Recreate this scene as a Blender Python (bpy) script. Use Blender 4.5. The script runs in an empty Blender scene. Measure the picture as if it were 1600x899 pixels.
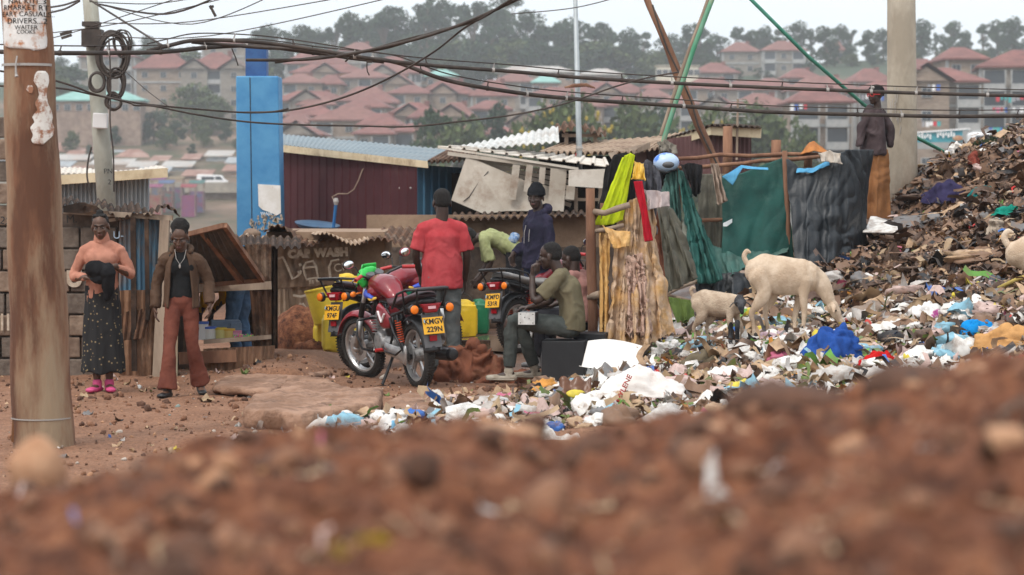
import bpy, math, random
import numpy as np
from mathutils import Vector, Matrix
R = math.radians
V = Vector
SC = bpy.context.scene
COL = SC.collection

# ------------------------------------------------------------ camera, world, sun, exposure
CAMZ, FPX, PITCH = 1.95, 3778.0, math.atan((449.5 - 275) / 3778.0)
cam = bpy.data.cameras.new('camera')
cam_ob = bpy.data.objects.new('camera', cam)
COL.objects.link(cam_ob)
cam_ob.location = (0, 0, CAMZ)
cam_ob.rotation_euler = (math.pi / 2 - PITCH, 0, 0)
cam.sensor_width = 36.0
cam.lens = 36.0 * FPX / 1600
cam.clip_start = 0.1
cam.clip_end = 9000
cam.dof.use_dof = True
cam.dof.focus_distance = 22.3
cam.dof.aperture_fstop = 3.4
SC.camera = cam_ob

world = bpy.data.worlds.new('World')
SC.world = world
world.use_nodes = True
_n, _l = world.node_tree.nodes, world.node_tree.links
_n.clear()
_sky = _n.new('ShaderNodeTexSky')
_sky.sky_type = 'NISHITA'
_sky.sun_disc = False
_sky.sun_elevation = R(55)
_sky.sun_rotation = R(215)
_sky.air_density = 1.0
_sky.dust_density = 6.0
_sky.ozone_density = 1.5
_bg1 = _n.new('ShaderNodeBackground')
_bg1.inputs[1].default_value = 0.05
_bg2 = _n.new('ShaderNodeBackground')          # the even white cloud cover
_bg2.inputs[1].default_value = 0.92
_tc = _n.new('ShaderNodeTexCoord')
_sx = _n.new('ShaderNodeSeparateXYZ')
_nz = _n.new('ShaderNodeTexNoise')
_nz.inputs['Scale'].default_value = 2.2
_nz.inputs['Detail'].default_value = 5
_rp = _n.new('ShaderNodeValToRGB')
_rp.color_ramp.elements[0].position = 0.3
_rp.color_ramp.elements[0].color = (0.80, 0.87, 0.93, 1)
_rp.color_ramp.elements[1].position = 0.7
_rp.color_ramp.elements[1].color = (1.0, 1.0, 1.0, 1)
_ad = _n.new('ShaderNodeAddShader')
_wo = _n.new('ShaderNodeOutputWorld')
_l.new(_tc.outputs['Generated'], _nz.inputs['Vector'])
_l.new(_nz.outputs['Fac'], _rp.inputs['Fac'])
_l.new(_rp.outputs['Color'], _bg2.inputs['Color'])
_l.new(_tc.outputs['Generated'], _sx.inputs[0])
_mr = _n.new('ShaderNodeMapRange')             # overcast sky: brighter overhead than at the horizon
_mr.inputs['From Min'].default_value = 0.05
_mr.inputs['From Max'].default_value = 1.0
_mr.inputs['To Min'].default_value = 1.12
_mr.inputs['To Max'].default_value = 1.55
_l.new(_sx.outputs['Z'], _mr.inputs['Value'])
_l.new(_mr.outputs['Result'], _bg2.inputs['Strength'])
_l.new(_sky.outputs['Color'], _bg1.inputs['Color'])
_l.new(_bg1.outputs[0], _ad.inputs[0])
_l.new(_bg2.outputs[0], _ad.inputs[1])
_l.new(_ad.outputs[0], _wo.inputs['Surface'])

sun = bpy.data.lights.new('sun', 'SUN')
sun.energy = 1.5
sun.angle = R(11)
sun.color = (1.0, 0.96, 0.9)
sun_ob = bpy.data.objects.new('sun', sun)
COL.objects.link(sun_ob)
sun_ob.rotation_euler = (R(35), 0, R(-35))      # light comes down from behind the left shoulder

SC.view_settings.view_transform = 'Standard'
SC.view_settings.look = 'None'
SC.view_settings.exposure = 0.0
SC.view_settings.gamma = 1.0
SC.view_settings.use_curve_mapping = False
SC.render.engine = 'CYCLES'
SC.cycles.use_denoising = True
SC.cycles.max_bounces = 6
SC.cycles.diffuse_bounces = 3
SC.cycles.glossy_bounces = 3
SC.cycles.transmission_bounces = 4
SC.cycles.transparent_max_bounces = 8
SC.cycles.volume_bounces = 2
SC.cycles.caustics_reflective = False
SC.cycles.caustics_refractive = False

# ------------------------------------------------------------ helpers
_ct, _st = math.cos(PITCH), math.sin(PITCH)
def P(px, py, Y):
    """world point seen at photo pixel (1600x899) at forward distance Y"""
    u = (px - 800) / FPX
    v = (py - 449.5) / FPX
    t = Y / (_ct - v * _st)
    return V((u * t, Y, CAMZ + t * (-_st - v * _ct)))

rng = random.Random(7)
def U(a, b): return rng.uniform(a, b)

def _hash(ix, iy, iz, seed):
    h = (ix * 374761393 + iy * 668265263 + iz * 2147483647 + seed * 1274126177) & 0xFFFFFFFF
    h = ((h ^ (h >> 13)) * 1274126177) & 0xFFFFFFFF
    h = h ^ (h >> 16)
    return (h & 0xFFFF).astype(np.float64) / 65535.0
def vnoise(p, seed=0):
    p = np.asarray(p, dtype=np.float64)
    i = np.floor(p).astype(np.int64)
    f = p - i
    f = f * f * (3 - 2 * f)
    r = 0
    for dx in (0, 1):
        wx = f[:, 0] if dx else 1 - f[:, 0]
        for dy in (0, 1):
            wy = f[:, 1] if dy else 1 - f[:, 1]
            for dz in (0, 1):
                wz = f[:, 2] if dz else 1 - f[:, 2]
                r = r + wx * wy * wz * _hash(i[:, 0] + dx, i[:, 1] + dy, i[:, 2] + dz, seed)
    return r * 2 - 1
def fbm(p, seed=0, oct=4, ridged=False):
    p = np.asarray(p, dtype=np.float64)
    a, s, r = 1.0, 0.0, 0
    for k in range(oct):
        n = vnoise(p * (2 ** k) + 17.3 * k, seed + k)
        if ridged: n = 1 - 2 * np.abs(n)
        r = r + a * n
        s += a
        a *= 0.5
    return r / s

def tag(o, label=None, cat=None, group=None, kind=None):
    if label: o['label'] = label
    if cat: o['category'] = cat
    if group: o['group'] = group
    if kind: o['kind'] = kind
    return o
def wmat(o):
    m = Matrix.Identity(4)
    while o is not None:
        m = o.matrix_basis @ m
        o = o.parent
    return m
def thing(name, label, cat, loc=(0, 0, 0), rotz=0.0, group=None, rot=None):
    o = bpy.data.objects.new(name, None)
    o.empty_display_size = 0.1
    COL.objects.link(o)
    o.location = loc
    o.rotation_euler = rot if rot else (0, 0, rotz)
    return tag(o, label, cat, group)

def frame(d, side=None):
    d = V(d).normalized()
    if side is None:
        side = V((1, 0, 0)) if abs(d.x) < 0.8 else V((0, 1, 0))
    s = V(side) - d * V(side).dot(d)
    if s.length < 1e-5:
        s = d.orthogonal()
    s.normalize()
    return s, d.cross(s).normalized(), d

class MB:
    def __init__(s):
        s.v, s.f, s.m, s.cur = [], [], [], 0
    def add(s, vs, fs):
        o = len(s.v)
        s.v.extend([tuple(x) for x in vs])
        s.f.extend([tuple(i + o for i in q) for q in fs])
        s.m.extend([s.cur] * len(fs))
        return s
    def box(s, c, d, rot=None):
        c = V(c)
        hx, hy, hz = d[0] / 2, d[1] / 2, d[2] / 2
        vs = [V((x * hx, y * hy, z * hz)) for x in (-1, 1) for y in (-1, 1) for z in (-1, 1)]
        if rot is not None: vs = [rot @ v for v in vs]
        return s.add([c + v for v in vs], [(0, 1, 3, 2), (4, 6, 7, 5), (0, 4, 5, 1), (2, 3, 7, 6), (0, 2, 6, 4), (1, 5, 7, 3)])
    def bar(s, a, b, w, h, up=(0, 0, 1)):
        a, b = V(a), V(b)
        d = (b - a)
        L = d.length
        d.normalize()
        sd = d.cross(V(up))
        if sd.length < 1e-4: sd = d.orthogonal()
        sd.normalize()
        u = sd.cross(d)
        vs = []
        for q in (a, b):
            for (i, j) in ((-1, -1), (1, -1), (1, 1), (-1, 1)):
                vs.append(q + sd * (i * w / 2) + u * (j * h / 2))
        return s.add(vs, [(3, 2, 1, 0), (4, 5, 6, 7), (0, 1, 5, 4), (1, 2, 6, 5), (2, 3, 7, 6), (3, 0, 4, 7)])
    def tube(s, pts, r, n=8, cap=True, side=None, ab=None, closed=False):
        pts = [V(p) for p in pts]
        k = len(pts)
        rs = r if isinstance(r, (list, tuple)) else [r] * k
        vs, fs = [], []
        sd = side
        for i, p in enumerate(pts):
            if closed: d = pts[(i + 1) % k] - pts[i - 1]
            elif i == 0: d = pts[1] - p
            elif i == k - 1: d = p - pts[i - 1]
            else: d = pts[i + 1] - pts[i - 1]
            a, b, _ = frame(d, sd)
            if side is None: sd = a
            ra, rb = (rs[i] if isinstance(rs[i], (tuple, list)) else (rs[i], rs[i]))
            for j in range(n):
                t = 2 * math.pi * j / n
                vs.append(p + a * (ra * math.cos(t)) + b * (rb * math.sin(t)))
        for i in range(k if closed else k - 1):
            i2 = (i + 1) % k
            for j in range(n):
                fs.append((i * n + j, i * n + (j + 1) % n, i2 * n + (j + 1) % n, i2 * n + j))
        if cap and not closed:
            fs.append(tuple(range(n - 1, -1, -1)))
            fs.append(tuple((k - 1) * n + j for j in range(n)))
        return s.add(vs, fs)
    def limb(s, pts, r, side=None, n=14, sub=5, flat=''):
        """rounded tapered swept body; r entries scalar or (side, depth)"""
        pts = [V(p) for p in pts]
        rs = [(q, q) if not isinstance(q, (tuple, list)) else q for q in r]
        k = len(pts)
        P2, R2 = [], []
        for i in range(k - 1):
            p0, p1, p2, p3 = pts[max(i - 1, 0)], pts[i], pts[i + 1], pts[min(i + 2, k - 1)]
            for q in range(sub):
                t = q / sub
                c = 0.5 * ((2 * p1) + (p2 - p0) * t + (2 * p0 - 5 * p1 + 4 * p2 - p3) * t * t + (3 * p1 - p0 - 3 * p2 + p3) * t ** 3)
                P2.append(c)
                w = t * t * (3 - 2 * t)
                R2.append((rs[i][0] * (1 - w) + rs[i + 1][0] * w, rs[i][1] * (1 - w) + rs[i + 1][1] * w))
        P2.append(pts[-1]); R2.append(rs[-1])
        d0 = (P2[0] - P2[1]).normalized()
        d1 = (P2[-1] - P2[-2]).normalized()
        pre, prer, post, postr = [], [], [], []
        for t in (0.96, 0.8, 0.5):
            c = math.sqrt(1 - t * t)
            m0 = min(R2[0]); m1 = min(R2[-1])
            pre.append(P2[0] + d0 * m0 * t); prer.append((R2[0][0] * c, R2[0][1] * c))
            post.insert(0, P2[-1] + d1 * m1 * t); postr.insert(0, (R2[-1][0] * c, R2[-1][1] * c))
        if 'a' in flat: pre, prer = [], []
        if 'b' in flat: post, postr = [], []
        return s.tube(pre + P2 + post, prer + R2 + postr, n=n, side=side)
    def ball(s, c, r, rot=None, n=12, m=8):
        c = V(c)
        r = (r, r, r) if not isinstance(r, (tuple, list, Vector)) else r
        vs = []
        for i in range(m + 1):
            th = math.pi * i / m
            for j in range(n):
                ph = 2 * math.pi * j / n
                q = V((math.sin(th) * math.cos(ph) * r[0], math.sin(th) * math.sin(ph) * r[1], math.cos(th) * r[2]))
                if i in (0, m) and j > 0: continue
                vs.append(c + (rot @ q if rot is not None else q))
        fs = []
        def ix(i, j):
            if i == 0: return 0
            if i == m: return 1 + (m - 1) * n
            return 1 + (i - 1) * n + (j % n)
        for i in range(m):
            for j in range(n):
                q = [ix(i, j), ix(i + 1, j), ix(i + 1, j + 1), ix(i, j + 1)]
                q2 = []
                for a in q:
                    if a not in q2: q2.append(a)
                if len(q2) > 2: fs.append(tuple(q2))
        return s.add(vs, fs)
    def grid(s, fn, nu, nv, wrapu=False):
        vs = [fn(i / nu, j / nv) for j in range(nv + 1) for i in range(nu + 1)]
        w = nu + 1
        return s.add(vs, [(j * w + i, j * w + i + 1, (j + 1) * w + i + 1, (j + 1) * w + i) for j in range(nv) for i in range(nu)])
    def lathe(s, prof, c=(0, 0, 0), axis=(0, 0, 1), n=20, cap=None):
        c = V(c)
        a, b, d = frame(axis)
        vs = []
        for (r, h) in prof:
            for j in range(n):
                t = 2 * math.pi * j / n
                vs.append(c + d * h + a * (r * math.cos(t)) + b * (r * math.sin(t)))
        fs = []
        for i in range(len(prof) - 1):
            for j in range(n):
                fs.append((i * n + j, i * n + (j + 1) % n, (i + 1) * n + (j + 1) % n, (i + 1) * n + j))
        if cap is None: cap = not (abs(prof[0][0] - prof[-1][0]) < 1e-6 and len(prof) > 4 and prof[0][0] > 0.035)
        if cap and prof[0][0] > 1e-4: fs.append(tuple(range(n - 1, -1, -1)))
        if cap and prof[-1][0] > 1e-4: fs.append(tuple((len(prof) - 1) * n + j for j in range(n)))
        return s.add(vs, fs)
    def prism(s, poly, off):
        poly = [V(p) for p in poly]
        off = V(off)
        n = len(poly)
        vs = poly + [p + off for p in poly]
        fs = [tuple(range(n - 1, -1, -1)), tuple(range(n, 2 * n))]
        fs += [(i, (i + 1) % n, n + (i + 1) % n, n + i) for i in range(n)]
        return s.add(vs, fs)

def mk_mesh(name, mb, mats, smooth=False):
    me = bpy.data.meshes.new(name)
    me.from_pydata(mb.v, [], mb.f)
    mats = mats if isinstance(mats, (list, tuple)) else [mats]
    for m in mats: me.materials.append(m)
    if len(mats) > 1: me.polygons.foreach_set('material_index', mb.m)
    if smooth: me.polygons.foreach_set('use_smooth', [True] * len(me.polygons))
    me.update()
    return me
def get_co(me):
    a = np.empty(len(me.vertices) * 3)
    me.vertices.foreach_get('co', a)
    return a.reshape(-1, 3)
def set_co(me, a):
    me.vertices.foreach_set('co', np.ascontiguousarray(a).ravel())
    me.update()
def get_no(me):
    a = np.empty(len(me.vertices) * 3, dtype=np.float32)
    me.vertex_normals.foreach_get('vector', a)
    return a.reshape(-1, 3).astype(np.float64)
def bake(o, keep_mats):
    dg = bpy.context.evaluated_depsgraph_get()
    dg.update()
    ev = o.evaluated_get(dg)
    me = bpy.data.meshes.new_from_object(ev)
    old = o.data
    me.materials.clear()
    for m in keep_mats: me.materials.append(m)
    o.modifiers.clear()
    o.data = me
    bpy.data.meshes.remove(old)
    return me
def put(mb, name, mats, parent=None, smooth=False, local=False, origin=None, bevel=0, solid=0, remesh=0,
        relax=0, wr=None, subd=0):
    """link the collected geometry as one mesh object; wr = (amplitude, scale vec, seed, ridged)"""
    mats = list(mats) if isinstance(mats, (list, tuple)) else [mats]
    if parent is not None and not local:
        mi = wmat(parent).inverted()
        mb.v = [tuple(mi @ V(v)) for v in mb.v]
    if origin is not None:
        og = V(origin)
        mb.v = [tuple(V(v) - og) for v in mb.v]
    me = mk_mesh(name, mb, mats, smooth)
    o = bpy.data.objects.new(name, me)
    COL.objects.link(o)
    if parent is not None: o.parent = parent
    if origin is not None: o.location = origin
    if remesh:
        md = o.modifiers.new('remesh', 'REMESH')
        md.mode = 'VOXEL'
        md.voxel_size = remesh
        md.use_smooth_shade = True
        if relax:
            sm = o.modifiers.new('relax', 'SMOOTH')
            sm.factor = 0.5
            sm.iterations = relax
        me = bake(o, mats)
    if wr:
        amp, scl, seed, rid = wr
        co, no = get_co(me), get_no(me)
        n = fbm(co * np.array(scl), seed, 3, rid)
        if rid == 'fold':
            w = fbm(co * np.array(scl) * 0.5, seed + 40, 2)
            a = co * np.array(scl)
            a = a + (w * 1.6)[:, None]
            n = (1 - 2.2 * np.abs(vnoise(a, seed)) ** 0.8) * 0.65 + (1 - 2.2 * np.abs(vnoise(a * 2.1, seed + 1)) ** 0.8) * 0.35
        set_co(me, co + no * (n * amp)[:, None])
    if subd:
        md = o.modifiers.new('subdivision', 'SUBSURF')
        md.levels = md.render_levels = subd
    if solid:
        md = o.modifiers.new('thickness', 'SOLIDIFY')
        md.thickness = abs(solid)
        md.offset = 1 if solid > 0 else -1
    if bevel:
        md = o.modifiers.new('bevel', 'BEVEL')
        md.width = bevel
        md.segments = 2
        md.limit_method = 'ANGLE'
        md.angle_limit = R(40)
    return o
def dup_tree(o, parent=None):
    c = o.copy()
    COL.objects.link(c)
    c.parent = parent
    for ch in KIDS.get(o.name, [q for q in bpy.data.objects if q.parent == o]):
        dup_tree(ch, c)
    return c
KIDS = {}
def copy_thing(root, kids, loc, rotz=0, scale=None, label=None, group=None, name=None):
    """copy of a thing and of the parts listed as (part, [sub-parts])"""
    r = root.copy()
    COL.objects.link(r)
    r.location = loc
    r.rotation_euler = (0, 0, rotz)
    if scale: r.scale = scale
    if label: r['label'] = label
    if group: r['group'] = group
    for k in kids:
        k, subs = k if isinstance(k, tuple) else (k, [])
        c = k.copy()
        COL.objects.link(c)
        c.parent = r
        for q in subs:
            d = q.copy()
            COL.objects.link(d)
            d.parent = c
    return r

# ------------------------------------------------------------ materials
def mat(name, c1, c2=None, scale=6.0, rough=0.85, bump=0.0, bscale=60.0, metal=0.0, lo=0.4, hi=0.62, dirt=None,
        dscale=2.0, dlo=0.5, dhi=0.7, spec=0.4, stretch=None, trans=0.0, alpha=1.0, coat=0.0, detail=5, sheen=0.0, sss=0.0):
    m = bpy.data.materials.new(name)
    m.use_nodes = True
    nt = m.node_tree
    n, l = nt.nodes, nt.links
    b = n['Principled BSDF']
    b.inputs['Roughness'].default_value = rough
    b.inputs['Metallic'].default_value = metal
    b.inputs['Specular IOR Level'].default_value = spec
    b.inputs['Transmission Weight'].default_value = trans
    b.inputs['Alpha'].default_value = alpha
    b.inputs['Coat Weight'].default_value = coat
    b.inputs['Sheen Weight'].default_value = sheen
    b.inputs['Base Color'].default_value = (*c1, 1)
    tc = n.new('ShaderNodeTexCoord')
    src = tc.outputs['Object']
    if stretch:
        mp = n.new('ShaderNodeMapping')
        mp.inputs['Scale'].default_value = stretch
        l.new(src, mp.inputs['Vector'])
        src = mp.outputs['Vector']
    col = None
    if c2:
        nz = n.new('ShaderNodeTexNoise')
        nz.inputs['Scale'].default_value = scale
        nz.inputs['Detail'].default_value = detail
        nz.inputs['Roughness'].default_value = 0.65
        l.new(src, nz.inputs['Vector'])
        rp = n.new('ShaderNodeValToRGB')
        rp.color_ramp.elements[0].position = lo
        rp.color_ramp.elements[0].color = (*c1, 1)
        rp.color_ramp.elements[1].position = hi
        rp.color_ramp.elements[1].color = (*c2, 1)
        l.new(nz.outputs['Fac'], rp.inputs['Fac'])
        col = rp.outputs['Color']
    if dirt:
        nz2 = n.new('ShaderNodeTexNoise')
        nz2.inputs['Scale'].default_value = dscale
        nz2.inputs['Detail'].default_value = 7
        nz2.inputs['Roughness'].default_value = 0.7
        l.new(src, nz2.inputs['Vector'])
        rp2 = n.new('ShaderNodeValToRGB')
        rp2.color_ramp.elements[0].position = dlo
        rp2.color_ramp.elements[0].color = (0, 0, 0, 1)
        rp2.color_ramp.elements[1].position = dhi
        rp2.color_ramp.elements[1].color = (1, 1, 1, 1)
        l.new(nz2.outputs['Fac'], rp2.inputs['Fac'])
        mx = n.new('ShaderNodeMix')
        mx.data_type = 'RGBA'
        l.new(rp2.outputs['Color'], mx.inputs['Factor'])
        if col is not None: l.new(col, mx.inputs['A'])
        else: mx.inputs['A'].default_value = (*c1, 1)
        mx.inputs['B'].default_value = (*dirt, 1)
        col = mx.outputs['Result']
    if col is not None: l.new(col, b.inputs['Base Color'])
    if bump:
        nb = n.new('ShaderNodeTexNoise')
        nb.inputs['Scale'].default_value = bscale
        nb.inputs['Detail'].default_value = 4
        l.new(src, nb.inputs['Vector'])
        bp = n.new('ShaderNodeBump')
        bp.inputs['Strength'].default_value = bump
        bp.inputs['Distance'].default_value = 0.02
        l.new(nb.outputs['Fac'], bp.inputs['Height'])
        l.new(bp.outputs['Normal'], b.inputs['Normal'])
    return m
def text_mesh(name, txt, size, M4, m, parent, depth=0.002, local=True, spacing=1.0, bold=0.0):
    cu = bpy.data.curves.new(name, 'FONT')
    cu.body = txt
    cu.size = size
    cu.extrude = depth
    cu.offset = bold
    cu.align_x = 'CENTER'
    cu.align_y = 'CENTER'
    cu.space_character = spacing
    o = bpy.data.objects.new(name, cu)
    COL.objects.link(o)
    dg = bpy.context.evaluated_depsgraph_get()
    dg.update()
    me = bpy.data.meshes.new_from_object(o.evaluated_get(dg))
    bpy.data.objects.remove(o)
    bpy.data.curves.remove(cu)
    me.transform(M4 if local or parent is None else wmat(parent).inverted() @ M4)
    me.materials.clear()
    me.materials.append(m)
    o = bpy.data.objects.new(name, me)
    COL.objects.link(o)
    o.parent = parent
    return o
def basis(o, x, y, z):
    x, y, z = V(x), V(y), V(z)
    return Matrix(((x.x, y.x, z.x, o[0]), (x.y, y.y, z.y, o[1]), (x.z, y.z, z.z, o[2]), (0, 0, 0, 1)))
def corr(mb, a, b, c, d, n, amp, k=6, rows=6, sag=None, ragged=0.0, seed=0):
    """corrugated sheet a->b across the ribs, a->d along them (a,b,c,d in order round the sheet)"""
    a, b, c, d = V(a), V(b), V(c), V(d)
    nm = (b - a).cross(d - a).normalized()
    rr = random.Random(seed)
    nu = n * k
    edge = [rr.uniform(-ragged, ragged) for _ in range(nu // 3 + 2)]
    dd = (d - a).normalized()
    def fn(u, v):
        p = a.lerp(b, u).lerp(d.lerp(c, u), v)
        p = p + nm * (amp * math.sin(u * n * 2 * math.pi))
        if sag: p = p + sag(u, v)
        if ragged and v in (0, 1):
            p = p + dd * edge[int(u * nu) // 3]
        return p
    return mb.grid(fn, nu, rows)
def ribbed(mb, a, b, c, d, n, h, rows=2):
    """box-profile sheet: flat pans with narrow raised ribs"""
    a, b, c, d = V(a), V(b), V(c), V(d)
    nm = (b - a).cross(d - a).normalized()
    us = []
    for i in range(n):
        for (t, q) in ((0, 0), (0.74, 0), (0.8, 1), (0.92, 1), (0.98, 0)):
            us.append(((i + t) / n, q))
    us.append((1, 0))
    vs = []
    for j in range(rows + 1):
        for (u, q) in us:
            vs.append(a.lerp(b, u).lerp(d.lerp(c, u), j / rows) + nm * (h * q))
    w = len(us)
    return mb.add(vs, [(j * w + i, j * w + i + 1, (j + 1) * w + i + 1, (j + 1) * w + i) for j in range(rows) for i in range(w - 1)])

# ============================================================ GROUND
def _tps_fit(pts, z, reg=0.02):
    n = len(pts)
    d = np.sqrt(((pts[:, None, :] - pts[None, :, :]) ** 2).sum(-1)) + 1e-9
    K = d * d * np.log(d) + np.eye(n) * reg
    A = np.zeros((n + 3, n + 3))
    A[:n, :n] = K
    A[:n, n] = 1
    A[:n, n + 1:] = pts
    A[n:, :n] = A[:n, n:].T
    return np.linalg.solve(A, np.concatenate([z, [0, 0, 0]]))
_hp = np.array([(0.57,21.5,.10),(0.57,20.3,.10),(1.2,21.2,.2),(2.2,21,.40),(2.7,20.5,.42),(2.68,22.5,.49),(1.9,22.5,.40),(3.5,24,.84),(4.26,23,.92),(3.7,20,.46),(4.45,21,.83),(4.87,23,1.22),
    (4.65,27,1.56),(5.2,28,2.2),(5.9,28,2.42),(3.04,25.5,.84),(4.2,26.3,1.30),(1.49,22.5,.25),(-.3,21.9,0),(0.25,22.6,.0),(.9,23.4,.12),(1.5,25,.25),(.2,25,0),(0,27,0),(-1,24,0),(1,27,.1),
    (-.9,20.3,0),(-1.6,18.5,0.04),(-.5,18.6,.10),(1,18.3,.22),(2.6,18.2,.32),(5,18.2,.5),(7,18.5,.9),(7,22,2.0),(8,28,3.0),(6.5,33,2.2),(4,31,1.0),(2,29.5,.2),(-3,23,0),(-3,18,0),(-6,20,0),(-6,28,0),(0,16,0),(2,15,.05),(5,14,.1),(-4,30,0),(0,32,0)])
_hw = _tps_fit(_hp[:, :2], _hp[:, 2])
def heap(x, y):
    p = np.stack([x, y], -1)
    d = np.sqrt(((p[:, None, :] - _hp[None, :, :2]) ** 2).sum(-1)) + 1e-9
    z = (d * d * np.log(d)) @ _hw[:-3] + _hw[-3] + p @ _hw[-2:]
    return z
def sstep(a, b, t):
    t = np.clip((t - a) / (b - a), 0, 1)
    return t * t * (3 - 2 * t)
_cx = np.array([-600, 0, 60, 130, 200, 300, 420, 600, 650, 740, 850, 890, 960, 1050, 1150, 1200, 1300, 1400, 1500, 1600, 2300])
_cy = np.array([800, 775, 762, 745, 722, 694, 700, 694, 668, 662, 690, 705, 676, 654, 638, 628, 622, 597, 580, 548, 500])
MY = 3.8
def crest_z(x, y):
    px = 800 + x / MY * FPX
    yc = np.interp(px, _cx, _cy) + 14
    return CAMZ - (yc - 275) / FPX * MY
def ground_z(x, y, fine=True):
    """height of the ground anywhere (arrays)"""
    x = np.asarray(x, float); y = np.asarray(y, float)
    z = np.zeros_like(x)
    # dump heap
    w = sstep(13.5, 17.5, y) * (1 - sstep(29, 33, y)) * (1 - sstep(7, 9, x)) * sstep(-3, -1.5, x)
    near = w > 0
    if near.any():
        z[near] += np.maximum(heap(x[near], y[near]), 0) * w[near]
    # yard and valley
    p2 = np.stack([x * 0.01, y * 0.01, y * 0], -1)
    val = -9 * sstep(45, 110, y)
    right = sstep(0.02, 0.16, x / np.maximum(y, 1))
    val = val + (6.0 * sstep(150, 290, y)) * right
    left = 1 - sstep(-0.09, -0.05, x / np.maximum(y, 1))
    hill = np.interp(y, [0, 330, 380, 450, 560, 650, 800, 1200, 2500], [0, 0, 4.5, 13, 27, 36, 39, 30, 20])
    z = z + val + hill
    # foreground berm
    b = (1 - sstep(4.3, 8.5, y))
    z = z * (1 - b) + (crest_z(x, y) - 0.02 * (MY - np.minimum(y, MY)) - 0.35 * np.maximum(y - MY, 0) * 0.4) * b
    z = np.where((y > MY) & (y < 8.5), np.minimum(z, crest_z(x, y) - 0.16 * (y - MY)), z)
    z = np.where(y < 8.5, np.maximum(z, 0.0), z)
    if fine:
        p = np.stack([x, y, np.zeros_like(x)], -1)
        nb = b > 0.02
        if nb.any():
            q = p[nb]
            z[nb] += (0.046 * fbm(q * 3.4, 3, 3) + 0.034 * fbm(q * 14, 5, 4, True) + 0.008 * fbm(q * 60, 9, 2)) * b[nb]
        mid = (y > 7) & (y < 45)
        if mid.any():
            q = p[mid]
            k = np.clip(heap(q[:, 0], q[:, 1]) * 2.0, 0, 1)
            yard = sstep(23.0, 25.5, q[:, 1]) * (1 - k)
            z[mid] += (0.030 * fbm(q * 1.3, 11, 3) + 0.012 * fbm(q * 6, 12, 3) + 0.006 * fbm(q * 24, 13, 2, True)) * (1 - 0.7 * yard) + k * (0.07 * fbm(q * 2.6, 21, 4, True) + 0.02 * fbm(q * 13, 22, 2))
            # worn gully running along the front of the sheds
            g = np.exp(-((q[:, 1] - (22.6 + 0.35 * q[:, 0] + 0.35 * np.sin(q[:, 0] * 1.7))) / 0.30) ** 2) * sstep(-2.6, -2.2, q[:, 0]) * (1 - sstep(-1.6, -1.2, q[:, 0]))
            z[mid] -= 0.10 * g
            bank = sstep(22.9, 23.05, q[:, 1] + 0.25 * np.sin(q[:, 0] * 2.3) + 0.08 * np.sin(q[:, 0] * 9)) * (1 - sstep(25, 27, q[:, 1])) * sstep(-2.9, -2.3, q[:, 0]) * (1 - sstep(-2.1, -1.7, q[:, 0]))
            z[mid] += 0.13 * bank
    return z
def gz(x, y):
    return float(ground_z(np.array([x]), np.array([y]))[0])
def GP(px, py, Y, dz=0.0):
    """point on the ground under the photo column px at distance Y"""
    p = P(px, py, Y)
    return V((p.x, Y, gz(p.x, Y) + dz))

_ys = [0.3, 0.8, 1.3, 1.7, 2.0]
while _ys[-1] < 4.6: _ys.append(_ys[-1] + 0.0085)
while _ys[-1] < 14: _ys.append(_ys[-1] * 1.02)
while _ys[-1] < 30: _ys.append(_ys[-1] + 0.05)
while _ys[-1] < 1300: _ys.append(_ys[-1] * 1.03)
_us = [-4500, -3600, -2500, -1600, -1000, -600, -400] + list(np.arange(-320, 1921, 5.6)) + [2000, 2200, 2600, 3200, 4000, 5200, 6600]
_ua = (np.array(_us, float) - 800) / FPX
_ya = np.array(_ys)
_X = (_ua[None, :] * (_ya[:, None] + 0.0))
_Yg = np.repeat(_ya[:, None], len(_ua), 1)
_Z = ground_z(_X.ravel(), _Yg.ravel()).reshape(_X.shape)
_co = np.stack([_X, _Yg, _Z], -1).reshape(-1, 3)
_nr, _nc = _X.shape
_i = (np.arange(_nr - 1)[:, None] * _nc + np.arange(_nc - 1)[None, :]).ravel()
_q = np.stack([_i, _i + 1, _i + _nc + 1, _i + _nc], -1)
gme = bpy.data.meshes.new('ground')
gme.vertices.add(len(_co))
gme.vertices.foreach_set('co', _co.ravel())
gme.loops.add(_q.size)
gme.loops.foreach_set('vertex_index', _q.ravel())
gme.polygons.add(len(_q))
gme.polygons.foreach_set('loop_start', np.arange(0, _q.size, 4))
gme.polygons.foreach_set('use_smooth', np.ones(len(_q), bool))
gme.update()
gme.validate()

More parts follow.
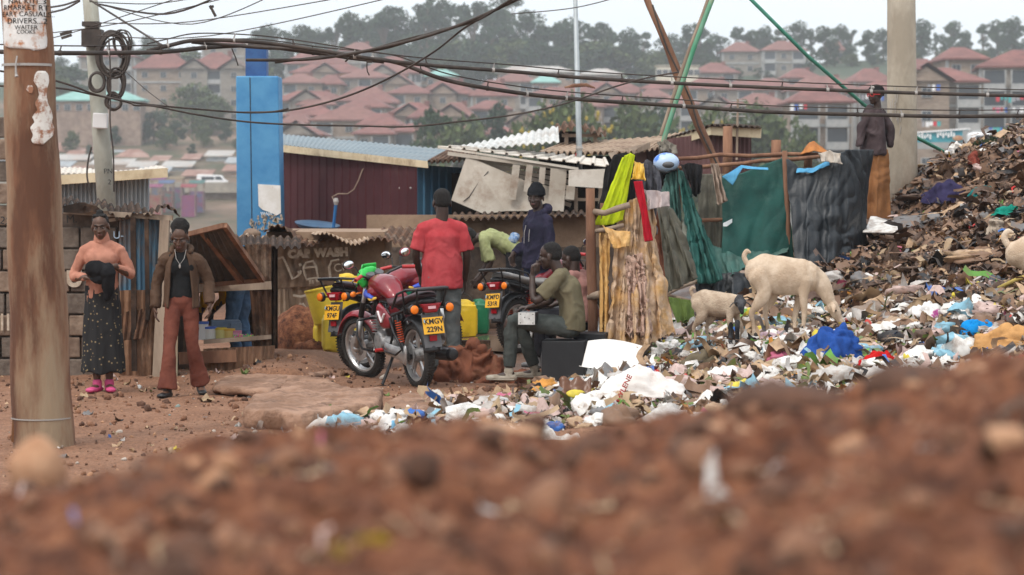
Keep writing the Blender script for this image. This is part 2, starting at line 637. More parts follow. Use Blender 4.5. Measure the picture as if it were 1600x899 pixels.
def earth_material():
    m = bpy.data.materials.new('red_earth')
    m.use_nodes = True
    nt = m.node_tree
    n, l = nt.nodes, nt.links
    b = n['Principled BSDF']
    tc = n.new('ShaderNodeTexCoord')
    sp = n.new('ShaderNodeSeparateXYZ')
    l.new(tc.outputs['Object'], sp.inputs[0])
    def noise(sc, det=6, rough=0.65):
        q = n.new('ShaderNodeTexNoise')
        q.inputs['Scale'].default_value = sc
        q.inputs['Detail'].default_value = det
        q.inputs['Roughness'].default_value = rough
        l.new(tc.outputs['Object'], q.inputs['Vector'])
        return q.outputs['Fac']
    def ramp(f, stops):
        q = n.new('ShaderNodeValToRGB')
        while len(q.color_ramp.elements) < len(stops): q.color_ramp.elements.new(0.5)
        for e, (p, c) in zip(q.color_ramp.elements, stops):
            e.position = p
            e.color = (*c, 1)
        l.new(f, q.inputs['Fac'])
        return q.outputs['Color']
    def mix(f, a, c):
        q = n.new('ShaderNodeMix')
        q.data_type = 'RGBA'
        l.new(f, q.inputs['Factor'])
        for s, k in ((a, 'A'), (c, 'B')):
            if isinstance(s, tuple): q.inputs[k].default_value = (*s, 1)
            else: l.new(s, q.inputs[k])
        return q.outputs['Result']
    def mrange(f, a, c):
        q = n.new('ShaderNodeMapRange')
        q.inputs['From Min'].default_value = a
        q.inputs['From Max'].default_value = c
        l.new(f, q.inputs['Value'])
        return q.outputs['Result']
    def mul(a, c):
        q = n.new('ShaderNodeMath')
        q.operation = 'MULTIPLY'
        l.new(a, q.inputs[0])
        l.new(c, q.inputs[1])
        return q.outputs[0]
    path = ramp(noise(1.7), [(0.3, (0.15, 0.075, 0.042)), (0.5, (0.25, 0.128, 0.075)), (0.68, (0.33, 0.19, 0.12))])
    speck = ramp(noise(38, 4, 0.8), [(0.42, (0.075, 0.036, 0.022)), (0.56, (0.26, 0.125, 0.07)), (0.78, (0.46, 0.31, 0.21))])
    c = mix(ramp(noise(9, 5), [(0.35, (0.25,) * 3), (0.65, (0.75,) * 3)]), path, speck)
    berm = ramp(noise(13, 7, 0.75), [(0.36, (0.045, 0.017, 0.010)), (0.52, (0.16, 0.060, 0.030)), (0.72, (0.33, 0.155, 0.080))])
    c = mix(mrange(sp.outputs['Y'], 8.0, 5.0), c, berm)
    # damp dark yard behind the motorcycles
    wet = mul(mrange(sp.outputs['Y'], 22.4, 25.0), ramp(noise(0.7, 4), [(0.36, (0.4,) * 3), (0.60, (1,) * 3)]))
    wetx = mul(wet, mrange(sp.outputs['X'], -2.2, -0.9))
    wet2 = mul(wetx, mrange(sp.outputs['Y'], 60, 44))
    c = mix(wet2, c, (0.085, 0.050, 0.034))
    # soil of the dump, darker and greyer with rotted scraps
    rot = ramp(noise(7, 8, 0.8), [(0.36, (0.05, 0.03, 0.02)), (0.50, (0.16, 0.09, 0.055)), (0.66, (0.30, 0.20, 0.135))])
    dz = mul(mrange(sp.outputs['Z'], 0.12, 0.34), mrange(sp.outputs['Y'], 13, 17))
    dz = mul(dz, mrange(sp.outputs['Y'], 60, 44))
    c = mix(dz, c, rot)
    far = ramp(noise(0.05, 6), [(0.38, (0.055, 0.06, 0.03)), (0.50, (0.12, 0.085, 0.055)), (0.66, (0.22, 0.15, 0.11))])
    far = mix(mrange(sp.outputs['Y'], 560, 590), far, (0.035, 0.055, 0.028))
    c = mix(mrange(sp.outputs['Y'], 60, 90), c, far)
    l.new(c, b.inputs['Base Color'])
    rg = n.new('ShaderNodeMapRange')
    rg.inputs['To Min'].default_value = 0.95
    rg.inputs['To Max'].default_value = 0.42
    l.new(wet2, rg.inputs['Value'])
    l.new(rg.outputs['Result'], b.inputs['Roughness'])
    b.inputs['Specular IOR Level'].default_value = 0.3
    bp = n.new('ShaderNodeBump')
    bp.inputs['Strength'].default_value = 0.7
    bp.inputs['Distance'].default_value = 0.012
    l.new(noise(55, 6, 0.7), bp.inputs['Height'])
    l.new(bp.outputs['Normal'], b.inputs['Normal'])
    return m
MEARTH = earth_material()
gme.materials.append(MEARTH)
ground = bpy.data.objects.new('ground', gme)
COL.objects.link(ground)
ground['kind'] = 'structure'

# ============================================================ HAZE
hz = MB()
hz.box((0, 670, 34), (5200, 1480, 92))
mh = bpy.data.materials.new('haze')
mh.use_nodes = True
_hn = mh.node_tree.nodes
for q in [q for q in _hn if q.type == 'BSDF_PRINCIPLED']: _hn.remove(q)
_pv = _hn.new('ShaderNodeVolumePrincipled')
_pv.inputs['Color'].default_value = (0.90, 0.95, 0.99, 1)
_pv.inputs['Density'].default_value = 0.00036
_pv.inputs['Anisotropy'].default_value = 0.2
mh.node_tree.links.new(_pv.outputs[0], _hn['Material Output'].inputs['Volume'])
haze = put(hz, 'haze', mh)
haze['kind'] = 'stuff'

# ============================================================ FAR TOWN
ORD = ['leftmost', 'second', 'third', 'fourth', 'fifth', 'sixth', 'seventh', 'eighth', 'ninth', 'tenth', 'eleventh', 'twelfth',
       'thirteenth', 'fourteenth', 'fifteenth', 'sixteenth', 'seventeenth', 'eighteenth', 'nineteenth', 'twentieth']
M_ROOF = [mat('red_tiles', (0.125, 0.045, 0.038), (0.175, 0.073, 0.06), 0.6, 0.8, dirt=(0.26, 0.10, 0.085), dscale=0.25),
          mat('rose_tiles', (0.14, 0.058, 0.048), (0.19, 0.088, 0.072), 0.8, 0.8, dirt=(0.25, 0.12, 0.10), dscale=0.3)]
M_STONE = [mat('block_stone', (0.23, 0.175, 0.135), (0.31, 0.245, 0.19), 1.4, 0.9, dirt=(0.16, 0.12, 0.09), dscale=0.2, stretch=(1, 1, 3)),
           mat('grey_block_stone', (0.20, 0.175, 0.15), (0.28, 0.25, 0.21), 1.4, 0.9, dirt=(0.18, 0.16, 0.14), dscale=0.2, stretch=(1, 1, 3))]
M_PALE = mat('pale_render', (0.36, 0.36, 0.35), (0.26, 0.27, 0.27), 0.8, 0.85)
M_OCHRE = mat('ochre_render', (0.50, 0.24, 0.08), (0.42, 0.20, 0.07), 0.8, 0.85)
M_PANE = mat('dark_pane', (0.05, 0.06, 0.07), rough=0.25)
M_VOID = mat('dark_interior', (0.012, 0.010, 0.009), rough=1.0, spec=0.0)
_wm = MB(); _wm.box((0, 0, 0), (1.3, 0.16, 1.3)); WIN_ME = mk_mesh('window', _wm, M_PALE)
_wm = MB(); _wm.box((-0.29, -0.10, 0), (0.5, 0.06, 1.1)); _wm.box((0.29, -0.10, 0), (0.5, 0.06, 1.1)); PANE_ME = mk_mesh('pane', _wm, M_PANE)
_wm = MB(); _wm.box((0, -0.55, -0.5), (2.9, 1.1, 1.0)); _wm.box((-1.4, -1.0, 0.9), (0.18, 0.2, 1.8)); _wm.box((1.4, -1.0, 0.9), (0.18, 0.2, 1.8)); BALC_ME = mk_mesh('balcony', _wm, M_PALE)
_wm = MB(); _wm.box((0, -0.02, 0.9), (2.7, 0.10, 1.8)); REC_ME = mk_mesh('opening', _wm, M_PANE)
def inst(me, name, parent, loc):
    o = bpy.data.objects.new(name, me)
    COL.objects.link(o)
    o.parent = parent
    o.location = loc
    return o
def hip_roof(mb, w, d, z0, h, ov=0.7, gable=False):
    x, y = w / 2 + ov, d / 2 + ov
    e = 0.0 if gable else min(d / 2 + ov, w / 2 - 0.3)
    t = 0.25
    b = [V((-x, -y, z0)), V((x, -y, z0)), V((x, y, z0)), V((-x, y, z0))]
    r0, r1 = V((-x + e, 0, z0 + h)), V((x - e, 0, z0 + h))
    lo = [p - V((0, 0, t)) for p in b]
    mb.add(b + [r0, r1] + lo, [(0, 1, 5, 4), (1, 2, 5), (2, 3, 4, 5), (3, 0, 4), (6, 7, 1, 0), (7, 8, 2, 1), (8, 9, 3, 2), (9, 6, 0, 3), (9, 8, 7, 6)])
def block(name, label, x0, x1, yr, ye, Y, group, rot=0.0, stone=0, roof=0, dep=10, gables=(), ochre=False, balc=(), storeys=None, low=None):
    a, b = P(x0, ye, Y), P(x1, ye, Y)
    w = (b.x - a.x)
    cx = (a.x + b.x) / 2
    zr = P((x0 + x1) / 2, yr, Y + dep / 2).z
    ze = a.z
    cy = Y + dep / 2
    zg = gz(cx, Y) - 1.5
    t = thing(name, label, 'apartment block', (cx, cy, zg), rot, group)
    H = ze - zg
    m = MB(); m.box((0, 0, H / 2), (w - 1.2, dep - 1.0, H))
    put(m, 'wall', M_OCHRE if ochre else M_STONE[stone], t, local=True)
    m = MB(); hip_roof(m, w - 1.2, dep - 1.0, H, max(zr - ze, 1.2))
    if zr - ze > 2: m.box((w * 0.2, 0.5, H + (zr - ze) * 0.75), (1.0, 0.8, (zr - ze) * 0.7))
    for g in gables:
        gx = (g - (x0 + x1) / 2) / FPX * Y
        gw, gh = 3.6, 2.2
        y0 = -dep / 2 - 1.6
        m.add([(gx - gw, y0, H - 0.1), (gx + gw, y0, H - 0.1), (gx, y0, H + gh), (gx - gw, 0, H - 0.1), (gx + gw, 0, H - 0.1), (gx, 0, H + gh)],
              [(0, 2, 5, 3), (2, 1, 4, 5), (0, 3, 4, 1)])
    put(m, 'roof', M_ROOF[roof], t, local=True)
    fy = -(dep - 1.0) / 2
    if gables:
        m = MB()
        for g in gables:
            gx = (g - (x0 + x1) / 2) / FPX * Y
            m.box((gx, fy - 0.75, H / 2 - 0.1), (5.6, 1.5, H - 0.2))
            m.prism([(gx - 2.9, fy - 1.5, H - 0.2), (gx + 2.9, fy - 1.5, H - 0.2), (gx, fy - 1.5, H + 1.65)], (0, 1.3, 0))
        put(m, 'gable_wing', M_STONE[1 - stone], t, local=True)
    ns = storeys or 4
    bw = w - 1.2
    cols = max(2, int(bw / 3.4))
    for s in range(ns):
        z = H - 1.5 - s * 2.9
        if z < 2: break
        for c in range(cols):
            x = -bw / 2 + bw * (c + 0.5) / cols
            if any(abs(x - (g - (x0 + x1) / 2) / FPX * Y) < 4.0 for g in gables): 
                continue
            if c in balc:
                inst(REC_ME, 'opening', t, (x, fy - 0.06, z - 0.9))
                inst(BALC_ME, 'balcony', t, (x, fy - 0.1, z - 0.85))
            else:
                f = inst(WIN_ME, 'window', t, (x, fy - 0.04, z))
                inst(PANE_ME, 'pane', f, (0, 0, 0))
        for g in gables:
            gx = (g - (x0 + x1) / 2) / FPX * Y
            f = inst(WIN_ME, 'window', t, (gx, fy - 1.54, z))
            inst(PANE_ME, 'pane', f, (0, 0, 0))
    m = MB()
    for c in range(cols + 1):
        if c % 3 == 0:
            m.box((-bw / 2 + bw * c / cols, fy - 0.1, H / 2), (0.45, 0.28, H - 0.4))
    m.box((0, fy - 0.08, H - 3.1), (bw, 0.24, 0.35))
    put(m, 'pale_band', M_PALE, t, local=True)
    return t

GE = 'red roofed flats on the far hillside'
EST = [  # x0, x1, y ridge, y eave, Y
    ('top', 535, 584, 66, 79, 610, 0, 1), ('top', 452, 533, 79, 99, 590, 0, 0), ('top', 584, 640, 88, 104, 585, 0, 0),
    ('upper', 463, 562, 100, 113, 560, 1, 0), ('upper', 562, 645, 98, 115, 560, 1, 1),
    ('upper', 437, 497, 115, 129, 530, 0, 1), ('upper', 498, 532, 117, 131, 530, 0, 0), ('upper', 533, 606, 110, 121, 540, 0, 1),
    ('middle', 434, 533, 142, 157, 480, 1, 0), ('middle', 528, 613, 135, 158, 478, 0, 1), ('middle', 614, 668, 133, 145, 500, 0, 0),
    ('middle', 662, 738, 124, 146, 505, 1, 0), ('middle', 739, 800, 125, 149, 500, 0, 0), ('middle', 777, 836, 114, 127, 540, 0, 1), ('middle', 832, 925, 136, 149, 500, 0, 0),
    ('lower', 541, 602, 152, 167, 455, 0, 0), ('lower', 448, 520, 163, 180, 430, 0, 0), ('lower', 497, 597, 167, 187, 412, 0, 1), ('lower', 567, 622, 177, 195, 400, 0, 0),
    ('lower', 609, 684, 160, 181, 430, 1, 0), ('lower', 686, 737, 160, 182, 430, 1, 1), ('lower', 737, 793, 157, 170, 445, 0, 0),
    ('bottom', 614, 682, 193, 205, 385, 0, 0), ('bottom', 798, 852, 176, 193, 410, 1, 0), ('bottom', 690, 760, 196, 208, 385, 0, 1),
    ('far', 904, 1003, 128, 145, 520, 1, 0), ('far', 1000, 1044, 139, 151, 495, 0, 1), ('far', 1070, 1152, 122, 138, 510, 0, 0), ('far', 1089, 1148, 98, 113, 560, 0, 0),
    ('far', 1147, 1232, 146, 166, 430, 0, 1), ('far', 1128, 1238, 126, 139, 480, 0, 0), ('far', 1228, 1278, 107, 121, 520, 0, 0), ('far', 1240, 1336, 119, 141, 470, 0, 1), ('far', 1334, 1390, 107, 127, 500, 0, 0)]
EST += [('upper', 640, 668, 100, 113, 560, 0, 0), ('middle', 470, 520, 150, 163, 470, 0, 1), ('middle', 560, 612, 146, 160, 470, 0, 0), ('upper', 600, 640, 117, 131, 535, 1, 1), ('lower', 640, 690, 168, 183, 420, 0, 0), ('lower', 440, 486, 178, 192, 405, 0, 1), ('bottom', 560, 612, 196, 208, 380, 0, 0), ('bottom', 440, 500, 196, 210, 380, 1, 1), ('bottom', 742, 796, 192, 206, 390, 0, 0), ('far', 1010, 1066, 126, 138, 515, 0, 0), ('far', 1100, 1150, 152, 166, 440, 1, 0), ('far', 1180, 1232, 122, 134, 500, 0, 1), ('far', 1036, 1092, 148, 162, 450, 0, 1), ('far', 945, 1000, 150, 164, 450, 0, 0), ('far', 868, 940, 152, 166, 450, 1, 1)]
EST.sort(key=lambda e: (e[0], e[1]))
_cnt = {}
for (row, x0, x1, yr, ye, Y, gb, rf) in EST:
    _w = (x1 - x0) * 0.13; x0 -= _w; x1 += _w; Y += 3 * (len(_cnt) * 7 % 5)
    k = _cnt.get(row, 0); _cnt[row] = k + 1
    rowname = {'top': 'topmost row', 'upper': 'upper row', 'middle': 'middle row', 'lower': 'lower row', 'bottom': 'bottom row', 'far': 'row right of the steel pole', }[row]
    block('apartment_block', ORD[k] + ' red roofed stone flats in the ' + rowname, x0, x1, yr, ye, Y, GE,
          rot=U(-0.12, 0.12), stone=k % 2, roof=rf, gables=([x0 + (x1 - x0) * 0.45] if gb else []), ochre=(row == 'upper' and gb == 1 and k > 0), balc=(1,) if k % 2 else (0, 3), storeys=3)
block('apartment_block', 'tall four storey stone flats behind the coiled cables on the left hillside', 205, 300, 79, 106, 525, 'stone blocks on the left hillside', rot=0.05, stone=0, storeys=5, balc=(3,), dep=12)
block('apartment_block', 'stone flats with two pointed gables left of the blue pillar', 285, 384, 82, 107, 515, 'stone blocks on the left hillside', stone=0, gables=[304, 366], storeys=6, balc=(1, 2), dep=12)
block('apartment_block', 'highest stone block peeping over the gabled flats by the blue pillar', 312, 386, 60, 68, 580, 'stone blocks on the left hillside', stone=1, storeys=2, dep=12)
block('apartment_block', 'stone flats with long low roof behind the leaning grey pole', 120, 214, 76, 88, 555, 'stone blocks on the left hillside', stone=1, storeys=4, dep=12, balc=(2,))
GR = 'tall balconied flats at the right'
block('apartment_block', 'five storey flats with deep balconies behind the green net fence', 1232, 1338, 136, 158, 310, GR, stone=0, storeys=5, balc=(0, 1, 2), dep=13)
block('apartment_block', 'five storey flats with balconies just left of the thick concrete pole', 1336, 1440, 128, 140, 325, GR, stone=1, storeys=5, balc=(0, 1, 2, 3), dep=13, rot=-0.08)
block('apartment_block', 'five storey flats right of the thick concrete pole above the billboard', 1428, 1546, 106, 126, 300, GR, stone=1, storeys=6, balc=(0, 1), gables=[1446], dep=13)
block('apartment_block', 'small square upper block with hipped roof right of the concrete pole', 1474, 1546, 74, 91, 345, GR, stone=0, storeys=4, balc=(3, 4), dep=13)
block('apartment_block', 'tallest balconied flats at the right edge hung with washing', 1538, 1680, 78, 103, 320, GR, stone=1, storeys=7, balc=tuple(range(12)), dep=13, rot=-0.15)
block('apartment_block', 'small red roofed block peeping left of the hipped block near the pole', 1424, 1470, 92, 107, 420, GR, stone=0, storeys=2)
block('school_building', 'long red roofed school among trees near the skyline', 1126, 1190, 66, 80, 620, GE, stone=1, roof=1, storeys=2)
block('school_building', 'long red and white school wing among skyline trees behind the green stay', 1188, 1262, 64, 78, 600, GE, stone=1, roof=1, storeys=3, balc=(0, 2, 4))
block('house', 'lone red roofed house under the skyline trees left of the concrete pole', 1296, 1322, 66, 78, 640, GE, roof=1, storeys=2)
# flat pale block and the low teal and grey roofs
def simple_shed(name, label, cat, x0, x1, yt, Y, wm, rm, group=None, dep=8, roof='flat', h=None, slope=0.0, lead=0.6, nwin=2):
    a, b = P(x0, yt, Y), P(x1, yt, Y)
    w, cx = b.x - a.x, (a.x + b.x) / 2
    zg = gz(cx, Y) - 0.8
    t = thing(name, label, cat, (cx, Y + dep / 2, zg), 0, group)
    H = a.z - zg
    m = MB(); m.box((0, 0, H / 2 - 0.1), (w - 0.8, dep - 0.6, H - 0.2)); put(m, 'wall', wm, t, local=True)
    m = MB()
    if roof == 'flat':
        m.prism([(-w / 2, -dep / 2, H), (w / 2, -dep / 2, H), (w / 2, dep / 2, H + slope), (-w / 2, dep / 2, H + slope)], (0, 0, 0.15))
    else:
        hip_roof(m, w - 0.8, dep - 0.8, H, slope)
    put(m, 'roof', rm, t, local=True)
    for i in range(nwin):
        x = -w / 2 + w * (i + 0.5) / nwin
        f = inst(WIN_ME, 'window', t, (x, -dep / 2 + 0.24, H - 1.5))
        inst(PANE_ME, 'pane', f, (0, 0, 0))
    return t
M_TEAL = mat('teal_roof', (0.16, 0.34, 0.30), (0.22, 0.40, 0.36), 0.7, 0.6)
M_TINP = mat('pale_tin', (0.30, 0.29, 0.27), (0.44, 0.42, 0.39), 0.7, 0.6, dirt=(0.26, 0.15, 0.10), dscale=0.35)
M_RUSTR = mat('rusty_roof', (0.20, 0.105, 0.08), (0.30, 0.17, 0.13), 0.7, 0.8, dirt=(0.36, 0.27, 0.23), dscale=0.3)
M_CREAM = mat('cream_render', (0.62, 0.58, 0.46), (0.52, 0.48, 0.38), 0.6, 0.85)
M_MUD = mat('mud_wall', (0.20, 0.14, 0.11), (0.30, 0.22, 0.17), 0.9, 0.95)
M_TINW = mat('tin_wall', (0.22, 0.25, 0.27), (0.32, 0.35, 0.36), 0.9, 0.6, dirt=(0.22, 0.14, 0.10), dscale=0.5)
simple_shed('office_block', 'cream flat roofed building behind the crossed poles', 'building', 1025, 1094, 103, 560, M_CREAM, M_CREAM, 'pale buildings on the far slope', nwin=7)
simple_shed('house', 'low teal roofed building left of the steel pole', 'building', 831, 875, 128, 520, M_MUD, M_TEAL, 'pale buildings on the far slope', slope=1.5, roof='hip', nwin=3)
simple_shed('house', 'long pale grey roofed building below the forest left of steel pole', 'building', 775, 898, 112, 590, M_MUD, M_TINP, 'pale buildings on the far slope', slope=1.5, roof='hip', nwin=6)
simple_shed('house', 'teal roofed building between red roofs right of the loose cable tail', 'building', 664, 716, 118, 560, M_MUD, M_TEAL, 'pale buildings on the far slope', slope=1.5, roof='hip', nwin=3)
simple_shed('house', 'pale roofed building among trees right of the steel pole', 'building', 905, 975, 116, 590, M_MUD, M_TINP, 'pale buildings on the far slope', slope=1.5, roof='hip', nwin=4)
simple_shed('house', 'tiny white house half hidden in the forest right of the steel pole', 'building', 962, 978, 96, 640, M_PALE, M_ROOF[1], 'pale buildings on the far slope', slope=1.5, roof='hip', nwin=2)
# shanties of the left slope, bottom row first
SH = [(78, 140, 251, 455, 0, 'pale'), (138, 205, 258, 450, 0, 'pale'), (60, 132, 236, 470, 1, 'rust'), (130, 180, 238, 475, 1, 'rust'), (178, 232, 246, 462, 1, 'rust'),
      (226, 285, 238, 478, 1, 'rust'), (250, 300, 262, 440, 0, 'pale'), (282, 312, 250, 455, 0, 'rust'), (234, 296, 229, 492, 1, 'teal'), (186, 244, 222, 500, 1, 'teal'),
      (294, 330, 232, 480, 0, 'tin'), (318, 362, 245, 455, 0, 'pale'), (332, 380, 234, 478, 0, 'pale'), (350, 395, 256, 440, 0, 'tin'), (80, 128, 222, 510, 1, 'rust'),
      (120, 182, 213, 520, 1, 'rust'), (262, 320, 214, 515, 0, 'mud'), (312, 350, 196, 530, 0, 'mud'), (330, 384, 210, 515, 0, 'pale'), (70, 130, 270, 435, 0, 'rust'), (210, 262, 272, 430, 0, 'tin'), (282, 330, 276, 428, 0, 'rust'),
      (432, 470, 222, 470, 0, 'rust'), (148, 200, 229, 488, 1, 'mud'), (196, 240, 262, 446, 0, 'pale'), (232, 262, 253, 456, 0, 'rust'), (336, 372, 222, 500, 0, 'rust'), (100, 150, 244, 462, 0, 'rust'), (60, 110, 262, 440, 0, 'tin'), (346, 390, 268, 432, 0, 'rust'), (170, 214, 244, 466, 0, 'tin'), (270, 300, 226, 498, 0, 'rust'), (20, 90, 222, 480, 1, 'rust'), (-30, 60, 250, 450, 0, 'pale')]
_k = {}
for (x0, x1, yt, Y, hip, kd) in sorted(SH, key=lambda s: s[0]):
    _k[kd] = _k.get(kd, 0) + 1
    rm = {'pale': M_TINP, 'rust': M_RUSTR, 'teal': M_TEAL, 'tin': M_TINW, 'mud': M_RUSTR}[kd]
    wd = {'pale': 'pale tin roofed', 'rust': 'rusty brown roofed', 'teal': 'teal roofed', 'tin': 'grey tin roofed', 'mud': 'mud walled flat topped'}[kd]
    simple_shed('shack', ORD[_k[kd] - 1] + ' ' + wd + ' shack from the left in the settlement above the bridge', 'shack', x0, x1, yt, Y,
                M_TINW if kd in ('pale', 'tin') else M_MUD, rm, 'shacks of the far settlement', dep=7, roof='hip' if hip else 'flat', slope=1.6 if hip else 1.1, nwin=max(1, (x1 - x0) // 26))
simple_shed('warehouse', 'long low grey building with pale teal roof behind the leaning pole', 'building', 78, 222, 156, 480, M_MUD, M_TEAL, 'pale buildings on the far slope', slope=1.8, roof='hip', nwin=8)

# viaduct with the van
M_CONC = mat('weathered_concrete', (0.27, 0.24, 0.20), (0.38, 0.34, 0.28), 0.5, 0.9, dirt=(0.16, 0.13, 0.10), dscale=0.15)
bz = P(330, 292, 400).z
br = thing('road_bridge', 'long concrete road bridge on piers carrying a white van', 'bridge', (P(250, 292, 400).x, 404, -9))
m = MB(); m.box((P(250, 0, 400).x, 404, bz - 0.5), (130, 8, 1.0)); put(m, 'deck', M_CONC, br)
m = MB(); m.box((P(250, 0, 400).x, 400.1, bz + 0.35), (130, 0.25, 0.75)); put(m, 'parapet', M_CONC, br)
m = MB(); m.box((P(250, 0, 400).x, 401.6, bz - 1.9), (130, 0.8, 1.8)); put(m, 'girder', M_MUD, br)
m = MB(); m.box((P(290, 0, 412).x, 413, -6), (34, 1, 7)); put(m, 'gap_shade_slab', mat('gap_shade_brown', (0.035, 0.028, 0.024), (0.06, 0.048, 0.04), 0.5, 0.95), br)  # added dark slab, its colour stands in for shade between the piers
for px in (215, 262, 318, 352, 400, 150):
    x = P(px, 0, 401).x
    m = MB(); m.box((x, 402, (bz - 2.8 - 10) / 2), (2.2 if px != 352 else 4.4, 3, bz - 2.8 + 10)); put(m, 'pier', M_CONC, br)
# van
vx, vz = P(330, 0, 402).x, bz + 0.0
van = thing('van', 'white minibus with red rear driving across the far bridge', 'van', (vx, 402.2, vz))
M_WHITE = mat('white_paint', (0.80, 0.80, 0.80), rough=0.35)
M_REDP = mat('red_paint', (0.45, 0.03, 0.03), rough=0.35)
M_BLACK = mat('black_rubber', (0.02, 0.02, 0.02), (0.04, 0.04, 0.04), 30, 0.8)
m = MB(); m.prism([(-2.5, -0.9, 0.3), (2.5, -0.9, 0.3), (2.55, -0.9, 0.95), (2.1, -0.9, 1.15), (1.5, -0.9, 1.9), (-2.3, -0.9, 2.05), (-2.5, -0.9, 1.8)], (0, 1.8, 0)); put(m, 'body', M_WHITE, van, local=True, bevel=0.08)
m = MB(); m.prism([(-1.7, -0.94, 1.15), (0.4, -0.94, 1.15), (0.4, -0.94, 1.65), (-1.7, -0.94, 1.65)], (0, 0.06, 0)); put(m, 'window', M_PANE, van, local=True)
m = MB(); m.prism([(0.6, -0.94, 1.15), (1.9, -0.94, 1.15), (1.4, -0.94, 1.7), (0.6, -0.94, 1.7)], (0, 0.06, 0)); put(m, 'window', M_PANE, van, local=True)
m = MB(); m.prism([(-2.53, -0.93, 0.4), (-1.9, -0.93, 0.4), (-2.1, -0.93, 1.2), (-2.53, -0.93, 1.2)], (0, 0.06, 0)); put(m, 'rear_stripe', M_REDP, van, local=True)
for wx in (-1.6, 1.6):
    m = MB(); m.lathe([(0.1, -0.12), (0.34, -0.1), (0.34, 0.1), (0.1, 0.12)], (wx, -0.85, 0.34), (0, 1, 0)); put(m, 'wheel', M_BLACK, van, local=True)
# market stalls below the bridge
STC = [(0.22, 0.06, 0.12), (0.08, 0.12, 0.22), (0.2, 0.15, 0.09), (0.25, 0.05, 0.06), (0.06, 0.15, 0.14), (0.19, 0.06, 0.15)]
STN = ['crimson', 'blue', 'tan', 'red', 'teal', 'purple']
for i, px in enumerate((240, 258, 274, 293, 306, 246)):
    Y = 380 + (i % 3) * 5
    p = GP(px, 0, Y)
    t = thing('market_stall', STN[i] + ' cloth covered stall under the far road bridge', 'market stall', p, 0, 'stalls under the bridge')
    m = MB(); m.prism([(-1.2, -1, 4.6), (1.2, -1, 4.6), (1.3, 1, 5.1), (-1.3, 1, 5.1)], (0, 0, 0.08)); put(m, 'awning', mat('stall_cloth', STC[i], tuple(c * 0.6 for c in STC[i]), 2, 0.9), t, local=True)
    m = MB()
    for sx in (-1.1, 1.1):
        for sy in (-0.9, 0.9): m.box((sx, sy, 2.4), (0.12, 0.12, 4.8))
    put(m, 'post', M_MUD, t, local=True)
    m = MB(); m.box((0, 0, 1.7), (2.2, 1.6, 3.4)); put(m, 'counter', mat('stall_goods', STC[(i + 2) % 6], STC[(i + 3) % 6], 1.2, 0.9), t, local=True)

# billboard and lorry at the right
bb = P(1466, 222, 200)
t = thing('billboard', 'wide blue and green billboard right of the thick concrete pole', 'billboard', (bb.x, 200, gz(bb.x, 200)))
m = MB(); m.prism([P(1418, 209, 200), P(1514, 202, 200), P(1516, 222, 200), P(1418, 223, 200)], (0, 0.25, 0))
def board_mat():
    mm = mat('billboard_print', (0.05, 0.30, 0.36), (0.03, 0.28, 0.50), 0.12, 0.5)
    return mm
put(m, 'panel', board_mat(), t)
m = MB(); m.prism([P(1418, 223.2, 200), P(1516, 222.2, 200), P(1530, 233, 200), P(1418, 233, 200)], (0, 0.2, 0)); put(m, 'lower_strip', M_PALE, t)
m = MB(); m.bar(P(1417, 208.3, 199.9), P(1515, 201.3, 199.9), 0.2, 0.12); m.bar(P(1515, 201.3, 199.9), P(1517, 222, 199.9), 0.2, 0.12); put(m, 'frame', M_WHITE, t)
M_INKW = mat('white_lettering', (0.75, 0.78, 0.78), rough=0.6)
z0 = P(1450, 216, 199.9)
for (px, py, s, col) in ((1441, 214, 0.55, M_INKW), (1478, 211.5, 0.6, M_INKW)):
    q = P(px, py, 199.85)
    m = MB()
    r2 = random.Random(px)
    for k in range(7):
        xx = q.x + (k - 3) * 0.22
        m.box((xx, q.y, q.z + 0.1 * (k % 2)), (0.14, 0.03, r2.uniform(0.25, 0.5)))
    put(m, 'lettering', col, t)
m = MB(); q = P(1497, 216, 199.85); m.ball(q, (0.45, 0.03, 0.22)); put(m, 'picture', mat('print_food', (0.40, 0.15, 0.08), (0.5, 0.35, 0.2), 6, 0.6), t)
for px in (1430, 1505):
    a = P(px, 232, 200.5); m = MB(); m.tube([(a.x, 200.5, gz(a.x, 200.5)), a], 0.12); put(m, 'post', M_CONC, t)
lt = P(1534, 225, 190)
t = thing('lorry', 'white lorry cab parked below the right hand flats beside billboard', 'lorry', (lt.x, 190, lt.z - 1.8))
m = MB(); m.box((0, 1.2, 1.75), (1.5, 2.2, 1.9)); put(m, 'cab', M_WHITE, t, local=True, bevel=0.18)
m = MB(); m.box((0.1, 0.08, 2.1), (1.1, 0.05, 0.7)); put(m, 'windscreen', M_PANE, t, local=True)
m = MB(); m.box((0.6, 4.2, 1.9), (1.9, 4.0, 2.1)); put(m, 'cargo_box', M_PALE, t, local=True)
for sx in (-0.6, 0.6):
    m = MB(); m.lathe([(0.1, -0.14), (0.42, -0.12), (0.42, 0.12), (0.1, 0.14)], (sx, 1.0, 0.45), (1, 0, 0)); put(m, 'wheel', M_BLACK, t, local=True)
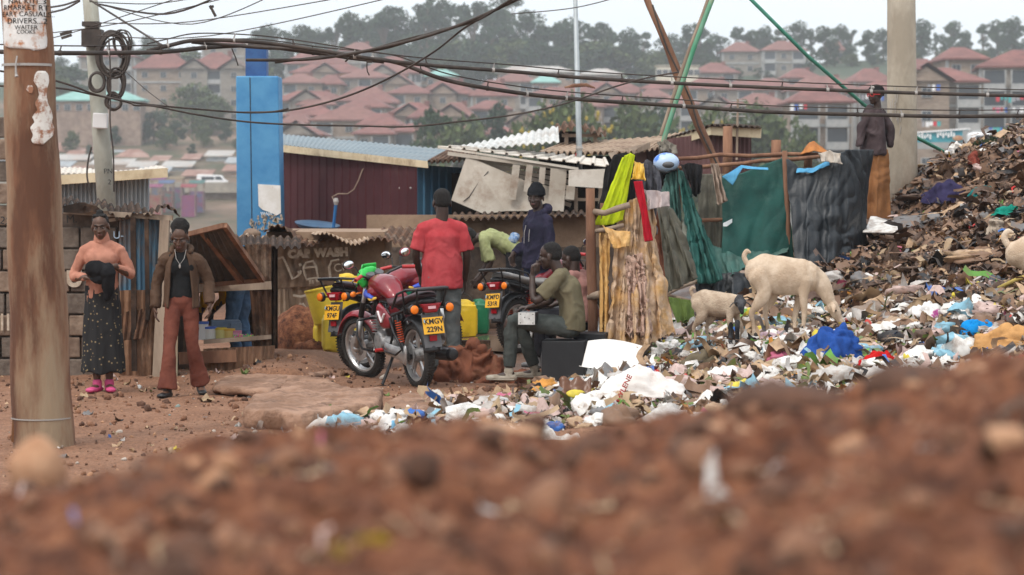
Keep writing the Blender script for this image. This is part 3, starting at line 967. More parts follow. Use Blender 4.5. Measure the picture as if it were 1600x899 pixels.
# washing on the balconies of the right hand blocks
LC = [('red', (0.55, 0.04, 0.06)), ('white', (0.75, 0.75, 0.75)), ('blue', (0.06, 0.14, 0.45)), ('pink', (0.6, 0.18, 0.3)), ('teal', (0.05, 0.35, 0.35)), ('grey', (0.3, 0.3, 0.32))]
M_L = [mat('washing_' + n, c, rough=0.9) for n, c in LC]
def washing(px0, px1, py, Y, label):
    a, b = P(px0, py, Y), P(px1, py, Y)
    t = thing('washing_line', label, 'washing line', (a + b) / 2, 0, 'washing lines on the right hand flats')
    m = MB(); m.tube([a, b], 0.02, 5); put(m, 'line', M_VOID, t)
    n = max(3, int((px1 - px0) / 6))
    for i in range(n):
        p = a.lerp(b, (i + 0.5) / n)
        w, h = U(0.3, 0.5), U(0.4, 0.9)
        m = MB(); m.prism([p + V((-w / 2, 0, 0)), p + V((w / 2, 0, 0)), p + V((w / 2 * U(0.8, 1.1), 0, -h)), p + V((-w / 2 * U(0.8, 1.1), 0, -h))], (0, 0.03, 0))
        put(m, 'garment', rng.choice(M_L), t)
for (a, b, c, Y, s) in ((1545, 1605, 199, 250, 'long washing line of bright clothes low at the right edge'), (1556, 1600, 150, 313, 'washing of pale sheets on a high balcony at the right edge'),
                     (1550, 1600, 168, 313, 'washing on the fourth balcony at the right edge'), (1448, 1470, 132, 297, 'red and white washing under the gable right of the concrete pole'),
                     (1234, 1262, 163, 306, 'washing on a top balcony behind the green net'), (1345, 1382, 148, 320, 'washing on a balcony behind the capped mannequin'),
                     (1440, 1470, 190, 297, 'washing low beside the concrete pole above the billboard')):
    washing(a, b, c, Y, s)

# ============================================================ TREES OF THE FAR SLOPE
def leafmat(name, a, b): return mat(name, a, b, 0.9, 0.75, lo=0.35, hi=0.65, spec=0.2)
LEAF = [leafmat('dark_foliage', (0.015, 0.036, 0.016), (0.040, 0.074, 0.026)), leafmat('blue_green_foliage', (0.018, 0.040, 0.024), (0.042, 0.074, 0.038)),
        leafmat('olive_foliage', (0.038, 0.060, 0.022), (0.085, 0.11, 0.035)), leafmat('bright_foliage', (0.05, 0.095, 0.022), (0.10, 0.16, 0.04))]
M_BARK = mat('bark', (0.09, 0.065, 0.05), (0.16, 0.12, 0.09), 5, 0.95, bump=0.4)
M_YEL = mat('yellow_blossom', (0.34, 0.25, 0.03), rough=0.8)
def tree_meshes(seed, lobes, nleaf, leaf, h, spread, shape):
    """unit-less tree of height h; returns (trunk mesh builder, crown mesh builder)"""
    r = np.random.RandomState(seed)
    rr = random.Random(seed)
    tr = MB()
    tr.tube([(0, 0, -1.0), (0.1, 0, h * 0.25), (-0.1, 0.1, h * 0.55), (0, 0, h * 0.9)], [h * 0.022, h * 0.018, h * 0.012, h * 0.003], 7)
    L = []
    for i in range(lobes):
        t = (i + 0.5) / lobes
        if shape == 'column': z, w = h * (0.2 + 0.78 * t), spread * (0.9 - 0.75 * t) + 0.3
        elif shape == 'open': z, w = h * (0.30 + 0.66 * rr.random()), spread * (0.5 + 0.5 * rr.random())
        else: z, w = h * (0.20 + 0.70 * t), spread * math.sin(math.pi * (0.18 + 0.72 * t))
        a = rr.random() * 6.28
        rad = w * rr.uniform(0.25, 0.75) if shape != 'column' else w * 0.3
        c = np.array([math.cos(a) * rad, math.sin(a) * rad, z])
        s = (spread * rr.uniform(0.26, 0.46)) if shape != 'open' else spread * rr.uniform(0.18, 0.34)
        L.append((c, s))
        tr.tube([(0, 0, z * 0.55), (c[0] * 0.5, c[1] * 0.5, z * 0.8), tuple(c)], [h * 0.008, h * 0.006, h * 0.002], 5)
    vs, fs = [], []
    per = nleaf // lobes
    for (c, s) in L:
        d = r.normal(size=(per, 3)); d /= np.linalg.norm(d, axis=1)[:, None]
        rad = s * r.uniform(0.55, 1.08, per) ** 0.6 * (1 + 0.35 * vnoise(d * 2.3 + c, seed))
        p = c + d * rad[:, None] * np.array([1, 1, 0.8])
        u = r.normal(size=(per, 3)); u /= np.linalg.norm(u, axis=1)[:, None]
        v = np.cross(u, r.normal(size=(per, 3))); v /= np.linalg.norm(v, axis=1)[:, None]
        sz = leaf * r.uniform(0.5, 1.3, per)[:, None]
        o = len(vs)
        q = np.stack([p - u * sz, p + v * sz * 0.6, p + u * sz, p - v * sz * 0.6], 1).reshape(-1, 3)
        vs.extend(map(tuple, q))
        fs.extend([(o + 4 * i, o + 4 * i + 1, o + 4 * i + 2, o + 4 * i + 3) for i in range(per)])
    cr = MB()
    cr.add(vs, fs)
    return tr, cr
PROTO = []
for i, (sd, lb, nl, lf, h, sp, sh, mt) in enumerate([(1, 14, 2600, 0.56, 18, 6.0, 'round', 0), (2, 18, 2600, 0.56, 20, 6.5, 'round', 1), (3, 13, 1700, 0.50, 20, 6.5, 'open', 0),
                                             (4, 12, 1600, 0.40, 18, 3.2, 'column', 1), (5, 16, 2400, 0.52, 14, 7.0, 'round', 2), (6, 16, 1600, 0.52, 24, 6.0, 'open', 1)]):
    tr, cr = tree_meshes(sd, lb, nl, lf, h, sp, sh)
    PROTO.append((mk_mesh('trunk', tr, M_BARK), mk_mesh('crown', cr, LEAF[mt]), h))
def far_tree(kind, px, ytop, Y, label, group, wide=1.0, name='tree', leafm=None):
    p = P(px, ytop, Y)
    zg = gz(p.x, Y)
    tm, cm, h = PROTO[kind]
    s = (p.z - zg) / h
    t = thing(name, label, 'tree', (p.x, Y, zg), U(0, 6.28), group)
    t.scale = (s * wide, s * wide, s)
    inst(tm, 'trunk', t, (0, 0, 0))
    inst(cm, 'crown', t, (0, 0, 0))
    return t
SKY = [(60, 100), (96, 88), (128, 92), (160, 100), (205, 62), (236, 55), (262, 70), (300, 70), (335, 78), (372, 62), (404, 45), (424, 38), (452, 52), (480, 38), (500, 44), (524, 30), (550, 18), (572, 26),
       (600, 3), (618, 12), (650, 28), (668, 0), (688, -8), (712, 10), (740, -4), (768, 6), (800, -8), (826, 18), (848, 46), (870, 32), (898, 26), (930, 30), (952, 40), (984, 44), (1004, 52), (1046, 52), (1072, 40), (1094, 36),
       (1120, 52), (1152, 38), (1172, 46), (1196, 40), (1220, 48), (1246, 32), (1268, 46), (1292, 40), (1312, 38), (1330, 44), (1356, 46), (1380, 44), (1400, 52), (1440, 30), (1462, 52), (1486, 32), (1510, 48), (1536, 34), (1560, 30), (1584, 26), (1610, 30), (1640, 30)]
_nt = {}
TENS = {20: 'twentieth', 30: 'thirtieth', 40: 'fortieth'}
def nth(k):
    i = _nt.get(k, 0); _nt[k] = i + 1
    if i < 20: return (ORD[i] if i else 'first') + ' from left'
    t, o = divmod(i + 1, 10)
    return {2: 'twenty', 3: 'thirty', 4: 'forty'}[t] + (' ' + ['', 'first'] [o] if o < 2 else ' ' + ORD[o - 1]) + ' from left' if o else TENS[t * 10] + ' from left'
for i, (px, yt) in enumerate(SKY):
    k = [0, 1, 2, 1, 3, 0, 1, 5][i % 8] if yt > 10 else [5, 1, 2][i % 3]
    side = 'left of the steel pole' if px < 900 else ('right of the concrete pole' if px > 1410 else 'between the poles')
    far_tree(k, px, yt, 640 + (i % 3) * 22, {0: 'dense', 1: 'broad', 2: 'open', 3: 'slim pointed', 5: 'tall loose'}[k] + ' dark tree, ' + nth(side) + ' on the skyline ' + side, 'trees along the skyline', wide=U(1.0, 1.3))
for i in range(60):
    px = 60 + i * 26 + U(-8, 8)
    if 430 < px < 650 and i % 2: continue
    top = np.interp(px, [0, 200, 420, 640, 900, 1100, 1270, 1600], [118, 85, 80, 62, 72, 86, 90, 80]) + U(-8, 8)
    side = 'left of the steel pole' if px < 900 else ('right of the concrete pole' if px > 1410 else 'between the poles')
    if 1128 < px < 1262: top += 22
    k = [0, 4, 1, 2][i % 4]
    far_tree(k, px, top, 618 + U(-8, 8) if not (1120 < px < 1270) else 590, {0: 'dense', 1: 'broad', 2: 'open', 4: 'low rounded'}[k] + ' tree, ' + nth('f' + side) + ' in the lower rank ' + side, 'front rank of the hillside wood', wide=U(1.4, 1.9))
for i in range(17):
    px = 1040 + i * 36 + U(-8, 8)
    far_tree([4, 0, 1][i % 3], px, U(74, 92), 628, ['low', 'dense', 'broad'][i % 3] + ' tree, ' + nth('g') + ' of the thicket below the skyline right of the crossed poles', 'thicket on the far slope', wide=U(1.5, 1.9))
for i, (px, yt, Y) in enumerate([(110, 168, 500), (178, 196, 480), (226, 190, 484), (318, 196, 478), (352, 186, 485), (140, 226, 462), (258, 200, 474), (300, 224, 462), (372, 215, 468)]):
    far_tree([4, 0, 1][i % 3], px, yt, Y, ORD[i] + ' bushy tree among the shacks below the stone flats', 'trees among the shacks', wide=1.2)
MID = [(4, 96, 120, 530, 'dark bushy tree behind the cable carrying pole at the left', 1.3), (0, 112, 104, 545, 'tall dense tree left of the leaning pole below the far cable', 1.8), (1, 150, 150, 490, 'broad tree hidden behind the leaning grey pole', 1.2),
       (4, 300, 132, 505, 'olive rounded tree in front of the gabled stone flats', 1.4), (4, 330, 150, 500, 'low dark tree beside the gabled stone flats', 1.2), (1, 240, 172, 486, 'broad dark tree above the teal roofed shacks', 1.5), (0, 276, 187, 480, 'dense low tree above the shacks near the blue pillar', 1.3), (4, 205, 172, 490, 'bushy tree just right of the leaning pole', 1.3), (4, 110, 205, 470, 'low bush left of the leaning pole at the settlement', 1.0),
       (2, 690, 176, 210, 'loose branched tree left of the tilted tin roof', 1.1), (2, 664, 186, 200, 'thin small tree behind the maroon shed roof', 0.8), (5, 742, 170, 215, 'tall loose tree above the tilted tin roof', 0.9), (3, 776, 163, 220, 'slim pointed tree above the tilted tin roof', 1.3), (4, 725, 188, 190, 'rounded low tree behind the tilted tin roof', 1.2), (4, 808, 196, 190, 'low bush right of the slim pointed tree', 0.8),
       (4, 985, 162, 170, 'grey green tree between steel pole and crossed poles', 1.2), (1, 1026, 160, 180, 'broad tree behind the crossed poles', 1.1), (4, 1180, 166, 170, 'big rounded green tree behind the green net', 1.5), (0, 1212, 176, 175, 'dense dark tree beside the right hand flats', 1.2), (4, 1262, 200, 160, 'low tree in front of the balconied flats', 1.0), (4, 1150, 196, 150, 'low green tree just right of the small shed roof', 1.0)]
for (k, px, yt, Y, lb, wd) in MID: far_tree(k, px, yt, Y if Y > 300 else Y + 110, lb, 'trees of the valley', wide=wd * (1.0 if Y > 300 else 0.62))
for (px, yt, Y, lb) in ((895, 157, 160, 'yellow flowering round tree beside the steel pole'), (1105, 178, 165, 'yellow flowering tree behind the small shed right of crossed poles'), (870, 168, 165, 'smaller yellow flowering tree left of the steel pole')):
    t = far_tree(4, px, yt, Y + 80, lb, 'yellow flowering trees', wide=0.62, name='flowering_tree')
    r = np.random.RandomState(px)
    m = MB()
    for q in range(110):
        d = r.normal(size=3); d /= np.linalg.norm(d)
        c = V((d[0] * 6.3, d[1] * 6.3, 9.0 + d[2] * 4.6))
        m.ball(c, r.uniform(0.12, 0.3), n=5, m=3)
    put(m, 'blossom', M_YEL, t, local=True)

# ============================================================ SHEDS, WALLS, POLES, CABLES
M_RUST = mat('rusted_tin', (0.06, 0.033, 0.022), (0.16, 0.083, 0.048), 3.5, 0.9, spec=0.15, bump=0.25, bscale=30, dirt=(0.30, 0.22, 0.16), dscale=2.2, dlo=0.52, dhi=0.72)
M_RUSTD = mat('dark_rusted_tin', (0.022, 0.016, 0.013), (0.065, 0.040, 0.029), 3.0, 0.9, spec=0.12, bump=0.25, bscale=30, dirt=(0.17, 0.10, 0.06), dscale=2.5)
M_TANTIN = mat('tan_dusty_tin', (0.30, 0.21, 0.14), (0.42, 0.31, 0.22), 2.5, 0.8, bump=0.2, bscale=25, dirt=(0.16, 0.09, 0.06), dscale=2.0)
M_BLUETIN = mat('peeling_blue_tin', (0.055, 0.13, 0.20), (0.12, 0.21, 0.27), 3.0, 0.7, bump=0.2, bscale=25, dirt=(0.16, 0.11, 0.085), dscale=3.2, dlo=0.47, dhi=0.62, stretch=(1, 1, 0.45))
M_ORTIN = mat('earth_stained_tin', (0.20, 0.105, 0.058), (0.33, 0.19, 0.115), 3.0, 0.85, bump=0.25, bscale=25, dirt=(0.10, 0.058, 0.036), dscale=2.6, stretch=(1, 1, 0.5))
M_MAROON = mat('maroon_painted_tin', (0.050, 0.014, 0.017), (0.066, 0.020, 0.024), 1.3, 0.75, spec=0.15, dirt=(0.09, 0.045, 0.04), dscale=1.6, dlo=0.56, dhi=0.85)
M_BLUEP = mat('deep_blue_tin', (0.025, 0.085, 0.15), (0.04, 0.12, 0.19), 2, 0.5)
M_GREYTIN = mat('grey_blue_roof_tin', (0.105, 0.15, 0.175), (0.16, 0.205, 0.225), 1.2, 0.5, dirt=(0.22, 0.20, 0.18), dscale=1.0, dlo=0.55)
M_TINGREY = mat('galvanised_tin', (0.24, 0.27, 0.29), (0.34, 0.37, 0.38), 2.5, 0.45, metal=0.25, dirt=(0.22, 0.17, 0.13), dscale=1.7, stretch=(2, 2, 0.4))
M_CREAMB = mat('cream_board', (0.52, 0.42, 0.27), (0.63, 0.53, 0.36), 2.2, 0.75, dirt=(0.33, 0.24, 0.15), dscale=3)
M_CREAMTIN = mat('cream_tin', (0.50, 0.45, 0.38), (0.62, 0.57, 0.50), 1.4, 0.6, dirt=(0.30, 0.22, 0.16), dscale=1.8)
M_PLY = mat('stained_plywood', (0.38, 0.33, 0.27), (0.50, 0.45, 0.38), 1.8, 0.8, dirt=(0.27, 0.20, 0.15), dscale=2.2, dlo=0.52)
M_WOODG = mat('grey_wood', (0.23, 0.17, 0.125), (0.36, 0.28, 0.21), 5, 0.9, bump=0.3, bscale=40, stretch=(1, 1, 0.2))
M_WOODB = mat('brown_wood', (0.14, 0.065, 0.038), (0.26, 0.135, 0.08), 5, 0.9, bump=0.4, bscale=30, stretch=(1, 1, 0.25))
M_MUDW = mat('mud_plaster', (0.22, 0.145, 0.095), (0.33, 0.225, 0.15), 3, 0.95, bump=0.5, bscale=14, dirt=(0.12, 0.078, 0.05), dscale=1.5)
M_MUDD = mat('damp_mud', (0.052, 0.036, 0.028), (0.12, 0.082, 0.058), 3.5, 0.8, bump=0.7, bscale=16)
M_BLOCK = [mat('quarry_stone', (0.15, 0.10, 0.072), (0.25, 0.18, 0.13), 5, 0.95, bump=0.9, bscale=14, dirt=(0.13, 0.085, 0.06), dscale=3), mat('grey_quarry_stone', (0.095, 0.072, 0.057), (0.17, 0.135, 0.108), 5, 0.95, bump=0.9, bscale=14, dirt=(0.09, 0.06, 0.045), dscale=3)]
M_BLUEPIL = mat('blue_painted_concrete', (0.045, 0.20, 0.40), (0.075, 0.26, 0.46), 2.0, 0.6, bump=0.15, bscale=20, dirt=(0.05, 0.14, 0.33), dscale=2.5, dlo=0.6, dhi=0.75)
M_CHALK = mat('worn_white_paint', (0.50, 0.42, 0.33), (0.36, 0.28, 0.21), 16, 0.9)
M_INK = mat('black_lettering', (0.02, 0.02, 0.02), rough=0.7)
M_CABLE = mat('cable_rubber', (0.030, 0.022, 0.018), (0.060, 0.045, 0.036), 6, 0.7)
M_CLIP = mat('clip_metal', (0.32, 0.30, 0.28), rough=0.5)

def lettering(parent, text, px, py, Y, size_px, m=M_CHALK, depth=0.004, facing=0.0, bold=0.0, spacing=1.0, tilt=0.0, part='lettering'):
    c = P(px, py, Y)
    x = V((math.cos(facing), math.sin(facing), 0))
    if tilt:
        x2 = x * math.cos(tilt) + V((0, 0, 1)) * math.sin(tilt)
        y2 = -x * math.sin(tilt) + V((0, 0, 1)) * math.cos(tilt)
    else: x2, y2 = x, V((0, 0, 1))
    z = x2.cross(y2)
    return text_mesh(part, text, size_px / FPX * Y * 1.38, basis(c, x2, y2, z), m, parent, depth, local=False, spacing=spacing, bold=bold)

# ---- left block wall
wl = thing('stone_wall', 'rough quarry stone wall behind the wooden pole and the women', 'wall', GP(60, 560, 23.6))
Yw = 23.6
xa, xb = P(-60, 0, Yw).x, P(180, 0, Yw).x
zt = P(0, 330, Yw).z
m = MB(); r3 = random.Random(4)
z = -0.05
row = 0
while z < P(0, 212, Yw).z:
    h = 0.215
    x = xa - r3.random() * 0.3
    while x < xb - 0.1:
        w = min(r3.uniform(0.3, 0.5), xb - x)
        top_ok = (z + h < zt + 0.02) or (x < P(6, 0, Yw).x)
        if top_ok:
            m.cur = 1 if (row % 3 == 0 or r3.random() < 0.3) else 0
            m.box((x + w / 2, Yw + 0.1 + r3.uniform(-0.02, 0.02), z + h / 2), (w - 0.018, 0.2, h - 0.018))
        x += w
    z += h
    row += 1
put(m, 'blocks', M_BLOCK, wl, bevel=0.012)
m = MB(); m.box(((xa + xb) / 2, Yw + 0.12, zt / 2), (xb - xa, 0.12, zt - 0.05)); put(m, 'mortar', M_MUDD, wl)
lettering(wl, 'M.', 112, 343, Yw - 0.03, 13, M_INK, tilt=0.05)
lettering(wl, '22', 8, 346, Yw - 0.03, 12, M_INK, tilt=-0.2)
lettering(wl, 'U', 116, 437, Yw - 0.03, 24, M_CHALK, bold=0.012)
lettering(wl, 'II', 8, 505, Yw - 0.03, 28, M_CHALK)
# ragged black tin roof over it
t = thing('tin_awning', 'ragged black corrugated tin roof edge above the two women', 'roof sheet', P(190, 335, 23.6))
m = MB()
corr(m, P(98, 326, 23.3), P(282, 337, 23.3), P(276, 328, 25.6), P(98, 312, 25.6), 17, 0.022, ragged=0.05, seed=3, sag=lambda u, v: V((0, 0, 0.05 * math.sin(u * 9) * (1 - v) + 0.03 * math.sin(u * 23))))
put(m, 'sheet', M_RUSTD, t, solid=0.004)
m = MB(); m.bar(P(100, 330, 23.4), P(270, 341, 23.4), 0.05, 0.05); m.bar(P(150, 348, 23.5), P(235, 334, 23.4), 0.03, 0.03); put(m, 'rafter', M_WOODG, t)
m = MB(); m.prism([P(99, 322, 23.28), P(128, 316, 23.28), P(150, 322, 23.28), P(160, 330, 23.28), P(130, 334, 23.28), P(99, 332, 23.28)], (0, 0.02, 0)); put(m, 'torn_flap', M_RUSTD, t)
# tin patches right of the wall
t = thing('tin_wall', 'peeling blue corrugated tin sheets above rusty stained sheets between the women', 'tin wall', GP(220, 0, 23.60))
m = MB(); corr(m, P(186, 456, 23.50), P(248, 455, 23.50), P(248, 338, 23.50), P(186, 334, 23.50), 8, 0.012, rows=8, sag=lambda u, v: V((0, 0.03 * math.sin(u * 5 + v * 3), 0))); put(m, 'blue_sheet', M_BLUETIN, t, solid=0.003)
m = MB(); corr(m, P(186, 586, 23.44), P(256, 590, 23.44), P(256, 452, 23.44), P(186, 454, 23.44), 6, 0.014, rows=8, sag=lambda u, v: V((0, -0.05 * abs(math.sin(v * 5.5)) + 0.02 * math.sin(u * 8), 0))); put(m, 'lower_sheet', M_ORTIN, t, solid=0.003)
m = MB(); corr(m, P(192, 532, 23.36), P(228, 528, 23.36), P(238, 480, 23.36), P(194, 488, 23.36), 4, 0.02, rows=5, sag=lambda u, v: V((0, -0.06 * (1 - v), 0))); put(m, 'buckled_sheet', M_RUST, t, solid=0.003)
for px, a, b, w in ((208, 340, 580, 0.05), (229, 342, 500, 0.04)):
    m = MB(); m.bar(P(px, a, 23.32), P(px + 2, b, 23.32), w, 0.04, up=(0, 1, 0)); put(m, 'batten', M_RUSTD, t)
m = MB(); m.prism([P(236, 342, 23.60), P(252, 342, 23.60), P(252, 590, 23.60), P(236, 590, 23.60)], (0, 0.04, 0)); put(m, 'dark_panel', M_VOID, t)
m = MB(); m.bar(P(258, 344, 23.40), P(246, 592, 23.40), 0.09, 0.09, up=(0, 1, 0)); put(m, 'corner_post', M_WOODG, t)
lettering(t, 'U-', 185, 368, 23.45, 12, mat('pale_blue_paint', (0.35, 0.45, 0.55)))
# plank right of it
t = thing('plank', 'grey weathered plank leaning upright beside the woman in brown trousers', 'plank', GP(268, 0, 23.4))
m = MB(); m.bar(GP(262, 0, 23.4) - V((0, 0, 0.1)), P(268, 380, 23.5), 0.14, 0.025, up=(0, 1, 0)); m.bar(GP(246, 0, 23.35) - V((0, 0, 0.1)), P(252, 455, 23.5), 0.1, 0.02, up=(0, 1, 0)); put(m, 'board', mat('pale_green_plank', (0.22, 0.22, 0.16), (0.30, 0.17, 0.10), 4, 0.9, stretch=(1, 1, .3)), t)

# ---- far left grey tin shed (y 262-330)
t = thing('tin_shed', 'grey tin walled shed with cream roof edge behind the leaning pole', 'shed', (P(160, 0, 34).x, 35, gz(P(160, 0, 34).x, 34)))
m = MB(); corr(m, P(60, 420, 34), P(231, 420, 34), P(231, 268, 34), P(60, 282, 34), 26, 0.02, rows=2); put(m, 'wall', M_TINGREY, t, solid=0.004)
m = MB(); corr(m, P(231, 420, 34), P(231, 420, 38), P(231, 262, 38), P(231, 268, 34), 8, 0.02, rows=2); put(m, 'side_wall', M_TINGREY, t, solid=0.004)
m = MB(); corr(m, P(52, 280, 33.6), P(264, 267, 33.6), P(250, 262, 38), P(60, 268, 38), 24, 0.010, sag=lambda u, v: V((0, 0, 0.04 * math.sin(u * 7)))); put(m, 'roof', M_CREAMTIN, t, solid=0.01)
m = MB(); m.bar(P(52, 284, 33.62), P(262, 270, 33.62), 0.05, 0.13); put(m, 'fascia', M_CREAMB, t)

# ---- blue pillar
t = thing('pillar', 'tall bright blue painted concrete pillar with torn white poster', 'pillar', (P(405, 0, 36).x, 36.2, 0))
a, b = P(368, 0, 35.8).x, P(431, 0, 35.8).x
zt2 = P(400, 119, 35.8).z
m = MB(); m.prism([(a, 35.8, -0.3), (b + 0.08, 35.8, -0.3), (b + 0.03, 35.8, zt2), (a + 0.0, 35.8, zt2)], (0, 0.62, 0)); put(m, 'shaft', M_BLUEPIL, t, bevel=0.02)
m = MB(); m.box((P(400, 0, 36).x, 36.1, (zt2 + P(400, 72, 36).z) / 2), (0.31, 0.3, P(400, 72, 36).z - zt2 + 0.02)); put(m, 'upper_stub', mat('dark_blue_paint', (0.02, 0.07, 0.20), (0.035, 0.11, 0.27), 3, 0.6), t)
m = MB(); m.prism([P(403, 288, 35.78), P(438, 290, 35.78), P(439, 333, 35.78), P(432, 337, 35.78), P(424, 333, 35.78), P(410, 328, 35.78), P(404, 322, 35.78)], (0, 0.015, 0)); put(m, 'torn_poster', mat('poster_paper', (0.62, 0.60, 0.55), (0.72, 0.71, 0.68), 6, 0.85, dirt=(0.42, 0.27, 0.15), dscale=5, dlo=0.6, dhi=0.7), t)
m = MB(); r3 = random.Random(9)
for k in range(60):
    px, py = 403 + r3.random() * 38, 336 + r3.random() * 30
    s = r3.uniform(0.01, 0.035)
    q = P(px, py, 35.785)
    m.prism([q + V((s * math.cos(a_ + k) * r3.uniform(.4, 1), 0, s * math.sin(a_ + k) * r3.uniform(.5, 1.4))) for a_ in (0, 1.2, 2.5, 3.8, 5)], (0, 0.014, 0))
for k in range(10):
    q = P(392 + r3.random() * 9, 338 + r3.random() * 22, 35.785)
    m.bar(q, q + V((r3.uniform(-.03, .03), 0, -r3.uniform(.05, .12))), 0.012, 0.012, up=(0, 1, 0))
put(m, 'paint_flakes', mat('bare_plaster', (0.50, 0.44, 0.36), (0.33, 0.27, 0.20), 20, 0.9), t)
m = MB(); xl = P(393, 0, 35.79).x; m.bar((xl, 35.797, 0), (xl - 0.03, 35.797, zt2 - 0.02), 0.012, 0.006, up=(0, 1, 0)); put(m, 'crack', M_INK, t)
lettering(t, 'WAJA', 416, 334, 35.76, 5, M_INKW)

# ---- maroon shed
t = thing('tin_shed', 'long maroon ribbed tin shed with blue grey roof and cream board', 'shed', (P(560, 0, 37).x, 37, 0))
A0, A1 = (438, 212, 236, 372), (650, 256, 268, 372)
YL, YR = 39.0, 34.2
m = MB(); ribbed(m, P(434, 400, YL), P(652, 410, YR), P(652, 258, YR), P(434, 232, YL), 18, 0.016); put(m, 'wall', M_MAROON, t, solid=0.004)
m = MB(); ribbed(m, P(652, 410, YR), P(722, 410, YR + 0.6), P(722, 262, YR + 0.6), P(652, 258, YR), 6, 0.03); put(m, 'blue_side_wall', M_BLUEP, t, solid=0.004)
m = MB(); corr(m, P(434, 226, YL - 0.35), P(670, 255, YR - 0.35), P(716, 236, 41), P(434, 210, 45), 34, 0.010, rows=3); put(m, 'roof', M_GREYTIN, t, solid=0.01)
m = MB(); corr(m, P(668, 254, YR - 0.3), P(745, 250, YR + 0.2), P(745, 236, 38), P(700, 236, 40), 9, 0.03, rows=2, ragged=0.04); put(m, 'eave_sheet', M_RUST, t, solid=0.01)
m = MB(); m.prism([P(434, 226, YL - 0.4), P(668, 252, YR - 0.4), P(669, 263, YR - 0.4), P(434, 237, YL - 0.4)], (0, 0.04, 0)); put(m, 'fascia_board', M_CREAMB, t)
m = MB()
for k in range(12):
    u = (k + 0.5) / 12
    q = P(445 + 205 * u, 294 + 0 * u, YL + (YR - YL) * u - 0.06)
    m.ball(q, 0.018, n=5, m=4)
put(m, 'roofing_nail', M_CLIP, t)
m = MB(); m.tube([P(573, 258, 35.9), P(566, 266, 35.9), P(560, 282, 35.9), P(553, 296, 35.9), P(543, 303, 35.9), P(528, 303, 35.9), P(519, 308, 35.9), P(522, 314, 35.8)], 0.01, 5); 
put(m, 'aerial_wire', M_WOODG, t)
# satellite dish
t = thing('satellite_dish', 'blue satellite dish lying face up in front of maroon wall', 'satellite dish', P(500, 365, 34))
m = MB(); ax = V((0.10, -0.12, 1)).normalized()
c = P(496, 352, 34.2)
m.lathe([(0.02, -0.10), (0.15, -0.085), (0.26, -0.04), (0.32, 0.01), (0.325, 0.02), (0.26, -0.02), (0.15, -0.065), (0.02, -0.08)], c, ax, 28); put(m, 'dish', mat('dish_blue', (0.018, 0.055, 0.115), (0.028, 0.08, 0.15), 3, 0.5), t, smooth=True)
m = MB(); m.tube([P(521, 356, 34.2), P(525, 318, 34.1)], 0.022, 8); put(m, 'feed_arm', mat('arm_blue', (0.03, 0.15, 0.36)), t)
m = MB(); m.lathe([(0.025, -0.05), (0.04, 0), (0.025, 0.05)], P(525, 315, 34.1), (0, 0, 1), 10); put(m, 'receiver', M_CLIP, t)
m = MB(); m.tube([P(496, 356, 34.3), P(497, 375, 34.4)], 0.03, 8); put(m, 'mount', M_CABLE, t)

# ---- shack with open hatch, and the painted sheet shack
t = thing('kiosk', 'low rusty tin kiosk with propped open hatch and small goods on its sill', 'kiosk', GP(350, 0, 24.4))
m = MB()   # dark interior box, open to the front and back
ya, yb = 24.3, 26.4
xa, xb = P(262, 0, ya).x, P(423, 0, ya).x
def zat(py, Y): return P(0, py, Y).z
m.box((xa - 0.03, (ya + yb) / 2, zat(470, ya) / 2), (0.06, yb - ya, zat(372, ya) * 1.0 + 0.2)); put(m, 'side_wall', M_RUSTD, t)
m = MB(); corr(m, P(262, 458, yb), P(334, 458, yb), P(334, 385, yb), P(262, 385, yb), 8, 0.02); corr(m, P(384, 545, yb), P(434, 545, yb), P(434, 385, yb), P(384, 385, yb), 6, 0.02); corr(m, P(262, 458, yb), P(384, 458, yb), P(384, 385, yb), P(262, 385, yb), 9, 0.02); put(m, 'back_wall', M_RUSTD, t, solid=0.004)
m = MB(); corr(m, P(262, 384, 24.2), P(470, 388, 24.2), P(470, 372, 26.5), P(262, 366, 26.5), 18, 0.02); put(m, 'roof', M_RUSTD, t, solid=0.005)
m = MB(); corr(m, P(400, 560, 24.2), P(424, 560, 24.2), P(424, 382, 24.2), P(384, 382, 24.2), 3, 0.02); put(m, 'jamb', M_RUST, t, solid=0.004)
m = MB(); m.bar(P(262, 452, 24.2), P(424, 446, 24.2), 0.06, 0.08); put(m, 'lintel', M_WOODG, t)
m = MB(); m.prism([P(318, 538, 24.0), P(424, 530, 24.0), P(424, 527, 25.2), P(318, 534, 25.2)], (0, 0, 0.04)); put(m, 'sill_board', M_WOODG, t)
m = MB(); corr(m, P(318, 586, 24.05), P(426, 578, 24.05), P(430, 540, 24.05), P(318, 545, 24.05), 9, 0.015); put(m, 'skirt', M_ORTIN, t, solid=0.004)
m = MB(); m.bar(P(280, 560, 24.0), P(370, 556, 23.95), 0.05, 0.12); put(m, 'step_board', M_WOODB, t)
# hatch: panel of tin on a pole frame, propped up
H = [P(296, 366, 23.3), P(352, 352, 22.6), P(411, 438, 24.0), P(300, 447, 24.3)]
m = MB(); corr(m, H[0], H[1], H[2], H[3], 9, 0.014, rows=6); put(m, 'hatch', mat('sooty_tin', (0.045, 0.043, 0.042), (0.09, 0.083, 0.078), 2.5, 0.75, dirt=(0.12, 0.095, 0.075), dscale=2.5), t, solid=0.004)
m = MB()
for a_, b_ in ((H[0], H[1]), (H[1], H[2]), (H[3], H[2])): m.bar(a_ + V((0, -0.05, 0)), b_ + V((0, -0.05, 0)), 0.045, 0.045)
m.bar(P(316, 362, 23.1), P(378, 441, 23.9), 0.05, 0.05)
put(m, 'hatch_frame', M_WOODB, t)
kiosk = t
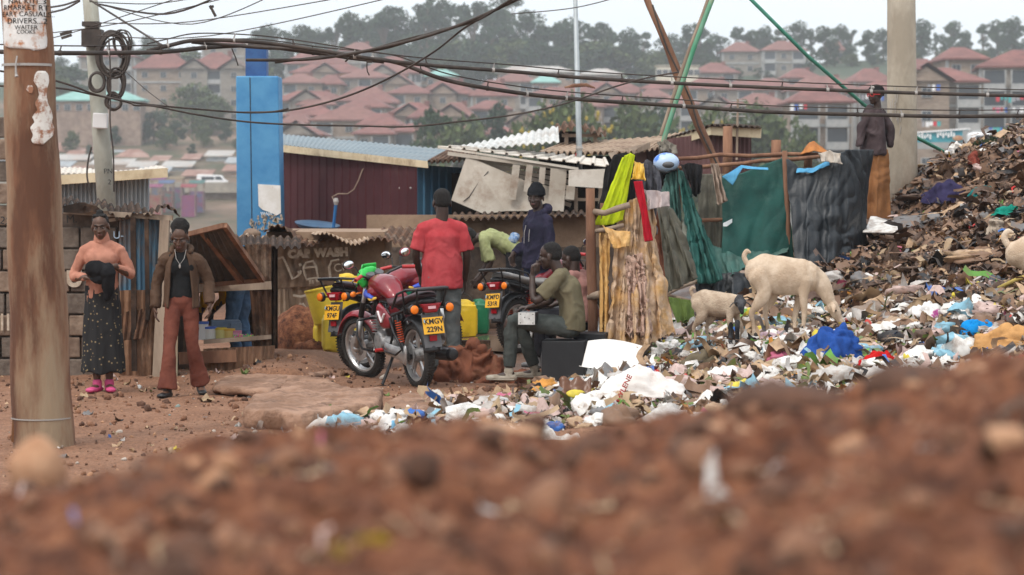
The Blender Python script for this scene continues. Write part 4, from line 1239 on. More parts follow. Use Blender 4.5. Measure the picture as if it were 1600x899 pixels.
# goods on the sill
GD = [('tub', 328, 528, 0.07, 0.11, (0.65, 0.65, 0.62), 'white tub with blue lid'), ('tub', 345, 528, 0.06, 0.10, (0.55, 0.5, 0.2), 'yellow topped tub'), ('tub', 358, 527, 0.06, 0.09, (0.6, 0.45, 0.15), 'amber tub'),
      ('tub', 312, 522, 0.09, 0.16, (0.6, 0.6, 0.6), 'large white bucket with blue lid'), ('cup', 404, 529, 0.05, 0.09, (0.35, 0.4, 0.4), 'grey cup of pens'), ('tub', 370, 529, 0.05, 0.07, (0.6, 0.3, 0.4), 'pink tub')]
for i, (nm, px, py, r_, h_, c_, lb) in enumerate(GD):
    q = P(px, py, 24.4); q.z = P(px, 536, 24.4).z + 0.035
    g = thing(nm, lb + ' on the kiosk sill', nm, q, 0, 'goods on the kiosk sill')
    m = MB(); m.lathe([(r_ * 0.85, 0), (r_, h_)], (0, 0, 0)); put(m, 'body', mat('goods_colour', c_, rough=0.5), g, local=True, smooth=False)
    m = MB(); m.lathe([(r_ * 1.05, h_), (r_ * 1.05, h_ + 0.02), (0.0, h_ + 0.021)], (0, 0, 0)); put(m, 'lid', mat('lid_colour', [(0.05, 0.12, 0.45), (0.6, 0.45, 0.05), (0.6, 0.35, 0.05), (0.05, 0.12, 0.4), (0.5, 0.1, 0.1), (0.55, 0.2, 0.3)][i], rough=0.5), g, local=True)
g = thing('crate', 'grey blue box standing behind the tubs in the kiosk', 'box', P(352, 532, 24.9), 0.2)
m = MB(); m.box((0, 0, 0.10), (0.3, 0.2, 0.22)); m.box((0.1, -0.12, 0.1), (0.12, 0.02, 0.18)); put(m, 'body', mat('grey_blue_card', (0.12, 0.17, 0.24), (0.17, 0.22, 0.30), 5), g, local=True, bevel=0.01)
g = thing('sweets_tray', 'tray heaped with small colourful sweets on kiosk sill', 'tray', P(388, 533, 24.3))
m = MB(); m.box((0, 0, 0.012), (0.34, 0.22, 0.02)); put(m, 'tray', M_WOODB, g, local=True)
m = MB(); r3 = random.Random(3)
for k in range(70): m.cur = k % 3; m.ball((r3.uniform(-.15, .15), r3.uniform(-.09, .09), 0.03 + r3.random() * 0.03), r3.uniform(0.012, 0.02), n=5, m=3)
put(m, 'sweets', [mat('sweet_pink', (0.6, 0.15, 0.3)), mat('sweet_yellow', (0.6, 0.5, 0.1)), mat('sweet_green', (0.15, 0.4, 0.15))], g, local=True)['kind'] = 'stuff'

# shack with the painted sheet
t = thing('mud_shack', 'mud walled shack with bent tin roof and hand painted CAR WASH sheet', 'shack', GP(480, 0, 28.9))
m = MB()
m.box(((P(415, 0, 28.6).x + P(600, 0, 28.6).x) / 2, 29.5, 0.55), (P(600, 0, 28.6).x - P(415, 0, 28.6).x, 1.8, P(500, 384, 28.6).z * 1.0 + 0.35))
put(m, 'wall', M_MUDW, t, wr=None)
m = MB()
_nn = lambda u, v: float(fbm(np.array([[u * 6, v * 4, 3.0]]), 5, 3)[0])
def shf(u, v):
    px = 415 + (548 - 415) * u + 8 * (1 - v) * (1 - u) + 2 * math.sin(v * 9)
    py = 376 + (452 - 376) * (1 - v) - 8 * u * (1 - v) + 3 * _nn(u, v) + 4 * u * v * -1
    return P(px, py, 28.42 + 0.03 * _nn(u, v) + 0.012 * math.sin(u * 60))
m.grid(shf, 60, 24); put(m, 'painted_sheet', mat('brown_dusty_sheet', (0.22, 0.15, 0.10), (0.31, 0.22, 0.15), 3, 0.85, bump=0.3, bscale=20, dirt=(0.12, 0.075, 0.05), dscale=2.5), t, smooth=True, solid=0.006)
m = MB(); corr(m, P(414, 560, 28.35), P(455, 560, 28.35), P(450, 452, 28.45), P(420, 452, 28.45), 4, 0.02); corr(m, P(455, 555, 28.5), P(500, 545, 28.5), P(505, 446, 28.5), P(452, 450, 28.5), 4, 0.02); put(m, 'lower_sheet', M_TANTIN, t, solid=0.004)
Y_ = 28.25
lettering(t, 'CAR WASH', 497, 396, Y_, 12.5, M_CHALK, bold=0.010, tilt=0.04, spacing=1.08)
lettering(t, 'CH', 534, 418, Y_, 13, M_CHALK, tilt=0.2)
def chalk(pts, r=0.016):
    m.tube([P(x, y, Y_) for x, y in pts], r, 5)
m = MB()
chalk([(432, 406), (442, 402), (450, 418), (457, 436), (465, 432), (470, 426)])
chalk([(474, 419), (478, 411), (489, 408), (494, 417), (497, 434), (479, 437), (476, 428), (474, 419)]); chalk([(474, 419), (494, 417)]); chalk([(484, 438), (485, 443), (489, 443), (489, 438)]); chalk([(494, 436), (496, 440), (500, 439), (499, 434)])
chalk([(516, 434), (514, 418), (518, 408), (530, 406)]); chalk([(466, 424), (468, 430), (471, 423)]); chalk([(468, 412), (470, 416)])
chalk([(458, 462), (470, 464), (482, 461)]); chalk([(468, 474), (473, 482), (466, 488), (474, 490), (478, 482), (472, 474)])
put(m, 'chalk_drawing', M_CHALK, t)
m = MB()
corr(m, P(372, 374, 27.6), P(440, 380, 27.8), P(428, 366, 30), P(384, 366, 30), 7, 0.02, sag=lambda u, v: V((0, 0, 0.04 * math.sin(u * 8))))
put(m, 'roof_sheet', M_TANTIN, t, solid=0.006)
m = MB(); corr(m, P(412, 364, 27.7), P(500, 374, 27.9), P(520, 362, 30), P(420, 360, 30), 9, 0.016, sag=lambda u, v: V((0, 0, 0.10 * math.sin(u * 6) * (1 - v))), ragged=0.03); put(m, 'roof_sheet', M_RUST, t, solid=0.006)
m = MB(); corr(m, P(495, 377, 27.8), P(577, 370, 28.0), P(566, 360, 30.4), P(470, 362, 30.4), 12, 0.015, sag=lambda u, v: V((0, 0, 0.08 * math.sin(u * 5 + 1) * (1 - v)))); put(m, 'roof_sheet', M_TANTIN, t, solid=0.006)
m = MB(); corr(m, P(566, 382, 28.0), P(672, 376, 28.6), P(700, 336, 30.4), P(570, 372, 30.4), 10, 0.022, sag=lambda u, v: V((0, 0, 0.05 * math.sin(u * 7)))); put(m, 'roof_sheet', M_RUST, t, solid=0.006)
g = thing('stone', 'round brown stone weighing down the tan roof sheet', 'stone', P(394, 368, 28.4))
m = MB(); m.ball(P(394, 366, 28.4), (0.11, 0.09, 0.07)); put(m, 'body', M_BLOCK[0], g, wr=(0.02, (12,) * 3, 3, False), smooth=True)
# mud bank at its foot
m = MB(); m.ball(GP(470, 0, 27.6), (0.36, 0.4, 0.42), n=24, m=16); m.ball(GP(500, 0, 27.5), (0.4, 0.4, 0.16), n=24, m=16); o = put(m, 'earth_bank', MEARTH, None, wr=(0.09, (3, 3, 3), 8, True), smooth=True, origin=GP(480, 0, 27.3)); o['kind'] = 'structure'

# ---- rear yard wall
t = thing('yard_wall', 'low mud wall topped with wavy black tin behind the bending man', 'wall', GP(820, 0, 32))
x0, x1 = P(572, 0, 31.6).x, P(1050, 0, 31.6).x
zt3 = P(0, 336, 31.6).z
def wallf(z0_, z1_, bulge):
    def f(u, v):
        x = x0 + (x1 - x0) * u
        z = z0_ + (z1_ - z0_) * v
        return V((x, 31.6 - bulge * (0.5 + 0.5 * float(vnoise(np.array([[x * 2.5, z * 3, 1.0]]), 4)[0])), z))
    return f
m = MB(); m.grid(wallf(zt3 - 0.5, zt3, 0.05), 90, 10); m.box(((x0 + x1) / 2, 31.8, zt3 / 2), (x1 - x0, 0.36, zt3 - 0.01)); put(m, 'upper_wall', M_MUDW, t, smooth=False)
m = MB(); m.grid(wallf(-0.1, zt3 - 0.42, 0.16), 90, 18); put(m, 'damp_foot', M_MUDD, t, smooth=True)
m = MB(); corr(m, P(708, 344, 31.2), P(940, 336, 31.2), P(940, 330, 33.0), P(708, 334, 33.0), 20, 0.025, ragged=0.02, seed=6); put(m, 'tin_capping', M_RUSTD, t, solid=0.005)
m = MB(); m.ball(GP(760, 0, 31.0) + V((0, 0, 0.12)), (0.28, 0.25, 0.26), n=20, m=14)
g = put(m, 'boulder', M_BLOCK[0], None, wr=(0.05, (4, 4, 4), 5, False), smooth=True, origin=GP(760, 0, 31.0)); tag(g, 'pale boulder at the foot of the yard wall', 'boulder')
m = MB(); m.ball(GP(560, 0, 30.2) + V((0, 0, 0.4)), (0.4, 0.3, 0.6), n=20, m=14)
m.ball(GP(640, 0, 30.8) + V((0, 0, 0.3)), (0.5, 0.3, 0.5), n=20, m=14)
g = put(m, 'soil_heap', M_MUDD, None, wr=(0.08, (3, 3, 3), 5, True), smooth=True, origin=GP(600, 0, 30.5)); g['kind'] = 'structure'

# ---- tilted tin structure
t = thing('ruined_stall', 'collapsing market stall with tilted cream roof, plywood sheet and slatted side', 'stall', (P(820, 0, 34).x, 34, 0))
m = MB(); ribbed(m, P(684, 229, 33.2), P(952, 262, 32.6), P(946, 250, 35.2), P(760, 234, 36), 12, 0.03); put(m, 'tilted_roof', M_CREAMTIN, t, solid=0.012)
m = MB(); m.prism([P(684, 229, 33.15), P(904, 262, 32.75), P(904, 266, 32.75), P(684, 232, 33.15)], (0, 0.05, 0)); put(m, 'roof_edge', M_CREAMTIN, t)
m = MB(); corr(m, P(708, 237, 33.9), P(874, 222, 33.9), P(872, 198, 36), P(722, 229, 36), 14, 0.018); put(m, 'back_roof', mat('white_grey_tin', (0.42, 0.42, 0.40), (0.60, 0.60, 0.57), 1.2, 0.5, dirt=(0.30, 0.25, 0.2), dscale=1.5), t, solid=0.01)
m = MB(); m.prism([P(729, 244, 33.05), P(822, 283, 33.0), P(862, 292, 33.0), P(864, 330, 32.9), P(790, 330, 32.9), P(757, 335, 32.95), P(705, 313, 33.05)], (0, 0.03, 0)); put(m, 'plywood_sheet', M_PLY, t)
for (a_, b_, w_) in (((807, 258), (800, 312), 0.10), ((828, 258), (823, 300), 0.09), ((848, 262), (846, 288), 0.08), ((873, 264), (868, 330), 0.22), ((892, 290), (890, 312), 0.12)):
    m = MB(); m.bar(P(*a_, 32.85), P(*b_, 32.85), w_, 0.04, up=(0, 1, 0)); put(m, 'upright', M_PLY, t)
m = MB()
for k in range(6): m.bar(P(730 + k * 8, 246 + k * 7.5, 33.3), P(892, 276 + k * 9, 33.2), 0.055, 0.03, up=(0, 1, 0))
m.bar(P(700, 240, 33.1), P(900, 266, 32.9), 0.07, 0.05)
put(m, 'slats', M_PLY, t)
m = MB(); m.prism([P(889, 266, 32.6), P(952, 264, 32.6), P(949, 295, 32.6), P(888, 291, 32.6)], (0, 0.03, 0)); put(m, 'cream_panel', M_CREAMTIN, t)
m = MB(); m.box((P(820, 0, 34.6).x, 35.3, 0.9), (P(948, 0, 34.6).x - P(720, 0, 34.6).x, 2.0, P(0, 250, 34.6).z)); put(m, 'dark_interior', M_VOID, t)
m = MB()
for px in (900, 920, 938): m.bar(P(px, 294, 33), P(px, 340, 33), 0.05, 0.04, up=(0, 1, 0))
m.bar(P(888, 312, 33), P(950, 312, 33), 0.05, 0.04); put(m, 'frame_slat', M_WOODG, t)
m = MB(); m.tube([P(763, 268, 33.0), P(748, 285, 33.0), P(733, 308, 33.0), P(724, 315, 33.0)], 0.006, 4); put(m, 'thin_crack', M_INK, t)
# tin roof behind (right), with dark slatted shack
t = thing('tin_shack', 'dark shack with long rusty corrugated roof beside the steel pole', 'shack', (P(960, 0, 37).x, 37, 0))
m = MB(); corr(m, P(842, 240, 36.4), P(975, 240, 35.6), P(1060, 214, 38.5), P(880, 226, 39), 14, 0.035, ragged=0.05, seed=8); put(m, 'roof', M_TANTIN, t, solid=0.008)
m = MB(); corr(m, P(975, 240, 35.6), P(1032, 232, 37), P(1070, 208, 39), P(1010, 218, 39), 7, 0.03); put(m, 'roof', M_TANTIN, t, solid=0.008)
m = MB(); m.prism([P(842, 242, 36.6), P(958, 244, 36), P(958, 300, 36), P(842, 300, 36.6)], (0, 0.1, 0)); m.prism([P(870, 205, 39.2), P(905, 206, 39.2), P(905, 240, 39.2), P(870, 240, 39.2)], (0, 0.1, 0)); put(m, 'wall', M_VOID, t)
m = MB(); m.prism([P(958, 236, 35.8), P(1010, 226, 37), P(1010, 330, 37), P(958, 330, 35.8)], (0, 0.1, 0)); put(m, 'side_wall', mat('brown_tin', (0.10, 0.055, 0.045), (0.16, 0.09, 0.07), 2, 0.8), t)
m = MB(); m.prism([P(950, 240, 35.55), P(1016, 222, 36.4), P(1016, 232, 36.4), P(958, 252, 35.55)], (0, 0.05, 0)); put(m, 'barge_board', M_WOODG, t)
m = MB(); corr(m, P(874, 208, 38), P(948, 205, 38), P(946, 197, 40), P(868, 198, 40), 7, 0.04, sag=lambda u, v: V((0, 0, 0.06 * math.sin(u * 5)))); put(m, 'upper_roof', M_RUST, t, solid=0.01)
m = MB(); m.bar(P(878, 212, 38.2), P(940, 212, 38.2), 0.06, 0.05); m.bar(P(885, 208, 38.2), P(885, 236, 38.2), 0.06, 0.05, up=(0, 1, 0)); m.bar(P(930, 208, 38.2), P(930, 232, 38.2), 0.06, 0.05, up=(0, 1, 0)); put(m, 'roof_frame', M_WOODG, t)
# warning triangle
g = thing('warning_triangle', 'red and white warning triangle hung under the rusty roof edge', 'warning triangle', P(901, 245, 35.7))
m = MB(); tri = [P(902, 239, 35.6), P(894, 252, 35.6), P(910, 252, 35.6)]; m.prism(tri, (0, 0.02, 0)); put(m, 'panel', M_INKW, g)
m = MB()
for i in range(3): m.bar(tri[i] - V((0, 0.012, 0)), tri[(i + 1) % 3] - V((0, 0.012, 0)), 0.03, 0.015, up=(0, 1, 0))
put(m, 'red_border', M_REDP, g)
# small cream fronted shed at right
t = thing('tin_shed', 'small maroon tin shed with cream fascia behind the crossed poles', 'shed', (P(1110, 0, 37).x, 38, 0))
m = MB(); corr(m, P(1050, 300, 37.2), P(1112, 300, 36.5), P(1112, 208, 36.5), P(1050, 216, 37.2), 9, 0.02); corr(m, P(1112, 300, 36.5), P(1174, 300, 37), P(1174, 210, 37), P(1112, 208, 36.5), 9, 0.02); corr(m, P(1000, 300, 38.2), P(1050, 300, 37.2), P(1050, 216, 37.2), P(1000, 232, 38.2), 7, 0.02); put(m, 'wall', mat('dusty_maroon_tin', (0.10, 0.045, 0.045), (0.15, 0.075, 0.07), 1.5, 0.7), t, solid=0.004)
m = MB(); m.prism([P(1110, 198, 36.2), P(1190, 201, 36.6), P(1189, 216, 36.6), P(1110, 211, 36.2)], (0, 0.05, 0)); m.prism([P(1030, 222, 38), P(1110, 198, 36.2), P(1110, 211, 36.2), P(1030, 236, 38)], (0, 0.05, 0)); put(m, 'fascia_board', M_CREAMB, t)
m = MB(); corr(m, P(1030, 221, 38), P(1110, 196.5, 36.1), P(1150, 196, 41), P(1060, 212, 42), 12, 0.02); corr(m, P(1110, 196.5, 36.1), P(1190, 200, 36.5), P(1190, 199, 41), P(1150, 196, 41), 9, 0.02); put(m, 'roof', M_RUSTD, t, solid=0.01)
# TV aerial by the shed
t = thing('tv_aerial', 'thin television aerial mast above the small cream edged shed', 'aerial', P(1153, 240, 36.4))
m = MB(); m.tube([P(1151, 250, 36.4), P(1153, 155, 36.4)], 0.018, 6); put(m, 'mast', M_WOODG, t)
m = MB()
for py in (158, 166, 176, 182): m.tube([P(1143, py, 36.4), P(1165, py, 36.4)], 0.010, 5)
put(m, 'antenna_rods', M_CLIP, t)

# ============================================================ POLES
M_POLEW = mat('old_pole_wood', (0.095, 0.040, 0.021), (0.23, 0.105, 0.055), 3.2, 0.85, bump=0.5, bscale=26, stretch=(1, 1, 0.22), dirt=(0.27, 0.20, 0.13), dscale=1.7, dlo=0.45, dhi=0.60)
t = thing('wooden_pole', 'thick reddish wooden utility pole with torn posters in the left foreground', 'utility pole', GP(68, 0, 17.3))
b0, b1 = GP(69, 0, 17.3) - V((0, 0, 0.2)), P(40, -30, 17.3)
b0.x = P(69, 700, 17.3).x
def polept(py): 
    u = (P(0, py, 17.3).z - b0.z) / (b1.z - b0.z)
    return b0.lerp(b1, u), u
m = MB(); m.tube([b0.lerp(b1, i / 24) + V((0.006 * math.sin(i), 0, 0)) for i in range(25)], [0.222 - 0.05 * i / 24 for i in range(25)], 32); put(m, 'shaft', M_POLEW, t, smooth=True, wr=(0.006, (6, 6, 1.2), 4, False))
def wrap(name, outline, m_, off=0.004, notch=0):
    """paper stuck round the pole; outline in photo pixels"""
    mm = MB()
    ys = [p[0] for p in outline]
    y0, y1 = ys[0], ys[-1]
    def f(u, v):
        py = y0 + (y1 - y0) * v
        l = np.interp(py, ys, [p[1] for p in outline]); r_ = np.interp(py, ys, [p[2] for p in outline])
        px = l + (r_ - l) * u
        c, uu = polept(py)
        rad = 0.222 - 0.05 * uu + off
        x = P(px, py, 17.3).x - c.x
        s = max(-0.985, min(0.985, x / rad))
        return V((c.x + rad * s, c.y - rad * math.sqrt(1 - s * s), P(px, py, 17.3 - rad * 0.8).z))
    mm.grid(f, 24, 30)
    return put(mm, name, m_, t, solid=0.003, smooth=True)
M_PAPER = mat('weathered_poster', (0.56, 0.54, 0.51), (0.70, 0.69, 0.67), 8, 0.85, dirt=(0.40, 0.18, 0.09), dscale=7, dlo=0.50, dhi=0.60)
wrap('poster', [(-30, 8, 76), (20, 9, 76), (40, 10, 76), (60, 10, 78), (72, 12, 78), (76, 24, 76), (79, 60, 66)], M_PAPER, 0.007)
M_PAPER2 = mat('torn_poster_paper', (0.60, 0.57, 0.52), (0.68, 0.66, 0.62), 12, 0.9, dirt=(0.30, 0.14, 0.08), dscale=9, dlo=0.48, dhi=0.58)
wrap('poster_scrap', [(111, 66, 76), (116, 62, 80), (128, 60, 81), (136, 66, 79), (150, 68, 78), (162, 62, 80), (172, 66, 84), (183, 58, 86), (191, 62, 85), (200, 55, 88), (212, 60, 87), (220, 56, 80), (226, 62, 74)], M_PAPER2)
wrap('poster_scrap', [(134, 52, 58), (140, 49, 60), (146, 54, 58)], M_PAPER2)
wrap('wire_band', [(99, 4, 84), (103, 4, 84)], M_CLIP, 0.01)
wrap('wire_band', [(655, 20, 113), (657, 20, 113)], M_CLIP, 0.006)
m = MB(); m.tube([polept(90)[0] + V((-0.04, -0.20, 0)), polept(103)[0] + V((-0.05, -0.215, 0)), polept(118)[0] + V((-0.05, -0.215, 0)), polept(122)[0] + V((-0.045, -0.22, 0))], [0.006, 0.006, 0.009, 0.014], 6); put(m, 'wire_tail', M_CLIP, t)
for (tx, py, s_) in (('NAL KITI..3', 2, 8.5), ('RMARKET RT..', 12, 8.5), ('EARY CASUALS..', 22, 8), ('DRIVERS...2', 33, 9), ('WAITER', 43, 7), ('COOKS', 50, 6)):
    c, uu = polept(py)
    o = lettering(t, tx, 40, py, 17.3 - 0.19, s_, M_INK, depth=0.001)
    co = get_co(o.data)   # bend the letters round the shaft
    cx_, cy_ = c.x - t.location.x, c.y - t.location.y
    rad = 0.222 - 0.05 * uu + 0.0115
    s_ = np.clip((co[:, 0] - cx_) / rad, -0.95, 0.95)
    co[:, 1] = cy_ - rad * np.sqrt(1 - s_ * s_)
    set_co(o.data, co)
# vertical split board strapped to its left side
m = MB(); m.tube([P(28, 690, 17.25) , P(34, 560, 17.2), P(26, 430, 17.2), P(20, 330, 17.22)], [0.05, 0.045, 0.03, 0.012], 8); put(m, 'earthing_strip', mat('ochre_strip', (0.36, 0.18, 0.07), (0.25, 0.12, 0.06), 4, 0.8, stretch=(1, 1, .2)), t, smooth=True)

# leaning grey concrete pole, with meter box and coils
M_PCONC = mat('pole_concrete', (0.26, 0.26, 0.22), (0.36, 0.36, 0.31), 2.2, 0.85, bump=0.3, bscale=24, dirt=(0.20, 0.16, 0.11), dscale=1.4, stretch=(1, 1, .4))
t = thing('concrete_pole', 'leaning grey concrete utility pole carrying coiled cables and a white box', 'utility pole', GP(172, 0, 32))
q0, q1 = P(178, 460, 32), P(136, -60, 32)
m = MB(); m.tube([q0, q1], [0.135, 0.095], 20); put(m, 'shaft', M_PCONC, t, smooth=True)
q = P(157, 189, 31.8)
m = MB(); m.box(q, (0.19, 0.10, 0.20), Matrix.Rotation(0.06, 3, 'Y')); put(m, 'meter_box', mat('white_box', (0.62, 0.61, 0.60), rough=0.5), t, bevel=0.012)
lettering(t, 'PN', 169, 268, 31.84, 8, M_INK); lettering(t, '2', 171, 285, 31.84, 8, M_INK)
m = MB(); m.box(P(143, 38, 31.8), (0.22, 0.2, 0.06)); m.box(P(145, 60, 31.8), (0.26, 0.24, 0.22)); m.bar(P(134, 48, 31.8), P(155, 46, 31.8), 0.05, 0.08); put(m, 'bracket', M_CABLE, t)
r3 = random.Random(5)
def coil(cx, cy, rx, ry, n, label, Y=31.55, wob=2.5, rr=0.014):
    g = thing('cable_coil', label, 'cable coil', P(cx, cy, Y), 0, 'coils on the leaning pole')
    m = MB()
    for k in range(n):
        ox, oy, sc = r3.uniform(-wob, wob), r3.uniform(-wob, wob), r3.uniform(0.86, 1.08)
        ph = r3.uniform(-0.3, 0.3)
        m.tube([P(cx + ox + rx * sc * math.cos(a_ * math.pi / 16) + ph * 4 * math.sin(a_ * math.pi / 8), cy + oy + ry * sc * math.sin(a_ * math.pi / 16), Y + k * 0.012) for a_ in range(32)], rr, 6, closed=True)
    put(m, 'loops', M_CABLE, g, smooth=True)
coil(176, 86, 22, 33, 8, 'largest loose oval coil of black cable on the leaning pole', wob=4)
coil(152, 128, 12, 15, 5, 'small neat round coil on the left of the leaning pole', wob=1)
coil(181, 132, 13, 22, 6, 'narrow oval coil below the largest on the leaning pole', wob=2)
coil(178, 158, 12, 13, 4, 'lowest small coil hanging beside the white box', wob=2)
coil(190, 68, 14, 22, 3, 'thin outer loop at the upper right of the leaning pole', wob=3, rr=0.009)

# steel pole, crossed poles, concrete pole
t = thing('steel_pole', 'thin grey steel pole rising from behind the rusty tin roof', 'pole', P(905, 245, 35.2))
m = MB(); m.tube([P(906, 300, 35.2), P(905, 232, 35.2), P(898, -40, 35.2)], [0.042, 0.042, 0.03], 14); put(m, 'shaft', mat('dull_steel', (0.30, 0.33, 0.34), (0.38, 0.41, 0.42), 3, 0.5, metal=0.3), t, smooth=True)
m = MB(); m.lathe([(0.045, -0.03), (0.055, 0), (0.045, 0.03)], P(905, 232, 35.2)); put(m, 'collar', M_CLIP, t)
m = MB(); m.tube([P(882, 137, 35.1), P(898, 134, 35.1), P(916, 133, 35.1), P(930, 138, 35.1)], [0.012, 0.03, 0.028, 0.010], 7); put(m, 'tied_stick', M_WOODB, t)
t = thing('leaning_pole', 'rough dark brown timber pole leaning right across the green one', 'timber pole', P(1120, 250, 28))
pts = [(1000, -30), (1014, 8), (1030, 42), (1045, 78), (1060, 118), (1076, 158), (1092, 196), (1106, 226), (1118, 256), (1126, 300)]
m = MB(); m.tube([P(x, y, 28) for x, y in pts], [0.04, 0.042, 0.045, 0.05, 0.055, 0.055, 0.05, 0.05, 0.045, 0.04], 12); put(m, 'shaft', M_WOODB, t, smooth=True, wr=(0.010, (9, 9, 5), 2, False))
m = MB(); m.tube([P(x + 7 - 9 * abs(math.sin(y / 45)), y, 27.9) for x, y in pts[1:9]], 0.012, 5); put(m, 'wire', M_CABLE, t)
t = thing('leaning_pole', 'slim green and bark pole leaning left across the brown one', 'timber pole', P(1036, 220, 27.6))
m = MB(); m.tube([P(1124, -30, 27.6), P(1104, 22, 27.6), P(1086, 70, 27.6), P(1070, 118, 27.6), P(1054, 166, 27.6), P(1038, 216, 27.6), P(1030, 262, 27.6)], 0.028, 10); put(m, 'shaft', mat('green_painted_pole', (0.06, 0.25, 0.14), (0.16, 0.32, 0.22), 5, 0.7, dirt=(0.28, 0.20, 0.13), dscale=4, stretch=(1, 1, 0.3)), t, smooth=True)
m = MB(); m.tube([P(1117, -30, 27.7), P(1100, 20, 27.7), P(1080, 70, 27.7), P(1064, 118, 27.7), P(1048, 166, 27.7), P(1033, 212, 27.7)], 0.026, 8); put(m, 'bark_strip', M_WOODG, t, wr=(0.012, (12, 12, 12), 3, False))
t = thing('stay_rope', 'taut green rope running down from top centre to the waste heap', 'rope', P(1350, 165, 28))
m = MB(); m.tube([P(1150, -24, 27), P(1262, 88, 27.6), P(1350, 164, 28.3), P(1430, 214, 29), P(1480, 240, 29.6), P(1500, 250, 29.8)], 0.022, 8); put(m, 'strand', mat('green_rope', (0.04, 0.19, 0.13), (0.07, 0.26, 0.18), 8, 0.8), t, smooth=True)
M_PCON2 = mat('thick_pole_concrete', (0.22, 0.185, 0.14), (0.36, 0.315, 0.25), 1.6, 0.9, bump=0.35, bscale=26, dirt=(0.16, 0.10, 0.065), dscale=1.2, dlo=0.5, dhi=0.75, stretch=(1, 1, .5), detail=8)
t = thing('concrete_pole', 'thick stained concrete utility pole rising beside the waste heap', 'utility pole', GP(1410, 0, 28))
m = MB(); m.tube([P(1410, 420, 28), P(1410, 300, 28), P(1408, -60, 28)], [0.182, 0.178, 0.158], 36); put(m, 'shaft', M_PCON2, t, smooth=True)
m = MB(); r3 = random.Random(12)
for k in range(14):
    q = P(1398 + r3.uniform(-6, 10), 150 + r3.uniform(-16, 50), 27.82)
    m.bar(q, q + V((r3.uniform(-.02, .02), 0.004, -r3.uniform(.03, .2))), 0.006, 0.006, up=(0, 1, 0))
put(m, 'scratch_marks', M_CLIP, t)

# ============================================================ CABLES
def cable(name, label, pts, r_, group=None, ties=None, Y=None, m_=M_CABLE, mess=True):
    """pts: (px, py, Y)"""
    g = thing(name, label, 'cable', P(*pts[len(pts) // 2]), 0, group)
    W = [P(*p) for p in pts]
    cur = []
    for i in range(len(W) - 1):
        p0, p1, p2, p3 = W[max(i - 1, 0)], W[i], W[i + 1], W[min(i + 2, len(W) - 1)]
        for k in range(8):
            s = k / 8
            cur.append(0.5 * ((2 * p1) + (p2 - p0) * s + (2 * p0 - 5 * p1 + 4 * p2 - p3) * s * s + (3 * p1 - p0 - 3 * p2 + p3) * s ** 3))
    cur.append(W[-1])
    m = MB(); m.tube(cur, r_, 8); put(m, 'strand', m_, g, smooth=True)
    if ties:
        if mess:
            m = MB(); m.tube([c + V((0, 0, ties)) for c in cur], 0.006, 5); put(m, 'messenger_wire', M_CABLE, g)
        L = 0; last = cur[0]; nxt = U(0.1, 0.5)
        for c in cur[1:]:
            L += (c - last).length
            while L > nxt:
                q = c
                m = MB()
                dx = U(-0.015, 0.015)
                m.tube([q + V((dx, 0, ties * 1.02)), q + V((0, -r_ * 0.4, r_))], 0.006, 4)
                m.lathe([(r_ * 1.25, -0.014), (r_ * 1.25, 0.014)], q, (1, 0, 0), 10)
                put(m, 'tie', M_CLIP if int(nxt * 10) % 2 else M_CABLE, g)
                nxt += U(0.42, 0.72)
            last = c
    return g
cable('power_cable', 'thick tied cable drooping lowest across the picture to the right', [(-40, 80, 20), (80, 83, 20), (180, 83, 20.5), (260, 81, 21), (330, 74, 21.5), (405, 72, 22), (500, 84, 22), (560, 90, 22), (620, 98, 22), (700, 126, 22), (800, 144, 22.3), (900, 155, 22.6), (1050, 165, 23), (1200, 175, 23.3), (1380, 180, 23.6), (1480, 182, 23.8), (1640, 181, 24)], 0.019, 'thick tied cables', ties=0.060)
cable('power_cable', 'upper thick tied cable passing over the blue pillar to the right', [(230, 80, 20.9), (262, 72, 21), (310, 63, 21.3), (400, 66, 21.6), (480, 76, 21.6), (580, 92, 21.6), (680, 103, 21.9), (800, 112, 22.2), (900, 121, 22.5), (1050, 130, 22.8), (1200, 137, 23.1), (1380, 144, 23.4), (1480, 147, 23.6), (1640, 151, 23.8)], 0.018, 'thick tied cables', ties=0.060)
cable('power_cable', 'thick cable lying beside the pair over the blue pillar', [(300, 66, 21.4), (400, 74, 21.8), (470, 78, 21.8), (540, 90, 21.8), (600, 97, 21.8)], 0.016, 'thick tied cables')
cable('power_cable', 'bundle of dark wires rising to the top edge near centre', [(385, 94, 22), (480, 93, 21.8), (560, 82, 21.4), (640, 64, 21.0), (700, 46, 20.6), (760, 22, 20.2), (840, -16, 19.8)], 0.014, 'rising wires')
cable('power_cable', 'second wire of the bundle rising to the top edge', [(430, 98, 22.1), (500, 89, 21.9), (600, 76, 21.4), (680, 50, 20.8), (745, 32, 20.3), (790, 5, 20), (830, -20, 19.8)], 0.011, 'rising wires')
cable('power_cable', 'third wire of the bundle looping up near centre', [(540, 96, 21.9), (560, 84, 21.5), (640, 60, 21.1), (720, 40, 20.7), (800, 4, 20.2), (850, -20, 19.8)], 0.008, 'rising wires')
cable('wire', 'slack wire swinging from the blue pillar up to the rising bundle', [(380, 176, 22), (440, 174, 22), (500, 163, 22), (560, 144, 22), (620, 116, 21.6), (680, 80, 21.1), (720, 48, 20.7), (742, 34, 20.5)], 0.009)
